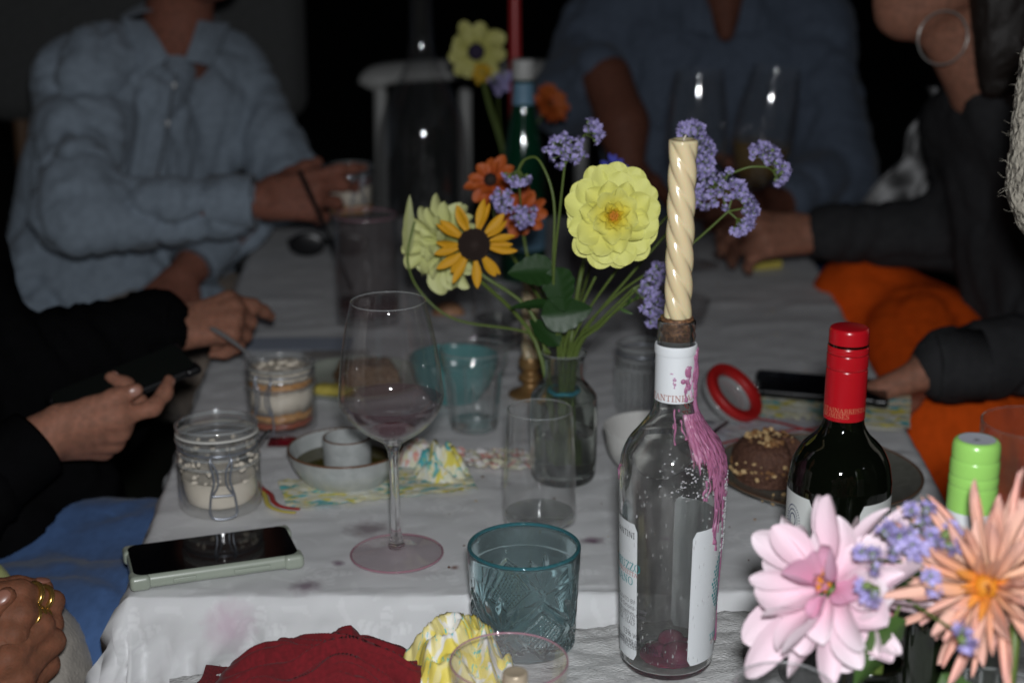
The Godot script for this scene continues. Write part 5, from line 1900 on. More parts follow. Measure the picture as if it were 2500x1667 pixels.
func spoon(n: String, label: String, from: Vector3, to: Vector3, mt: Material, bowl := true, wd := 0.0045) -> void:
	var t := thing(n, label, "spoon", from)
	var d := to - from
	var up := Vector3(0, 1, 0)
	var b := MB.new()
	var p := PackedVector3Array()
	var r := PackedFloat32Array()
	for k in 15:
		var f := float(k) / 14.0
		p.append(d * f * (0.74 if bowl else 1.0) + up * 0.003 * sin(PI * f))
		r.append(lerpf(wd, wd * 0.5, smoothstep(0.0, 0.8, f)) * (0.8 if k == 0 else 1.0))
	b.tube(p, r, 10, 0.35)
	part("handle", b.mesh(), mt, t)
	if bowl:
		var bo := MB.new()
		bo.ball(Vector3.ZERO, Vector3(0.012, 0.0185, 0.0035), 14, 10)
		part("bowl", bo.mesh(), mt, t, Transform3D(basis_to(d, 0.4), d * 0.87))


func crumple(nx: int, nyy: int, sx: float, sz: float, top: Callable, seed_at: float, sharp: float) -> ArrayMesh:
	return slab(nx, nyy, func(u: float, w: float) -> Vector3:
		var x := (u - 0.5) * sx
		var z := (w - 0.5) * sz
		var h: float = top.call(u, w)
		var n1 := ridge(nz.get_noise_2d(x * 85.0 + seed_at, z * 85.0) * 1.6)
		var n2 := ridge(nz.get_noise_2d(x * 230.0 + seed_at, z * 230.0) * 1.6)
		var lift := clampf(h / 0.02, 0.15, 1.0)
		return Vector3(x + sharp * 0.5 * nz.get_noise_2d(x * 110.0, z * 110.0 + seed_at), maxf(h + (n1 - 0.6) * sharp * lift + (n2 - 0.6) * sharp * 0.35 * lift, 0.0008), z + sharp * 0.5 * nz.get_noise_2d(z * 110.0, x * 110.0 + seed_at)), 0.0007)


func print_image(bg: Color, blots: Array, line: Color, seed_at: int) -> ImageTexture:
	var im := Image.create(192, 192, false, Image.FORMAT_RGB8)
	var f := FastNoiseLite.new()
	f.seed = seed_at
	f.frequency = 0.022
	f.fractal_octaves = 3
	for y in 192:
		for x in 192:
			var c := bg
			for k in blots.size():
				var n := f.get_noise_2d(x + 300.0 * k, y * (1.0 + 0.2 * k))
				c = c.lerp(blots[k], smoothstep(0.04, 0.20, n) * 0.95)
			var e := f.get_noise_2d(x * 1.3 + 777.0, y * 1.3)
			if absf(e - 0.22) < 0.022:
				c = c.lerp(line, 0.85)
			im.set_pixel(x, y, c.linear_to_srgb())
	return ImageTexture.create_from_image(im)


func tableware() -> void:
	candle_bottle()
	red_bottle()
	green_bottle_near()
	wine_glass()
	blue_glass()
	var ty := 0.7555
	plain_tumbler("tumbler", "plain clear tumbler with a thick base, behind the teal cut glass", Vector3(0.026, ty, -1.340), 0.0350, 0.0305, 0.112, 0.011, M.clear_glass, M.lip_glass)
	# glass jug of flowers
	var v := thing("flower_vase", "clear round-shouldered glass bottle holding the yellow dahlia bouquet", "vase", Vector3(0.052, ty, -1.448))
	var vo := smooth2([0, 0.003, 0.025, 0.001, 0.0320, 0.005, 0.0335, 0.02, 0.0335, 0.080, 0.0315, 0.092, 0.0245, 0.101, 0.0200, 0.107, 0.0190, 0.115, 0.0198, 0.126, 0.0222, 0.1335, 0.0228, 0.1345], 5)
	var vi := smooth2([0, 0.009, 0.025, 0.0085, 0.0300, 0.013, 0.0310, 0.02, 0.0310, 0.080, 0.0290, 0.090, 0.0220, 0.099, 0.0178, 0.107, 0.0168, 0.115, 0.0178, 0.127, 0.0210, 0.1345], 5)
	part("glass", walled(vo, vi, 64), M.jug_glass, v)
	part("water", turned(V2([0, 0.0095, 0.025, 0.0092, 0.0297, 0.0135, 0.0307, 0.02, 0.0307, 0.052, 0.0300, 0.0515, 0, 0.0513]), 48, true), M.water, v)
	var fr := PackedVector3Array()
	for k in 49:
		fr.append(Vector3(cos(TAU * k / 48) * 0.0220, 0.1345, sin(TAU * k / 48) * 0.0220))
	var lb := MB.new()
	lb.tube(fr, PackedFloat32Array([0.0011]), 7, 1.0, false)
	part("lip", lb.mesh(), M.lip_glass, v)
	var bb := MB.new()
	var tp := PackedVector3Array()
	for k in 33:
		tp.append(Vector3(cos(TAU * k / 32) * 0.0150, 0.094 + 0.0005 * sin(k), sin(TAU * k / 32) * 0.0150))
	bb.tube(tp, PackedFloat32Array([0.0021]), 7, 1.0, false)
	part("rubber_band", bb.mesh(), M.cyan_band, v)
	# phones
	var px := Vector3(0.150, 0.0, -0.052).normalized()
	phone("phone", "phone in a cloudy pale green case, screen dark, at the table's left corner", Vector3(-0.2655, ty + 0.0075, -1.2415), Basis(px, Vector3.UP, px.cross(Vector3.UP)), 0.0745, 0.0365, 0.0066, M.case_green, M.screen)
	px = Vector3(0.13, 0.0, 0.038).normalized()
	phone("phone", "black phone lying on a patterned napkin beyond the red-ringed jar lid", Vector3(0.363, ty + 0.0125, -1.703), Basis(px, Vector3.UP, px.cross(Vector3.UP)), 0.079, 0.039, 0.0055, M.case_black, M.screen)
	var pz := Vector3(-0.055, 0.010, 0.085).normalized()
	var pd := Vector3(0.84, 0.24, -0.49).normalized()
	var pu := pd.cross(Vector3(0.45, -0.10, 0.75)).normalized()
	if pu.y < 0:
		pu = -pu
	phone("phone", "black phone held in the left hand of the person in black", Vector3(-0.405, 0.836, -1.512), Basis(pd, pu, pd.cross(pu)), 0.074, 0.036, 0.0048, M.case_black, M.screen_dim)
	# clip-top jars
	var j := clip_jar("jar", "closed clip-top glass jar with leftover cream, in front of the blue jeans", Vector3(-0.283, ty, -1.376), 0.040, 0.075, true, 0.25)
	var cr := MB.new()
	cr.lathe(smooth2([0, 0.0085, 0.028, 0.0085, 0.0345, 0.014, 0.0355, 0.030, 0.0352, 0.034, 0.025, 0.0325, 0, 0.033], 5), 40, func(a: float, q: Vector2) -> float: return (0.0008 * sin(a * 3.0 + q.y * 200.0) - 0.0008) if q.x > 0.02 else 0.0)
	part("cream", cr.mesh(), M.cream, j)
	var sm := MB.new()
	var rng := RandomNumberGenerator.new()
	rng.seed = 12
	for k in 70:
		var a := rng.randf() * TAU
		var y := rng.randf_range(0.034, 0.060)
		sm.ball(Vector3(sin(a) * 0.0362, y, cos(a) * 0.0362), Vector3(rng.randf_range(0.001, 0.004), rng.randf_range(0.001, 0.003), rng.randf_range(0.001, 0.003)), 6, 4)
	var smo := part("cream_smears", sm.mesh(), M.cream, j)
	smo.set_meta("kind", "stuff")
	j = clip_jar("jar", "open dessert jar of cream and fruit compote that the spoon dips into", Vector3(-0.255, ty, -1.598), 0.0385, 0.080, false, -0.35)
	var layers := [[0.0085, 0.016, M.compote], [0.016, 0.026, M.caramel], [0.026, 0.050, M.cream], [0.050, 0.061, M.caramel], [0.061, 0.070, M.cream]]
	for q in layers:
		var lm := MB.new()
		lm.lathe(V2([0, q[0], 0.034, q[0], 0.0345, lerpf(q[0], q[1], 0.5), 0.034, q[1] + 0.0015, 0, q[1] + 0.0015]), 36, func(a: float, c: Vector2) -> float: return 0.0006 * sin(a * 5.0 + c.y * 300.0))
		for k in lm.v.size():
			lm.v[k].y += 0.0022 * nz.get_noise_2d(lm.v[k].x * 160.0, lm.v[k].z * 160.0)
		part("dessert_layer", lm.mesh(), q[2], j)
	var cb := MB.new()
	for k in 26:
		var a := rng.randf() * TAU
		var r := 0.026 * sqrt(rng.randf())
		cb.ball(Vector3(cos(a) * r, 0.072, sin(a) * r), Vector3(rng.randf_range(0.003, 0.007), 0.003, rng.randf_range(0.003, 0.006)), 7, 5)
	part("cream_topping", cb.mesh(), M.cream, j)
	spoon("spoon", "shiny steel spoon held over the open dessert jar", Vector3(-0.347, 0.845, -1.693), Vector3(-0.262, 0.815, -1.605), M.steel)
	spoon("spoon", "dark-handled teaspoon leaning beside the closed clip-top jar", Vector3(-0.240, 0.818, -1.420), Vector3(-0.275, 0.762, -1.460), M.steel_dark, true, 0.0036)
	var sc := part("compote_spill", crumple(18, 18, 0.042, 0.026, func(u: float, w: float) -> float:
		var d := Vector2(u - 0.5, w - 0.5).length()
		return 0.006 * maxf(0.0, 1.0 - d * d * 5.0), 3.0, 0.001), M.jam, self)
	sc.position = Vector3(-0.243, ty, -1.553)
	tag(sc, "dark red fruit spill on the cloth below the open dessert jar", "spill")
	# ceramic dish with ramekin
	var d := thing("dish", "grey-glazed ceramic dish with brown rim and olive oil, left of centre", "dish", Vector3(-0.168, ty, -1.442))
	part("bowl", turned(smooth2([0, 0.003, 0.038, 0.0015, 0.042, 0.004, 0.052, 0.018, 0.0575, 0.034, 0.0583, 0.0358, 0.0572, 0.0368, 0.0555, 0.0355, 0.050, 0.020, 0.041, 0.009, 0.0, 0.008], 5), 64), M.grey_glaze, d)
	var rr := PackedVector3Array()
	for k in 57:
		rr.append(Vector3(cos(TAU * k / 56) * 0.0572, 0.0362, sin(TAU * k / 56) * 0.0572))
	var rb := MB.new()
	rb.tube(rr, PackedFloat32Array([0.0013]), 7, 1.0, false)
	part("rim", rb.mesh(), M.brown_glaze, d)
	part("oil", turned(V2([0.0, 0.0215, 0.0508, 0.0216, 0.0512, 0.0213]), 48), M.oil, d)
	var rm := thing("ramekin", "small pale ceramic ramekin standing inside the oil dish", "ramekin", Vector3(-0.166, ty + 0.0085, -1.440))
	part("cup", turned(smooth2([0, 0.001, 0.022, 0.0005, 0.0238, 0.004, 0.0245, 0.036, 0.0240, 0.0395, 0.0225, 0.0400, 0.0215, 0.038, 0.0210, 0.012, 0.018, 0.008, 0, 0.0075], 5), 48), M.grey_glaze, rm)
	var r3 := PackedVector3Array()
	for k in 49:
		r3.append(Vector3(cos(TAU * k / 48) * 0.0232, 0.0399, sin(TAU * k / 48) * 0.0232))
	var r3b := MB.new()
	r3b.tube(r3, PackedFloat32Array([0.0009]), 7, 1.0, false)
	part("rim", r3b.mesh(), M.brown_glaze, rm)
	# white bowl and the cake plate
	var wb := thing("bowl", "white porcelain bowl half hidden by the wax-coated bottle", "bowl", Vector3(0.142, ty, -1.462))
	part("porcelain", turned(smooth2([0, 0.003, 0.022, 0.001, 0.026, 0.004, 0.042, 0.022, 0.0485, 0.049, 0.0480, 0.0500, 0.0470, 0.0490, 0.0405, 0.023, 0.024, 0.007, 0, 0.006], 5), 64), M.china, wb)
	var pl := thing("plate", "olive grey stoneware plate with crumbs under the nut-topped cake", "plate", Vector3(0.306, ty, -1.425))
	var pm := MB.new()
	pm.lathe(smooth2([0, 0.004, 0.055, 0.002, 0.06, 0.002, 0.085, 0.009, 0.1015, 0.0170, 0.1030, 0.0182, 0.1020, 0.0190, 0.084, 0.0125, 0.062, 0.0075, 0, 0.0070], 5), 80, func(a: float, q: Vector2) -> float: return 0.0022 * sin(a * 2.0 + 0.7) * q.x / 0.1)
	part("stoneware", pm.mesh(), M.stoneware, pl)
	var pr := PackedVector3Array()
	for k in 81:
		var a := TAU * k / 80
		var r := 0.1022 + 0.0022 * sin(a * 2.0 + 0.7)
		pr.append(Vector3(sin(a) * r, 0.0188, cos(a) * r))
	var prb := MB.new()
	prb.tube(pr, PackedFloat32Array([0.0012]), 6, 1.0, false)
	part("rim", prb.mesh(), M.brown_glaze, pl)
	var ck := thing("cake", "round chocolate cake covered in chopped nuts, a wedge missing", "cake", Vector3(0.258, ty + 0.0075, -1.432))
	ck.scale = Vector3(1.16, 1.0, 1.16)
	var cm := MB.new()
	cm.lathe(smooth2([0, 0.0, 0.029, 0.0, 0.0315, 0.006, 0.0325, 0.018, 0.0300, 0.032, 0.022, 0.0410, 0.010, 0.0435, 0, 0.0438], 5), 56, func(a: float, q: Vector2) -> float:
		var w := 0.0012 * nz.get_noise_2d(sin(a) * 7.0, q.y * 220.0 + cos(a) * 7.0)
		var wedge := smoothstep(0.52, 0.42, absf(wrapf(a - 1.05, -PI, PI)))
		return w - 0.45 * q.x * wedge)
	part("crumb", cm.mesh(), M.chocolate, ck)
	var nut := MB.new()
	nut.rbox(Vector3(0.0026, 0.0015, 0.0019), 0.0009, Vector3.ZERO, 1)
	var nmesh := nut.mesh()
	for k in 300:
		var a := rng.randf() * TAU
		if absf(wrapf(a - 1.05, -PI, PI)) < 0.5:
			continue
		var y := 0.0438 - 0.034 * pow(rng.randf(), 1.7)
		var rad := 0.0325 * sqrt(maxf(0.0, 1.0 - pow(maxf(y - 0.010, 0.0) / 0.0345, 2.2)))
		if y > 0.040:
			rad = 0.020 * sqrt(rng.randf())
		part("nut", nmesh, [M.nut, M.nut_dark][rng.randi() % 2], ck, Transform3D(Basis.from_euler(Vector3(rng.randf() * 6, rng.randf() * 6, rng.randf() * 6)).scaled(Vector3.ONE * rng.randf_range(0.5, 1.25)), Vector3(sin(a) * rad, y, cos(a) * rad)))
	for k in 16:
		var a := rng.randf_range(-1.2, 1.3)
		var r := rng.randf_range(0.02, 0.075)
		part("crumb_piece", nmesh, [M.nut, M.chocolate][int(rng.randf() * 1.3)], pl, Transform3D(Basis.from_euler(Vector3(rng.randf() * 6, rng.randf() * 6, rng.randf() * 6)).scaled(Vector3.ONE * rng.randf_range(0.35, 0.9)), Vector3(-0.02 + sin(a) * r, 0.0086 + maxf(0.0, r - 0.06) * 0.2, 0.01 + cos(a) * r)))
	# red-ringed jar lid
	var ld := thing("jar_cover", "glass jar lid with a red rubber ring, leaning on its edge", "lid", Vector3(0.250, ty + 0.030, -1.632))
	ld.basis = basis_to(Vector3(0.56, 0.72, 0.40))
	part("gasket", turned(smooth2([0.0255, -0.002, 0.0350, -0.0045, 0.0378, -0.001, 0.0378, 0.004, 0.0355, 0.0070, 0.0270, 0.0055, 0.0250, 0.002, 0.0255, -0.002], 4), 56), M.red_rubber, ld)
	part("glass", turned(smooth2([0, -0.010, 0.020, -0.0105, 0.0265, -0.008, 0.0350, -0.012, 0.0375, -0.008, 0.0365, -0.0035, 0.0268, -0.002, 0.0262, 0.002, 0.0250, 0.002, 0.0235, -0.006, 0, -0.0075], 4), 56), M.lid_glass, ld)
	for k in 3:
		var lr := PackedVector3Array()
		for q in 49:
			lr.append(Vector3(cos(TAU * q / 48), 0, sin(TAU * q / 48)) * [0.0245, 0.016, 0.0372][k] + Vector3(0, [-0.0055, -0.0075, -0.0085][k], 0))
		var lbm := MB.new()
		lbm.tube(lr, PackedFloat32Array([0.0010]), 7, 1.0, false)
		part("glass_ridge", lbm.mesh(), M.lip_glass, ld)
	var lw := MB.new()
	lw.tube(smooth3([Vector3(0.034, -0.006, 0.014), Vector3(0.042, -0.008, 0.012), Vector3(0.046, -0.012, 0.004), Vector3(0.042, -0.008, -0.004), Vector3(0.035, -0.006, -0.006)], 5), PackedFloat32Array([0.0012]), 7)
	part("wire_clip", lw.mesh(), M.wire, ld)
	# clear ribbed jar behind the bottle
	var rj := clip_jar("jar", "empty ribbed glass jar with open wire clip, behind the candle bottle", Vector3(0.148, ty, -1.652), 0.0300, 0.085, false, 0.6)
	for k in 26:
		var a := TAU * k / 26.0
		part("rib", rope(PackedVector3Array([Vector3(sin(a) * 0.0300, 0.010, cos(a) * 0.0300), Vector3(sin(a) * 0.0298, 0.056, cos(a) * 0.0298)]), [0.0011], 5), M.lip_glass, rj)
	# faceted tumbler and teal bowl
	var ft := thing("tumbler", "clear faceted tumbler standing in front of the teal bowl", "tumbler", Vector3(-0.042, ty, -1.598))
	var fm := MB.new()
	fm.lathe(smooth2([0, 0.002, 0.024, 0.001, 0.0265, 0.004, 0.0290, 0.03, 0.0325, 0.064, 0.0345, 0.070, 0.0385, 0.0925, 0.0378, 0.0935, 0.0365, 0.0925, 0.0325, 0.070, 0.0305, 0.062, 0.0270, 0.03, 0.0245, 0.013, 0, 0.012], 5), 90, func(a: float, q: Vector2) -> float: return -0.0016 * absf(sin(a * 4.5)) * smoothstep(0.07, 0.06, q.y) * smoothstep(0.004, 0.01, q.y))
	part("glass", fm.mesh(), M.clear_glass, ft)
	for k in 9:
		var a := TAU * k / 9.0
		part("facet_edge", rope(PackedVector3Array([Vector3(sin(a) * 0.0265, 0.006, cos(a) * 0.0265), Vector3(sin(a) * 0.0293, 0.03, cos(a) * 0.0293), Vector3(sin(a) * 0.0325, 0.063, cos(a) * 0.0325)]), [0.0008], 5), M.lip_glass, ft)
	part("glass_base", turned(V2([0, 0.0025, 0.0235, 0.002, 0.0255, 0.004, 0.0255, 0.010, 0, 0.0115]), 40, true), M.clear_solid, ft)
	var r4 := PackedVector3Array()
	for k in 49:
		r4.append(Vector3(cos(TAU * k / 48) * 0.0378, 0.093, sin(TAU * k / 48) * 0.0378))
	var r4b := MB.new()
	r4b.tube(r4, PackedFloat32Array([0.0008]), 6, 1.0, false)
	part("lip", r4b.mesh(), M.lip_glass, ft)
	var tb := thing("bowl", "teal glazed ceramic bowl seen through the faceted tumbler", "bowl", Vector3(-0.068, ty, -1.705))
	tb.scale = Vector3(1.0, 0.82, 1.0)
	part("ceramic", turned(smooth2([0, 0.003, 0.028, 0.001, 0.032, 0.005, 0.046, 0.030, 0.0520, 0.060, 0.0505, 0.0625, 0.0475, 0.0615, 0.042, 0.031, 0.026, 0.009, 0, 0.008], 5), 56), M.teal_glaze, tb)
	# plate of leftovers on the left
	var lp := thing("plate", "pale plate with yellow cake crumbs behind the stemmed wine glass", "plate", Vector3(-0.185, ty, -1.745))
	part("china", turned(smooth2([0, 0.003, 0.05, 0.002, 0.056, 0.003, 0.082, 0.012, 0.083, 0.0135, 0.081, 0.014, 0.056, 0.006, 0, 0.0055], 4), 56), M.pale_green_china, lp)
	part("cake_slice", crumple(26, 22, 0.075, 0.05, func(u: float, w: float) -> float: return 0.022 * smoothstep(0.0, 0.12, minf(minf(u, 1 - u), minf(w, 1 - w))), 21.0, 0.006), M.brown_cake, lp, Transform3D(Basis(Vector3.UP, 0.3), Vector3(0.01, 0.006, -0.01)))
	part("lemon_curd", crumple(20, 14, 0.06, 0.03, func(u: float, w: float) -> float: return 0.008 * smoothstep(0.0, 0.3, minf(minf(u, 1 - u), minf(w, 1 - w))), 5.0, 0.002), M.curd, lp, Transform3D(Basis(Vector3.UP, -0.2), Vector3(-0.03, 0.006, 0.035)))
	var sv := part("sachet", crumple(20, 10, 0.085, 0.035, func(u: float, w: float) -> float: return 0.004, 8.0, 0.002), M.silver_foil, self)
	sv.position = Vector3(-0.225, ty + 0.002, -1.86)
	sv.rotation.y = 0.15
	tag(sv, "crumpled pale foil wrapper on the cloth between dessert jar and carafe", "wrapper")
	var bn := part("blue_napkin", crumple(40, 20, 0.16, 0.055, func(u: float, w: float) -> float: return 0.003, 2.0, 0.002), M.pale_blue_paper, self)
	bn.position = Vector3(-0.29, ty + 0.001, -1.915)
	tag(bn, "pale blue paper napkin lying flat left of the carafe's foot", "napkin")
	# wine carafe, water glass, twisted candle behind
	var ca := thing("carafe", "tall straight glass carafe with red wine dregs, left of the bouquet", "carafe", Vector3(-0.200, ty, -2.040))
	part("glass", walled(smooth2([0, 0.003, 0.04, 0.001, 0.0445, 0.006, 0.0440, 0.05, 0.0425, 0.12, 0.0430, 0.150], 5), smooth2([0, 0.012, 0.038, 0.011, 0.0415, 0.02, 0.0410, 0.05, 0.0400, 0.12, 0.0415, 0.1503], 5), 56), M.smoky_glass, ca)
	part("wine", turned(V2([0, 0.0122, 0.038, 0.0115, 0.0408, 0.02, 0.0407, 0.030, 0.0, 0.030]), 40), M.dark_wine, ca)
	var r5 := PackedVector3Array()
	for k in 49:
		r5.append(Vector3(cos(TAU * k / 48) * 0.0422, 0.150, sin(TAU * k / 48) * 0.0422))
	var r5b := MB.new()
	r5b.tube(r5, PackedFloat32Array([0.0011]), 6, 1.0, false)
	part("lip", r5b.mesh(), M.pink_glass_edge, ca)
	spoon("spoon", "dark spoon handle leaning out of the wine carafe towards the hand", Vector3(-0.310, 0.938, -2.20), Vector3(-0.222, 0.800, -2.045), M.steel_dark, false, 0.0042)
	plain_tumbler("tumbler", "short water glass beyond the teal bowl, catching bright light", Vector3(-0.018, ty, -1.915), 0.0320, 0.0320, 0.080, 0.010, M.clear_glass, M.lip_glass, 0.040)
	var ch := thing("candle_holder", "small brassy candle holder with the far twisted candle", "candle holder", Vector3(0.022, ty, -1.715))
	part("brass", turned(smooth2([0, 0.001, 0.024, 0.0005, 0.025, 0.004, 0.014, 0.009, 0.009, 0.016, 0.015, 0.023, 0.009, 0.030, 0.014, 0.037, 0.0135, 0.047, 0.0115, 0.0475, 0.0105, 0.040, 0, 0.040], 5), 36), M.brass, ch)
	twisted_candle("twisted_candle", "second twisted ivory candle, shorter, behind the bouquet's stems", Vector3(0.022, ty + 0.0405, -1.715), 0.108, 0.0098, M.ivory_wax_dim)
	var ps := part("pastry", crumple(20, 16, 0.044, 0.03, func(u: float, w: float) -> float:
		var e := Vector2(u - 0.5, w - 0.5).length()
		return 0.016 * sqrt(maxf(0.0, 1.0 - e * e * 4.2)), 15.0, 0.002), M.pastry, self)
	ps.position = Vector3(-0.090, ty, -2.08)
	tag(ps, "small golden pastry lying on the cloth right of the carafe", "pastry")
	var sg := thing("sunglasses", "black folded sunglasses on the cloth near the linen sleeve", "sunglasses", Vector3(-0.300, ty + 0.004, -2.42))
	for s in [-1.0, 1.0]:
		var lm := MB.new()
		lm.ball(Vector3(0.034 * s, 0.018, 0), Vector3(0.030, 0.020, 0.004), 16, 10)
		part("lens", lm.mesh(), M.case_black, sg)
		part("temple", rope(PackedVector3Array([Vector3(0.065 * s, 0.026, 0), Vector3(0.0, 0.016, -0.022 - 0.006 * s), Vector3(-0.055 * s, 0.006, -0.026 - 0.006 * s)]), [0.0026, 0.0022], 7), M.case_black, sg)
	part("bridge", rope(PackedVector3Array([Vector3(-0.01, 0.026, 0.001), Vector3(0.01, 0.026, 0.001)]), [0.0028], 7), M.case_black, sg)
	# far bottles
	var bg := thing("decanter", "large clear long-necked glass bottle at the far end of the table", "bottle", Vector3(-0.146, ty, -2.49))
	part("glass", walled(smooth2([0, 0.004, 0.06, 0.001, 0.073, 0.008, 0.0755, 0.03, 0.0745, 0.15, 0.068, 0.215, 0.048, 0.265, 0.028, 0.302, 0.0195, 0.34, 0.0180, 0.40, 0.0190, 0.43, 0.021, 0.432], 5), smooth2([0, 0.012, 0.06, 0.011, 0.0705, 0.03, 0.070, 0.15, 0.064, 0.213, 0.044, 0.262, 0.0245, 0.302, 0.0165, 0.34, 0.0152, 0.40, 0.0165, 0.432], 5), 64), M.dim_glass, bg)
	var gb := thing("water_bottle", "green glass water bottle with white cap and pale blue neck label", "bottle", Vector3(0.017, ty, -2.285))
	var gp := smooth2([0, 0.003, 0.03, 0.001, 0.0345, 0.008, 0.0350, 0.12, 0.0335, 0.165, 0.026, 0.215, 0.0175, 0.262, 0.0150, 0.29, 0.0145, 0.318], 5)
	part("glass", turned(gp, 56), M.emerald_glass, gb)
	part("screw_cap", turned(V2([0.0150, 0.305, 0.0165, 0.305, 0.0168, 0.312, 0.0166, 0.331, 0.0150, 0.3345, 0, 0.335]), 36), M.plastic_white, gb)
	var grad := func(y: float) -> float: return profile_radius(gp, y)
	sticker("neck_label", grad, -3.1, 3.1, 0.268, 0.300, M.label_blue, gb, 0.0006)
	sticker("label", grad, -1.4, 1.4, 0.05, 0.105, M.label_blue, gb, 0.0006)
	var tp2 := thing("taper_candle", "tall red taper candle behind the green water bottle", "candle", Vector3(0.006, ty + 0.02, -2.50))
	part("wax_body", rope(PackedVector3Array([Vector3(0, 0, 0), Vector3(0, 0.2, 0), Vector3(-0.002, 0.388, 0)]), [0.0115, 0.0110, 0.0095], 20), M.red_wax, tp2)
	part("wick", rope(PackedVector3Array([Vector3(-0.002, 0.388, 0), Vector3(-0.0015, 0.402, 0)]), [0.001], 6), M.wick, tp2)
	var cs := thing("candle_holder", "low glass holder under the red taper candle", "candle holder", Vector3(0.006, ty, -2.50))
	part("glass", turned(smooth2([0, 0.002, 0.028, 0.001, 0.030, 0.006, 0.016, 0.014, 0.0155, 0.038, 0.0125, 0.038, 0.0122, 0.02, 0, 0.0195], 4), 32), M.dim_glass, cs)
	# dessert jar in the far hand
	var hj := clip_jar("jar", "dessert jar held up in the hand of the person in pale blue linen", Vector3(-0.248, 0.845, -2.31), 0.036, 0.085, false, 0.4)
	for q in [[0.0085, 0.024, M.caramel], [0.024, 0.052, M.cream], [0.052, 0.062, M.jam]]:
		part("dessert_layer", turned(V2([0, q[0], 0.0325, q[0], 0.0328, q[1], 0, q[1]]), 32), q[2], hj)
	# two wine glasses at the far right
	for q in [["big empty wine glass on the cloth in front of the dark blue shirt", Vector3(0.288, ty, -2.36), 0.0], ["wine glass with a little white wine, held tilted at the far right", Vector3(0.360, ty + 0.008, -2.37), -0.16]]:
		var wg := thing("wine_glass", q[0], "wine glass", q[1])
		wg.rotation.z = q[2]
		wg.scale = Vector3(1.0, 1.30, 1.0)
		part("glass", walled(smooth2([0, 0.0006, 0.038, 0.001, 0.0385, 0.0025, 0.012, 0.006, 0.0045, 0.018, 0.0042, 0.075, 0.008, 0.086, 0.030, 0.105, 0.0455, 0.135, 0.0475, 0.16, 0.044, 0.20, 0.037, 0.238], 5), smooth2([0, 0.090, 0.012, 0.092, 0.0292, 0.107, 0.0445, 0.136, 0.0466, 0.16, 0.0431, 0.20, 0.0362, 0.2383], 5), 56), M.dim_glass, wg)
		if q[2] != 0.0:
			part("wine", turned(smooth2([0, 0.0905, 0.012, 0.0926, 0.029, 0.1075, 0.0432, 0.134, 0.0456, 0.146, 0.044, 0.1462, 0, 0.146], 4), 40), M.white_wine, wg)
	# low square dish and yellow packet beyond the candle
	var ash := thing("dish", "low dark glass dish behind the candle's lower end", "dish", Vector3(0.222, ty, -2.035))
	part("glass", turned(smooth2([0, 0.003, 0.04, 0.001, 0.045, 0.006, 0.052, 0.030, 0.050, 0.0305, 0.043, 0.010, 0, 0.008], 4), 40), M.smoky_glass, ash)
	var pk := MB.new()
	pk.rbox(Vector3(0.027, 0.007, 0.016), 0.003, Vector3.ZERO, 2)
	var pko := part("packet", pk.mesh(), M.curd, self)
	pko.position = Vector3(0.398, ty + 0.0075, -2.35)
	pko.rotation.y = 0.3
	tag(pko, "small yellow and white packet by the far right hand", "packet")
	# tumblers at the front edge of the picture
	plain_tumbler("tumbler", "clear tumbler with a faint pink rim, cut by the bottom edge", Vector3(-0.002, 0.7525, -0.930), 0.0330, 0.0405, 0.0765, 0.008, M.rosy_glass, M.pink_glass_edge)
	plain_tumbler("tumbler", "tall clear tumbler in front of the black vase, cut by the bottom edge", Vector3(0.160, 0.7525, -0.80), 0.026, 0.0295, 0.130, 0.008, M.clear_glass, M.lip_glass)
	plain_tumbler("tumbler", "tall dim glass behind the green-capped bottle at the right edge", Vector3(0.350, 0.7525, -0.965), 0.030, 0.034, 0.235, 0.010, M.dim_glass, M.dim_glass)
	var gv := thing("small_bottle", "slim gold-capped vial in front of the pink-rimmed tumbler", "bottle", Vector3(0.002, 0.7525, -0.875))
	part("glass", turned(V2([0, 0.0005, 0.0075, 0.001, 0.0080, 0.003, 0.0080, 0.080, 0.0065, 0.086, 0.0065, 0.088]), 28), M.clear_glass, gv)
	part("gold_cap", turned(V2([0.0066, 0.086, 0.0082, 0.0862, 0.0084, 0.088, 0.0080, 0.0895, 0.0084, 0.091, 0.0082, 0.097, 0.0074, 0.0982, 0.0064, 0.0976, 0.0, 0.0974]), 36), M.champagne, gv)


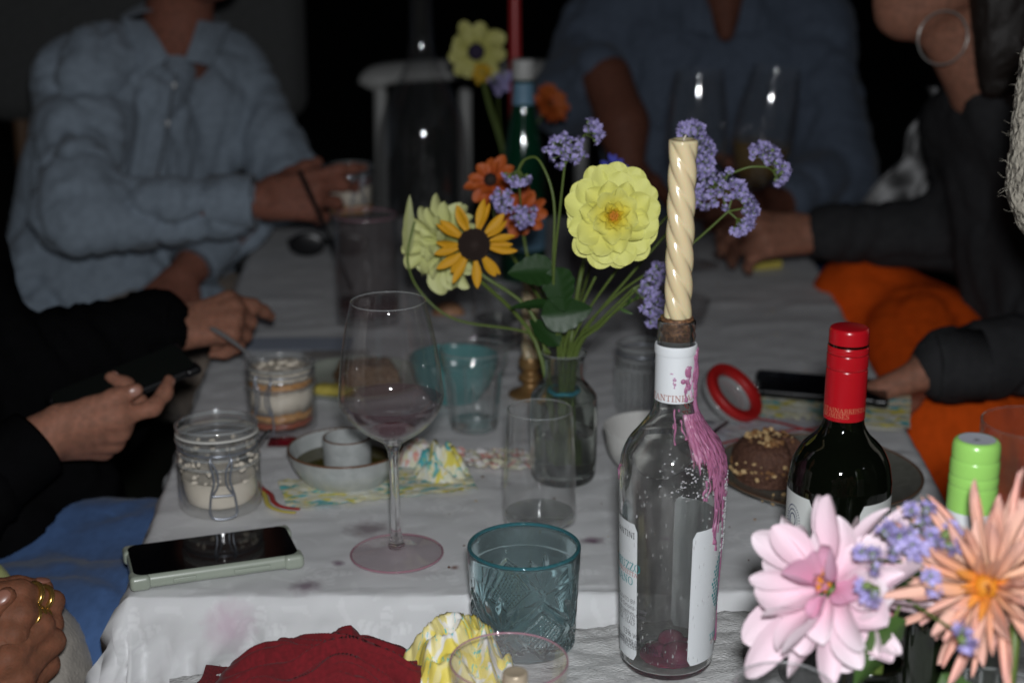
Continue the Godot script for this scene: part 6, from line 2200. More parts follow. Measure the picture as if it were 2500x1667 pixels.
func napkins() -> void:
	var ty := 0.7555
	var cr := MB.new()
	var rn := RandomNumberGenerator.new()
	rn.seed = 33
	for k in 170:
		var z := -1.22 - 1.1 * pow(rn.randf(), 1.4)
		var s := rn.randf_range(0.0004, 0.0016)
		cr.ball(Vector3(rn.randf_range(-0.28, 0.38), 0.0005, z + 1.6), Vector3(s * rn.randf_range(0.7, 1.6), s * 0.7, s), 5, 3)
		cr.paint(cr.v.size() - 12, [Color(0.30, 0.17, 0.07), Color(0.12, 0.05, 0.025), Color(0.45, 0.33, 0.18)][rn.randi() % 3])
	var crumbs := part("bread_crumbs", cr.mesh(), M.petal, self)
	crumbs.position = Vector3(0, ty, -1.6)
	crumbs.set_meta("kind", "stuff")
	tag(crumbs, "tiny brown crumbs scattered over the white damask cloth", "crumbs")
	# red gauze cloth
	var rc := thing("gauze_cloth", "crumpled dark red gauze cloth with frayed edges at the bottom left", "cloth", Vector3(-0.152, 0.7525, -0.985))
	var sh := func(u: float, w: float) -> Vector3:
		var x := (u - 0.5) * 0.172
		var z := (w - 0.5) * 0.15
		var dx := (u - 0.60) / 0.56
		var dz := (w - 0.45) / 0.55
		var e := maxf(0.0, 1.0 - dx * dx * 1.0 - dz * dz * 1.15)
		var h := 0.048 * pow(e, 0.75) + 0.006 * exp(-pow((x - 0.03) / 0.02, 2.0) - pow(z / 0.03, 2.0))
		# long folds that sweep from left to right and gather at a knot right of the middle
		var wx := nz.get_noise_2d(x * 14.0 + 5.0, z * 10.0)
		var fan := (z - 0.01) * (34.0 + 60.0 * clampf(0.06 - absf(x - 0.03), 0.0, 0.06) / 0.06) + x * 9.0 * sin(x * 16.0) + wx * 0.9
		var ff := 0.5 + 0.75 * nz.get_noise_2d(x * 3.0, fan * 0.8)
		var f2 := 0.5 + 0.75 * nz.get_noise_2d(x * 5.0 + 30.0, fan * 1.9)
		f2 -= 0.5 * pow(clampf(ridge(nz.get_noise_2d(x * 4.0 + 60.0, fan * 1.2) * 1.7), 0.0, 1.0), 4.0)
		var f3 := nz.get_noise_2d(x * 40.0, z * 40.0)
		h += ((ff - 0.5) * 0.021 + (f2 - 0.5) * 0.0105) * smoothstep(0.0, 0.02, h) + f3 * 0.0006 + 0.0024 * nz.get_noise_2d(x * 7.0 + 11.0, fan * 4.5)
		return Vector3(x + 0.002 * nz.get_noise_2d(x * 30.0, z * 30.0 + 30.0), maxf(h, 0.001 + 0.0008 * f3), z + 0.002 * nz.get_noise_2d(z * 30.0, x * 30.0))
	part("cloth", slab(200, 170, sh, 0.0005), M.red_gauze, rc)
	var rng := RandomNumberGenerator.new()
	rng.seed = 6
	var fz := MB.new()
	for k in 150:
		var u := rng.randf()
		var w := 0.02 + 0.2 * rng.randf()
		u = 0.02 + 0.12 * rng.randf()
		var q: Vector3 = sh.call(u, w)
		var e := q + Vector3(rng.randf_range(-1, 1), rng.randf_range(0.0, 1.0), rng.randf_range(-1, 0.2)) * 0.0035
		fz.tube(PackedVector3Array([q, q.lerp(e, 0.5) + Vector3(rng.randf_range(-1, 1), 0, 0) * 0.001, e]), PackedFloat32Array([0.00022, 0.0002, 0.00015]), 3, 1.0, false)
	var fo := part("fringe", fz.mesh(), M.red_gauze, rc)
	fo.set_meta("kind", "stuff")
	# bright paper napkins
	var y := part("paper_napkin", crumple(60, 60, 0.086, 0.085, func(u: float, w: float) -> float:
		var dx := (u - 0.52) / 0.55
		var dz := (w - 0.38) / 0.60
		var e := maxf(0.0, 1.0 - dx * dx - dz * dz)
		return 0.055 * pow(e, 0.9) + 0.016 * ridge(nz.get_noise_2d(u * 3.4, w * 2.2) * 1.5) * smoothstep(0.0, 0.3, e), 40.0, 0.0020), M.yellow_print, self)
	y.position = Vector3(-0.040, 0.7525, -1.000)
	y.rotation.y = 0.2
	tag(y, "crumpled yellow and white paper napkin in front of the teal cut glass", "napkin")
	var n2 := part("paper_napkin", crumple(40, 40, 0.085, 0.06, func(u: float, w: float) -> float:
		var e := maxf(0.0, 1.0 - pow((u - 0.70) / 0.33, 2.0) - pow((w - 0.45) / 0.55, 2.0))
		return 0.002 + 0.030 * pow(e, 1.1) * (0.5 + 0.8 * ridge(nz.get_noise_2d(u * 4.0, w * 3.0) * 1.5)), 70.0, 0.0022), M.aqua_print, self)
	n2.position = Vector3(-0.088, ty, -1.452)
	n2.rotation.y = 0.35
	tag(n2, "twisted yellow and turquoise napkin right of the oil dish", "napkin")
	var n3 := part("paper_napkin", crumple(36, 24, 0.19, 0.075, func(u: float, w: float) -> float: return 0.0015 + 0.002 * ridge(nz.get_noise_2d(u * 10.0, w * 5.0) * 1.6), 90.0, 0.0015), M.aqua_print, self)
	n3.position = Vector3(-0.135, ty, -1.425)
	n3.rotation.y = 0.28
	tag(n3, "flat printed napkin spread under the oil dish", "napkin")
	var n4 := part("paper_napkin", crumple(26, 26, 0.045, 0.04, func(u: float, w: float) -> float:
		var e := maxf(0.0, 1.0 - pow((u - 0.5) / 0.5, 2.0) - pow((w - 0.5) / 0.5, 2.0))
		return 0.002 + 0.026 * pow(e, 0.7), 11.0, 0.002), M.pink_white_print, self)
	n4.position = Vector3(-0.098, ty, -1.49)
	tag(n4, "balled white and pink tissue behind the oil dish", "tissue")
	var n5 := part("paper_napkin", crumple(30, 22, 0.10, 0.05, func(u: float, w: float) -> float: return 0.003 + 0.008 * maxf(0.0, ridge(nz.get_noise_2d(u * 5.0, w * 3.0) * 1.5) - 0.3), 31.0, 0.0015), M.pink_white_print, self)
	n5.position = Vector3(-0.018, ty, -1.492)
	n5.rotation.y = -0.1
	tag(n5, "rumpled pale napkin with coral print left of the plain tumbler", "napkin")
	var n6 := part("paper_napkin", crumple(44, 30, 0.215, 0.115, func(u: float, w: float) -> float: return 0.0016 + 0.003 * maxf(0.0, ridge(nz.get_noise_2d(u * 9.0, w * 5.0) * 1.6) - 0.4), 55.0, 0.002), M.aqua_print, self)
	n6.position = Vector3(0.352, ty, -1.675)
	n6.rotation.y = -0.25
	tag(n6, "yellow printed napkin under the black phone on the right", "napkin")
	var n7 := part("paper_napkin", crumple(36, 30, 0.17, 0.12, func(u: float, w: float) -> float: return 0.0014 + 0.003 * maxf(0.0, ridge(nz.get_noise_2d(u * 7.0, w * 5.0) * 1.6) - 0.4), 25.0, 0.0016), M.grey_print, self)
	n7.position = Vector3(0.262, ty, -1.565)
	n7.rotation.y = 0.1
	tag(n7, "whitish napkin with red edge lines between lid and cake plate", "napkin")
	var re := MB.new()
	re.tube(smooth3([Vector3(-0.082, 0.006, 0.050), Vector3(-0.02, 0.007, 0.018), Vector3(0.04, 0.006, -0.006), Vector3(0.086, 0.007, -0.010)], 8), PackedFloat32Array([0.0018]), 6, 0.4)
	re.tube(smooth3([Vector3(0.005, 0.007, -0.056), Vector3(0.035, 0.008, -0.030), Vector3(0.078, 0.007, 0.012)], 8), PackedFloat32Array([0.0020]), 6, 0.4)
	part("red_edging", re.mesh(), M.red_wax, n7)
	var zz := MB.new()
	zz.tube(smooth3([Vector3(-0.258, 0.0035, -1.432), Vector3(-0.248, 0.0040, -1.412), Vector3(-0.238, 0.0036, -1.398), Vector3(-0.232, 0.0040, -1.378), Vector3(-0.222, 0.0036, -1.366), Vector3(-0.205, 0.0036, -1.360)], 5), PackedFloat32Array([0.0026]), 6, 0.35)
	var yy := MB.new()
	yy.tube(smooth3([Vector3(-0.255, 0.0026, -1.426), Vector3(-0.244, 0.0028, -1.398), Vector3(-0.236, 0.0026, -1.372), Vector3(-0.222, 0.0026, -1.358), Vector3(-0.208, 0.0026, -1.354)], 5), PackedFloat32Array([0.0026]), 6, 0.35)
	var rb := thing("ribbon", "thin red and yellow zigzag paper ribbon left of the oil dish", "ribbon", Vector3(-0.23, ty, -1.39))
	part("red_strip", zz.mesh(), M.red_wax, rb, Transform3D(Basis(), Vector3(0.23, 0, 1.39)))
	part("yellow_strip", yy.mesh(), M.curd, rb, Transform3D(Basis(), Vector3(0.23, 0, 1.39)))
	# black cutlery by the white bowl
	for q in [["black fork handle lying on the napkin beside the wax-coated bottle", Vector3(0.196, ty + 0.012, -1.575), Vector3(0.225, ty + 0.006, -1.60)], ["thin black knife pointing past the wax-coated bottle at the cake", Vector3(0.200, ty + 0.008, -1.520), Vector3(0.236, ty + 0.016, -1.575)]]:
		spoon("cutlery", q[0], q[1], q[2], M.steel_dark, false, 0.0040)


# a petal lying along +x, its upper face towards +y
func petal(ln: float, wd: float, cup: float, curl: float, point: float, c0: Color, c1: Color, seed_at := 0.0, sway := 0.0, twist := 0.0) -> ArrayMesh:
	var b := MB.new()
	var nu := 8
	var nv := 9
	for j in nv + 1:
		for i in nu + 1:
			var f := sin(PI * 0.5 * j / nv)
			var g := 2.0 * i / nu - 1.0
			var wide := 0.62 - 0.14 * point
			var hw := wd * 0.5
			if f > wide:
				hw *= pow(maxf(1.0 - pow((f - wide) / (1.0 - wide), 2.0), 0.0), lerpf(0.5, 0.85, point))
			else:
				hw *= lerpf(0.30, 1.0, smoothstep(0.0, 1.0, f / wide))
			hw = maxf(hw, 0.0004)
			var rip := 0.05 * wd * sin(f * 8.0 + seed_at) * g + 0.018 * wd * cos(g * 9.0) * f
			var bend := cup * g * g * hw + curl * ln * f * f + rip
			b.add(Vector3(ln * f, bend + twist * hw * g * f, hw * g * (1.0 - 0.22 * absf(cup) * absf(g)) + sway * ln * f * f), Vector2(f, g), c0.lerp(c1, pow(clampf(f * 0.9 + 0.1 * absf(g), 0, 1), 0.8)) * (1.0 - 0.07 * absf(sin(g * 8.0)) * (1.0 - f * 0.6)))
	for j in nv:
		for i in nu:
			var a := j * (nu + 1) + i
			b.quad(a, a + nu + 1, a + nu + 2, a + 1)
	b.tinted = true
	return b.mesh()


func tint_mat(n: String, rough := 0.6, back := 0.25) -> StandardMaterial3D:
	var m := mat(n, Color.WHITE, rough)
	m.vertex_color_use_as_albedo = true
	m.backlight_enabled = true
	m.backlight = Color(back, back, back)
	return m


# rings: [count, radius, length, width, elevation in degrees, cup, curl, height, point, inner colour, outer colour]
func bloom(par: Node, at: Vector3, bs: Basis, rings: Array, mt: Material, rng: RandomNumberGenerator, loose := 0.12, pname := "petal") -> void:
	for q in rings:
		var kinds := []
		for k in 6:
			var cl: Color = q[10]
			kinds.append(petal(q[2] * rng.randf_range(0.88, 1.06), q[3] * rng.randf_range(0.9, 1.1), q[5] * rng.randf_range(0.6, 1.4), q[6] + rng.randf_range(-1, 1) * loose * 0.9, q[8], q[9], cl.lerp(q[9], rng.randf() * 0.3), k * 1.3, rng.randf_range(-1, 1) * loose * 0.55, rng.randf_range(-1, 1) * loose * 2.0))
		var a0 := rng.randf() * TAU
		for k in q[0]:
			var a: float = a0 + TAU * k / q[0] + rng.randf_range(-1, 1) * loose * 2.2 / sqrt(float(q[0]))
			var el: float = deg_to_rad(q[4]) + rng.randf_range(-1, 1) * loose
			var b := Basis(Vector3.UP, a) * Basis(Vector3(0, 0, 1), el) * Basis(Vector3(1, 0, 0), rng.randf_range(-1, 1) * loose * 2.0)
			var p := Basis(Vector3.UP, a) * Vector3(q[1], q[7], 0)
			part(pname, kinds[rng.randi() % 6], mt, par, Transform3D(bs * b * Basis().scaled(Vector3(rng.randf_range(1.0 - loose, 1.0 + loose * 0.6), 1.0, rng.randf_range(1.0 - loose, 1.0 + loose))), at + bs * p))


func stem(par: Node, pts: Array, r0: float, r1: float, mt: Material, n := "stem") -> MeshInstance3D:
	var p := smooth3(pts, 6)
	var b := MB.new()
	b.tube(p, PackedFloat32Array(taper(p.size(), r0, r1)), 8)
	return part(n, b.mesh(), mt, par)


func leaf(par: Node, at: Vector3, to: Vector3, wd: float, droop: float, roll: float, mt: Material) -> void:
	var ln := at.distance_to(to)
	var b := MB.new()
	b.grid(8, 14, func(u: float, w: float) -> Vector3:
		var g := 2.0 * u - 1.0
		var hw := wd * 0.5 * pow(maxf(sin(PI * pow(w, 0.7)), 0.0), 0.8) * (1.0 + 0.05 * sin(w * 60.0))
		return Vector3(hw * g, w * ln, 0.22 * hw * absf(g) - droop * ln * w * w + 0.05 * hw * sin(w * 34.0 + absf(g) * 5.0) * absf(g)))
	part("leaf", b.mesh(), mt, par, Transform3D(basis_to(to - at, roll), at))


func floret_mesh(r: float, seed_at: int) -> ArrayMesh:
	var b := MB.new()
	var rng := RandomNumberGenerator.new()
	rng.seed = seed_at
	b.ball(Vector3(0, -r * 0.35, 0), Vector3(r * 0.42, r * 0.55, r * 0.42), 7, 5)
	b.paint(0, Color(0.16, 0.22, 0.07))
	for k in 54:
		var a := rng.randf() * TAU
		var e := acos(1.0 - rng.randf() * 1.25)
		var d := Vector3(sin(e) * cos(a), cos(e), sin(e) * sin(a))
		var s := d.cross(Vector3(0.3, 0.5, 0.8)).normalized() * r * 0.10
		var o := b.v.size()
		var l := r * rng.randf_range(0.8, 1.15)
		var col := Color(0.36, 0.31, 0.66).lerp(Color(0.56, 0.50, 0.80), rng.randf())
		b.add(d * r * 0.25 - s * 0.5, Vector2.ZERO, col)
		b.add(d * r * 0.25 + s * 0.5, Vector2.ZERO, col)
		b.add(d * l * 0.8 + s, Vector2.ZERO, col)
		b.add(d * l + d.cross(s) * 2.0, Vector2.ZERO, col)
		b.add(d * l * 0.8 - s, Vector2.ZERO, col)
		b.tri(o, o + 1, o + 2)
		b.tri(o, o + 2, o + 4)
		b.tri(o + 4, o + 2, o + 3)
	b.tinted = true
	return b.mesh()


# heads: [centre, facing, number of florets, spread]; path: the main stem from the vase upwards
func ageratum(label: String, path: Array, heads: Array, fr: float, rng: RandomNumberGenerator, group := "") -> void:
	var base: Vector3 = path[0]
	var t := thing("ageratum", label, "flower", base, group)
	var loc := []
	for q in path:
		loc.append(q - base)
	stem(t, loc, 0.0015, 0.0011, M.stem_green)
	var kinds := [floret_mesh(fr, 3), floret_mesh(fr * 1.1, 8), floret_mesh(fr * 0.85, 21)]
	for h in heads:
		var c: Vector3 = h[0] - base
		var f: Vector3 = h[1].normalized()
		var near: Vector3 = loc[loc.size() - 1]
		for q in loc:
			if q.distance_to(c - f * 0.03) < near.distance_to(c - f * 0.03):
				near = q
		var br := stem(t, [near, near.lerp(c, 0.55) - f * 0.008, c - f * 0.014], 0.0011, 0.0009, M.stem_green, "branch")
		var bs := basis_to(f)
		for k in h[2]:
			var r: float = h[3] * sqrt((k + 0.5) / h[2])
			var a := 2.39996 * float(k)
			var p: Vector3 = c + bs * Vector3(cos(a) * r, -0.45 * r * r / h[3] + rng.randf_range(-0.2, 0.2) * fr, sin(a) * r)
			var d := (bs * Vector3(cos(a) * r * 0.8, h[3] * 0.75, sin(a) * r * 0.8) + Vector3(rng.randf_range(-1, 1), rng.randf_range(-1, 1), rng.randf_range(-1, 1)) * 0.004).normalized()
			part("floret", kinds[rng.randi() % 3], M.ageratum, br, Transform3D(basis_to(d, rng.randf() * 3.0), p))
			part("pedicel", rope(PackedVector3Array([c - f * 0.014, (c - f * 0.014).lerp(p, 0.5) + f * 0.001, p - d * fr * 0.5]), [0.0006, 0.0005], 5), M.stem_green, br)


func flowers_mid() -> void:
	var rng := RandomNumberGenerator.new()
	rng.seed = 41
	var vm := Vector3(0.052, 0.889, -1.448)     # the vase's mouth
	# yellow dahlia
	var at := Vector3(0.052, 0.775, -1.446)
	var d := thing("dahlia", "large lemon yellow dahlia facing the lens, left of the ivory candle", "flower", at)
	var c := Vector3(0.088, 1.058, -1.302) - at
	var y0 := Color(0.86, 0.74, 0.06)
	var y1 := Color(0.80, 0.80, 0.24)
	var bs := basis_to(Vector3(0.03, 0.20, 0.98))
	bloom(d, c, bs, [[13, 0.013, 0.0335, 0.0255, 2, 0.28, 0.03, -0.006, 0.0, y1, y1], [12, 0.012, 0.0320, 0.0250, 14, 0.30, 0.02, -0.003, 0.0, y1, y1], [10, 0.010, 0.0275, 0.0225, 27, 0.40, 0.02, 0.000, 0.0, y0.lerp(y1, 0.6), y1], [8, 0.008, 0.0205, 0.0185, 42, 0.5, -0.05, 0.002, 0.05, y0.lerp(y1, 0.3), y1], [7, 0.0055, 0.0140, 0.0125, 58, 0.7, -0.12, 0.003, 0.1, y0, y0.lerp(y1, 0.5)], [7, 0.0035, 0.0100, 0.0085, 72, 0.9, -0.2, 0.003, 0.1, Color(0.80, 0.50, 0.02), y0]], M.petal, rng, 0.09)
	var ce := MB.new()
	for k in 46:
		var r := 0.0034 * sqrt(rng.randf())
		var a := rng.randf() * TAU
		ce.ball(c + bs * Vector3(cos(a) * r, 0.006 + 0.003 * rng.randf(), sin(a) * r), Vector3(0.0007, 0.0016, 0.0007), 5, 4)
	part("flower_centre", ce.mesh(), M.amber, d)
	stem(d, [c - bs.y * 0.006, c - bs.y * 0.03 + Vector3(-0.004, -0.02, -0.01), Vector3(0.020, 0.20, -0.035), Vector3(0.006, 0.12, -0.004), Vector3(-0.004, 0.0, 0.0)], 0.0022, 0.0026, M.stem_green)
	# black-eyed susan
	at = Vector3(0.046, 0.775, -1.45)
	var s := thing("rudbeckia", "golden daisy with a dark brown cone, in front of the pale ruffled bloom", "flower", at)
	c = Vector3(-0.037, 0.999, -1.45) - at
	bs = basis_to(Vector3(0.06, 0.18, 0.97))
	var g0 := Color(0.66, 0.335, 0.008)
	bloom(s, c, bs, [[11, 0.012, 0.032, 0.0100, -4, 0.35, -0.05, -0.001, 0.75, g0, g0 * 1.08], [9, 0.012, 0.031, 0.0085, -16, 0.5, -0.12, -0.003, 0.8, g0, g0]], M.petal, rng, 0.16)
	var cone := MB.new()
	for k in 210:
		var f := (k + 0.5) / 210.0
		var a := 2.39996 * float(k)
		var r := 0.0150 * sin(f * PI * 0.5)
		cone.ball(c + bs * Vector3(cos(a) * r, 0.0105 * cos(f * PI * 0.5), sin(a) * r), Vector3.ONE * 0.0014, 5, 4)
	cone.ball(c, Vector3(0.0145, 0.0145, 0.0095), 14, 8)
	part("cone", cone.mesh(), M.dark_cone, s)
	stem(s, [c - bs.y * 0.003, c - bs.y * 0.02 + Vector3(0.004, -0.03, -0.01), Vector3(-0.02, 0.14, -0.01), Vector3(0.0, 0.0, 0.0)], 0.0018, 0.0022, M.stem_green)
	# pale bloom seen from the side
	at = Vector3(0.044, 0.775, -1.455)
	var p := thing("dahlia", "pale yellow-green ruffled dahlia behind the golden daisy", "flower", at)
	c = Vector3(-0.070, 0.984, -1.515) - at
	bs = basis_to(Vector3(-0.62, 0.12, 0.72))
	var p0 := Color(0.58, 0.60, 0.18)
	var p1 := Color(0.68, 0.70, 0.34)
	bloom(p, c, bs, [[15, 0.010, 0.040, 0.024, -10, 0.5, 0.05, -0.008, 0.0, p0, p1], [14, 0.010, 0.038, 0.023, 10, 0.6, 0.08, -0.004, 0.0, p0, p1], [12, 0.008, 0.033, 0.020, 32, 0.8, 0.0, 0.0, 0.0, p0, p1], [8, 0.005, 0.021, 0.014, 62, 0.9, -0.1, 0.002, 0.0, p0, p1]], M.petal, rng, 0.2)
	stem(p, [c - bs.y * 0.008, c - bs.y * 0.02 + Vector3(0.015, -0.03, 0), Vector3(-0.02, 0.12, -0.01), Vector3(0, 0, 0)], 0.002, 0.0024, M.stem_green)
	# a nodding side bud on the left
	at = Vector3(-0.100, 0.93, -1.52)
	stem(p, [Vector3(-0.142, 0.235, -0.05), Vector3(-0.150, 0.195, -0.05), Vector3(-0.136, 0.16, -0.05), Vector3(-0.100, 0.135, -0.04), Vector3(-0.03, 0.128, -0.02), Vector3(-0.006, 0.112, 0.0)], 0.0012, 0.0014, M.stem_green, "side_stem")
	leaf(p, Vector3(-0.150, 0.20, -0.05), Vector3(-0.146, 0.262, -0.048), 0.012, 0.1, 0.0, M.leaf_pale)
	# orange blooms further back
	var o0 := Color(0.42, 0.06, 0.008)
	var o1 := Color(0.52, 0.12, 0.02)
	for q in [[Vector3(-0.022, 1.030, -1.62), Vector3(-0.3, 0.5, 0.8), "orange dahlia peeping above the golden daisy, partly behind lilac florets"], [Vector3(0.010, 1.000, -1.60), Vector3(0.2, 0.1, 0.97), "small burnt orange bloom with a dark heart right of the golden daisy"]]:
		at = Vector3(0.056, 0.775, -1.46)
		var o := thing("zinnia", q[2], "flower", at)
		bs = basis_to(q[1])
		c = q[0] - at
		bloom(o, c, bs, [[11, 0.006, 0.024, 0.014, 0, 0.3, 0.0, -0.002, 0.2, o0, o1], [9, 0.005, 0.019, 0.012, 24, 0.4, 0.0, 0.001, 0.2, o0, o1]], M.petal, rng, 0.14)
		var cc := MB.new()
		cc.ball(c + bs * Vector3(0, 0.004, 0), Vector3(0.0075, 0.0075, 0.006), 10, 6)
		part("flower_centre", cc.mesh(), M.dark_cone, o)
		stem(o, [c - bs.y * 0.003, c + Vector3(0.01, -0.06, 0.0), Vector3(0.0, 0.11, -0.005), Vector3(0, 0, 0)], 0.0016, 0.002, M.stem_green)
	# lilac ageratum
	var lo := Vector3(0.050, 0.775, -1.450)
	ageratum("lilac ageratum cluster above the yellow dahlia's left petals, on a tall straight stem", [lo, vm + Vector3(-0.006, 0.0, 0), Vector3(0.040, 0.97, -1.425), Vector3(0.045, 1.04, -1.41), Vector3(0.049, 1.085, -1.405)], [[Vector3(0.047, 1.104, -1.40), Vector3(-0.15, 0.75, 0.6), 17, 0.020], [Vector3(0.079, 1.118, -1.42), Vector3(0.7, 0.5, 0.3), 9, 0.012]], 0.0052, rng)
	ageratum("nodding lilac ageratum whose stem arches over between orange and yellow blooms", [lo + Vector3(0.002, 0, 0), vm + Vector3(-0.003, 0, 0), Vector3(0.040, 0.97, -1.43), Vector3(0.040, 1.045, -1.43), Vector3(0.026, 1.083, -1.44), Vector3(0.012, 1.082, -1.45), Vector3(0.006, 1.072, -1.452)], [[Vector3(0.004, 1.058, -1.455), Vector3(-0.2, -0.85, 0.25), 15, 0.014], [Vector3(-0.012, 1.035, -1.47), Vector3(-0.5, -0.3, 0.6), 12, 0.014], [Vector3(0.014, 1.020, -1.47), Vector3(0.3, -0.4, 0.7), 12, 0.013]], 0.0050, rng)
	ageratum("tallest lilac ageratum right behind the tip of the ivory candle", [lo + Vector3(0.004, 0, 0), vm + Vector3(0.004, 0, 0), Vector3(0.10, 0.98, -1.42), Vector3(0.155, 1.05, -1.40), Vector3(0.168, 1.095, -1.40)], [[Vector3(0.163, 1.123, -1.40), Vector3(-0.2, 0.9, 0.3), 12, 0.012], [Vector3(0.181, 1.103, -1.395), Vector3(0.6, 0.4, 0.6), 14, 0.014], [Vector3(0.178, 1.085, -1.39), Vector3(0.3, -0.3, 0.8), 8, 0.011], [Vector3(0.172, 1.055, -1.39), Vector3(0.2, -0.3, 0.9), 8, 0.011]], 0.0050, rng)
	ageratum("broad lilac ageratum spray just right of the candle's upper half", [lo + Vector3(0.006, 0, 0.002), vm + Vector3(0.008, 0, 0), Vector3(0.10, 0.955, -1.42), Vector3(0.16, 1.005, -1.395), Vector3(0.20, 1.045, -1.385)], [[Vector3(0.190, 1.070, -1.38), Vector3(-0.25, 0.5, 0.8), 18, 0.021], [Vector3(0.212, 1.066, -1.38), Vector3(0.6, 0.6, 0.5), 10, 0.012], [Vector3(0.224, 1.047, -1.38), Vector3(0.85, 0.0, 0.5), 12, 0.012], [Vector3(0.215, 1.030, -1.375), Vector3(0.5, -0.6, 0.6), 10, 0.011]], 0.0050, rng)
	ageratum("rightmost lilac ageratum, drooping against the dark wine glass", [lo + Vector3(0.008, 0, 0.001), vm + Vector3(0.010, 0, 0), Vector3(0.12, 0.98, -1.43), Vector3(0.185, 1.06, -1.41), Vector3(0.214, 1.082, -1.40), Vector3(0.236, 1.084, -1.40)], [[Vector3(0.230, 1.103, -1.40), Vector3(-0.2, 0.9, 0.3), 12, 0.013], [Vector3(0.246, 1.093, -1.40), Vector3(0.6, 0.5, 0.5), 9, 0.011], [Vector3(0.254, 1.074, -1.40), Vector3(0.8, -0.4, 0.4), 11, 0.010]], 0.0050, rng)
	ageratum("low lilac ageratum between the yellow dahlia and the candle's foot", [lo + Vector3(0.003, 0, 0.004), vm + Vector3(0.006, 0, 0.004), Vector3(0.085, 0.93, -1.42), Vector3(0.115, 0.968, -1.40)], [[Vector3(0.140, 0.985, -1.39), Vector3(0.2, 0.5, 0.8), 11, 0.012], [Vector3(0.128, 0.966, -1.39), Vector3(-0.5, 0.2, 0.8), 7, 0.010], [Vector3(0.136, 0.952, -1.39), Vector3(0.3, -0.1, 0.9), 9, 0.011], [Vector3(0.139, 0.936, -1.39), Vector3(0.2, -0.7, 0.6), 7, 0.009]], 0.0050, rng)
	# foliage sprigs
	at = Vector3(0.052, 0.775, -1.447)
	var f := thing("foliage_sprig", "dark green leafy sprig under the yellow dahlia in the glass vase", "foliage", at)
	stem(f, [Vector3(0, 0, 0), Vector3(-0.003, 0.114, 0), Vector3(-0.008, 0.16, 0.01), Vector3(-0.012, 0.21, 0.012)], 0.002, 0.0014, M.stem_green)
	leaf(f, Vector3(-0.010, 0.20, 0.012), Vector3(-0.055, 0.205, 0.02), 0.034, 0.2, 0.5, M.leaf_dark)
	leaf(f, Vector3(-0.010, 0.205, 0.012), Vector3(0.000, 0.165, 0.035), 0.032, -0.1, 0.3, M.leaf_dark)
	leaf(f, Vector3(-0.008, 0.165, 0.01), Vector3(-0.05, 0.178, 0.025), 0.014, 0.35, 0.9, M.leaf_dark)
	leaf(f, Vector3(-0.024, 0.160, 0.025), Vector3(0.026, 0.166, 0.03), 0.036, 0.15, 0.2, M.leaf_dark)
	leaf(f, Vector3(-0.005, 0.125, 0.01), Vector3(-0.035, 0.150, -0.01), 0.022, 0.2, 0.2, M.leaf_dark)
	for q in [[Vector3(0.012, 0.0, 0.0), Vector3(0.012, 0.112, 0), Vector3(0.045, 0.16, 0.02), Vector3(0.080, 0.185, 0.03)], [Vector3(0.009, 0.0, 0.006), Vector3(0.010, 0.112, 0.003), Vector3(0.036, 0.15, 0.02), Vector3(0.066, 0.188, 0.035)], [Vector3(-0.006, 0, 0.003), Vector3(-0.001, 0.114, 0.004), Vector3(0.012, 0.16, 0.02), Vector3(0.028, 0.20, 0.03)]]:
		stem(f, q, 0.0022, 0.0014, M.stem_green)
	for k in 9:
		var w := Vector3(0.052 + 0.003 * k, 0.168 + 0.002 * k, 0.028 + 0.001 * k)
		leaf(f, w, w + Vector3(rng.randf_range(-0.004, 0.014), rng.randf_range(-0.004, 0.018), 0.008), 0.0035, 0.2, rng.randf() * 2.0, M.leaf_mid)
	# blue cornflower far behind
	var bf := thing("cornflower", "single deep blue cornflower just above the yellow dahlia", "flower", Vector3(0.05, 0.775, -1.45))
	c = Vector3(0.118, 1.020, -1.75) - Vector3(0.05, 0.775, -1.45)
	bs = basis_to(Vector3(0.1, 0.6, 0.8))
	bloom(bf, c, bs, [[10, 0.003, 0.015, 0.008, 15, 0.4, 0.0, 0, 0.5, Color(0.05, 0.06, 0.45), Color(0.09, 0.10, 0.55)]], M.petal, rng, 0.25)
	stem(bf, [c, Vector3(0.03, 0.17, -0.1), Vector3(0.002, 0.11, 0), Vector3(0, 0, 0)], 0.0012, 0.0015, M.stem_green)


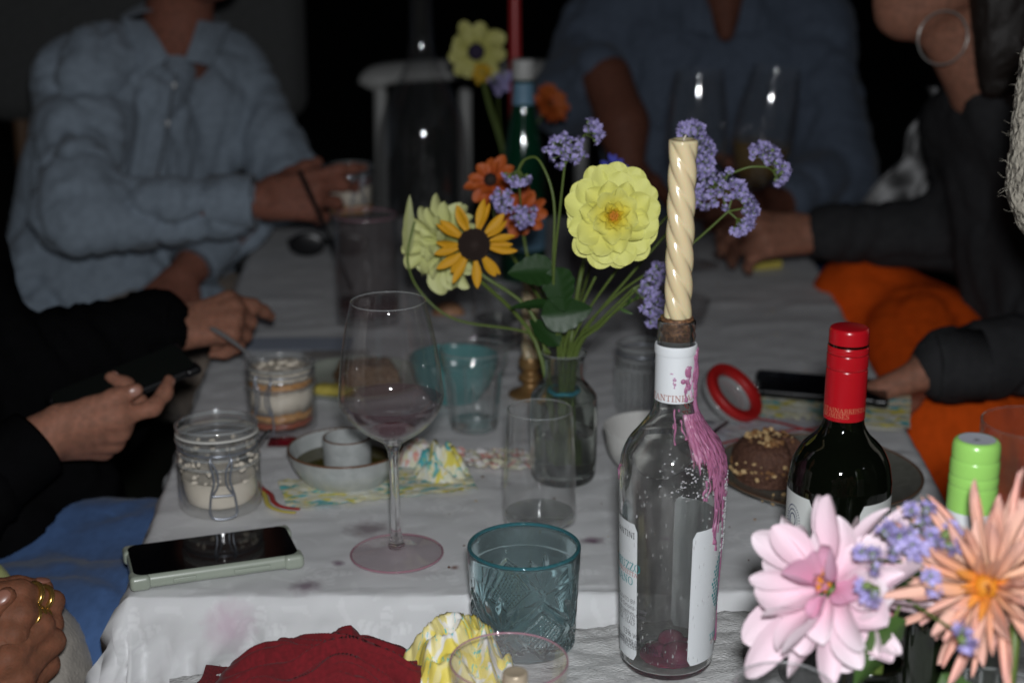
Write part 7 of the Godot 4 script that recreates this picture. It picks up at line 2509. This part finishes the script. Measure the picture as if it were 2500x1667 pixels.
func flowers_far() -> void:
	var rng := RandomNumberGenerator.new()
	rng.seed = 90
	var at := Vector3(-0.01, 0.765, -2.46)
	var v := thing("bud_vase", "small dark bud vase holding the far pale yellow flower", "vase", at - Vector3(0, 0.009, 0))
	part("glass", turned(smooth2([0, 0.002, 0.028, 0.001, 0.032, 0.02, 0.028, 0.08, 0.016, 0.12, 0.018, 0.14, 0.016, 0.139, 0.014, 0.12, 0, 0.11], 4), 32), M.green_glass, v)
	var d := thing("dahlia", "pale yellow flower with dark violet centre beside the red taper", "flower", at)
	var c := Vector3(-0.056, 1.083, -2.45) - at
	var bs := basis_to(Vector3(-0.1, 0.15, 0.97))
	var y0 := Color(0.50, 0.48, 0.10)
	var y1 := Color(0.60, 0.58, 0.22)
	bloom(d, c, bs, [[9, 0.011, 0.040, 0.028, 4, 0.3, 0.0, 0, 0.1, y0, y1], [6, 0.010, 0.030, 0.022, 22, 0.4, 0.0, 0.003, 0.1, y0, y1]], M.petal, rng, 0.2)
	var cc := MB.new()
	cc.ball(c + bs * Vector3(0, 0.008, 0), Vector3(0.014, 0.014, 0.010), 12, 8)
	part("flower_centre", cc.mesh(), M.violet_dark, d)
	stem(d, [c, Vector3(-0.03, 0.24, 0.0), Vector3(0, 0.13, 0), Vector3(0, 0.0, 0)], 0.002, 0.0025, M.stem_green)
	var y := thing("marigold", "small yellow marigold under the far pale yellow flower", "flower", at)
	c = Vector3(-0.048, 1.055, -2.42) - at
	bloom(y, c, bs, [[9, 0.003, 0.016, 0.010, 25, 0.4, 0, 0, 0.2, Color(0.6, 0.36, 0.02), Color(0.6, 0.38, 0.03)]], M.petal, rng, 0.25)
	stem(y, [c, Vector3(-0.02, 0.22, 0.01), Vector3(0.002, 0.13, 0), Vector3(0.002, 0, 0)], 0.0015, 0.002, M.stem_green)
	var o := thing("zinnia", "orange-red bloom half hidden behind the green water bottle", "flower", at)
	c = Vector3(0.062, 1.002, -2.46) - at
	bloom(o, c, basis_to(Vector3(0.5, 0.4, 0.7)), [[12, 0.005, 0.032, 0.018, 5, 0.3, -0.1, 0, 0.3, Color(0.40, 0.07, 0.01), Color(0.5, 0.11, 0.02)], [9, 0.004, 0.024, 0.014, 30, 0.3, -0.1, 0.002, 0.3, Color(0.40, 0.07, 0.01), Color(0.5, 0.13, 0.02)]], M.petal, rng, 0.2)
	stem(o, [c, Vector3(0.03, 0.17, 0), Vector3(0.004, 0.13, 0), Vector3(0.003, 0, 0)], 0.0015, 0.002, M.stem_green)
	ageratum("dim lilac sprig under the far pale yellow flower", [at, at + Vector3(0.0, 0.13, 0), at + Vector3(-0.01, 0.2, 0.01), at + Vector3(-0.012, 0.25, 0.02)], [[at + Vector3(-0.008, 0.275, 0.03), Vector3(0, 0.3, 1), 10, 0.018]], 0.007, rng)


func flowers_near() -> void:
	var rng := RandomNumberGenerator.new()
	rng.seed = 17
	# dark vase
	var va := Vector3(0.222, 0.7525, -0.845)
	var v := thing("flower_vase", "nearly black bottle vase under the pink dahlia at the bottom edge", "vase", va)
	part("glass", turned(smooth2([0, 0.002, 0.034, 0.001, 0.038, 0.01, 0.037, 0.07, 0.022, 0.10, 0.019, 0.118, 0.020, 0.122, 0.0175, 0.121, 0.0165, 0.10, 0.0, 0.09], 5), 48), M.black_glass, v)
	var vb := Vector3(0.292, 0.7525, -0.815)
	var w := plain_tumbler("flower_vase", "clear ribbed glass vase below the peach spiky dahlia", vb, 0.036, 0.034, 0.115, 0.008, M.clear_glass, M.lip_glass, 0.07, "vase")
	for k in 22:
		var a := TAU * k / 22.0
		part("rib", rope(PackedVector3Array([Vector3(sin(a) * 0.0362, 0.008, cos(a) * 0.0362), Vector3(sin(a) * 0.0352, 0.112, cos(a) * 0.0352)]), [0.0012], 5), M.lip_glass, w)
	# pink dahlia
	var at := va + Vector3(0, 0.02, 0)
	var d := thing("dahlia", "big soft pink and white dahlia at the lower right", "flower", at)
	var c := Vector3(0.193, 0.922, -0.850) - at
	var bs := basis_to(Vector3(-0.42, 0.60, 0.55))
	var w0 := Color(0.80, 0.44, 0.56)
	var w1 := Color(0.86, 0.76, 0.80)
	bloom(d, c, bs, [[13, 0.007, 0.052, 0.0225, -32, 0.45, 0.10, -0.006, 0.12, w0, w1], [14, 0.008, 0.054, 0.0235, -12, 0.5, 0.06, -0.004, 0.10, w0, w1], [13, 0.008, 0.052, 0.0235, 6, 0.5, 0.05, -0.003, 0.10, w0, w1], [12, 0.007, 0.044, 0.0215, 24, 0.5, 0.0, 0.0, 0.25, w0, w1], [5, 0.006, 0.034, 0.020, 48, 0.8, 0.05, 0.002, 0.2, Color(0.72, 0.28, 0.44), Color(0.80, 0.52, 0.65)], [5, 0.003, 0.016, 0.011, 74, 1.0, 0.0, 0.003, 0.15, Color(0.75, 0.34, 0.30), Color(0.78, 0.36, 0.50)]], M.petal, rng, 0.30)
	var ce := MB.new()
	for k in 40:
		var r := 0.005 * sqrt(rng.randf())
		var a := rng.randf() * TAU
		ce.ball(c + bs * Vector3(cos(a) * r, 0.008 + 0.004 * rng.randf(), sin(a) * r), Vector3(0.0011, 0.0022, 0.0011), 5, 4)
	part("flower_centre", ce.mesh(), M.amber, d)
	stem(d, [c - bs.y * 0.004, c - bs.y * 0.016 + Vector3(0.010, -0.012, 0), Vector3(0.0, 0.09, 0.0), Vector3(0, 0, 0)], 0.0034, 0.0030, M.stem_green)
	for k in 6:
		var a := TAU * k / 6.0
		leaf(d, c - bs.y * 0.010, c - bs.y * 0.006 + bs * Vector3(cos(a), -0.2, sin(a)) * 0.024, 0.012, 0.1, a, M.leaf_mid)
	# a second, rose bloom behind
	var e := thing("dahlia", "dusky rose dahlia mostly hidden behind the lilac heads at lower right", "flower", at)
	c = Vector3(0.222, 0.905, -0.885) - at
	bloom(e, c, basis_to(Vector3(0.35, 0.25, 0.7)), [[11, 0.005, 0.030, 0.014, 0, 0.4, -0.05, -0.002, 0.3, Color(0.34, 0.08, 0.12), Color(0.48, 0.20, 0.26)], [9, 0.005, 0.026, 0.013, 28, 0.5, 0, 0, 0.3, Color(0.34, 0.08, 0.12), Color(0.46, 0.18, 0.24)]], M.petal, rng, 0.2)
	stem(e, [c, Vector3(0.004, 0.10, -0.01), Vector3(0.002, 0, 0)], 0.002, 0.002, M.stem_green)
	# peach spiky dahlia
	var pt := vb + Vector3(0, 0.02, 0)
	var p := thing("dahlia", "peach spiky-petalled dahlia cut by the right frame", "flower", pt)
	c = Vector3(0.279, 0.942, -0.812) - pt
	bs = basis_to(Vector3(-0.55, 0.18, 0.80))
	var a0 := Color(0.80, 0.48, 0.29)
	var a1 := Color(0.77, 0.46, 0.42)
	bloom(p, c, bs, [[24, 0.006, 0.052, 0.0088, -38, 1.2, 0.16, -0.006, 0.35, a0, a1], [26, 0.006, 0.056, 0.0090, -18, 1.2, 0.14, -0.004, 0.35, a0, a1], [26, 0.006, 0.055, 0.0090, 2, 1.2, 0.12, -0.002, 0.35, a0, a1], [22, 0.005, 0.046, 0.0085, 22, 1.2, 0.12, 0.0, 0.35, a0, a1], [16, 0.004, 0.034, 0.0080, 44, 1.2, 0.08, 0.002, 0.4, Color(0.80, 0.38, 0.10), a1], [10, 0.003, 0.022, 0.0070, 66, 1.2, 0.0, 0.003, 0.5, Color(0.75, 0.24, 0.01), Color(0.80, 0.38, 0.10)]], M.petal, rng, 0.34)
	var c2 := MB.new()
	c2.ball(c + bs * Vector3(0, 0.008, 0), Vector3(0.008, 0.008, 0.007), 10, 7)
	part("flower_centre", c2.mesh(), M.amber, p)
	stem(p, [c - bs.y * 0.004, c - bs.y * 0.02 + Vector3(0.01, -0.02, 0), Vector3(0.006, 0.10, 0.0), Vector3(0, 0, 0)], 0.0034, 0.0030, M.stem_green)
	# ageratum heads between them
	var ab := va + Vector3(0.004, 0.02, 0)
	ageratum("nearest lilac ageratum, blurred, between the pink and peach dahlias", [ab, ab + Vector3(0.002, 0.10, 0), ab + Vector3(0.012, 0.145, 0.0), ab + Vector3(0.020, 0.165, -0.005)], [[Vector3(0.237, 0.975, -0.825), Vector3(0.0, 0.6, 0.8), 7, 0.015], [Vector3(0.222, 0.968, -0.815), Vector3(-0.2, 0.5, 0.8), 4, 0.011], [Vector3(0.208, 0.959, -0.810), Vector3(-0.5, 0.4, 0.8), 3, 0.009], [Vector3(0.242, 0.947, -0.805), Vector3(0.1, 0.2, 0.95), 2, 0.006], [Vector3(0.255, 0.965, -0.820), Vector3(0.4, 0.5, 0.8), 3, 0.010], [Vector3(0.203, 0.942, -0.802), Vector3(-0.5, 0.1, 0.9), 2, 0.006], [Vector3(0.253, 0.928, -0.775), Vector3(0.1, 0.2, 0.95), 2, 0.007]], 0.0072, rng)
	var f := thing("foliage_sprig", "broad green leaves under the pink dahlia at the bottom edge", "foliage", va + Vector3(0, 0.02, 0))
	stem(f, [Vector3(0.002, 0, 0.002), Vector3(0.002, 0.09, 0.004), Vector3(0.010, 0.13, 0.008)], 0.002, 0.0014, M.stem_green)
	leaf(f, Vector3(0.016, 0.136, 0.012), Vector3(-0.020, 0.102, 0.030), 0.032, 0.05, 2.6, M.leaf_mid)
	leaf(f, Vector3(0.004, 0.14, 0.004), Vector3(-0.014, 0.160, 0.020), 0.022, 0.2, 0.6, M.leaf_dark)
	leaf(f, Vector3(0.010, 0.15, 0.0), Vector3(0.022, 0.172, 0.016), 0.020, 0.1, 0.2, M.leaf_dark)
	leaf(f, Vector3(0.034, 0.13, 0.012), Vector3(0.052, 0.142, 0.026), 0.020, 0.1, 0.5, M.leaf_dark)
	leaf(f, Vector3(0.04, 0.10, 0.012), Vector3(0.066, 0.072, 0.03), 0.022, 0.1, 0.5, M.leaf_mid)
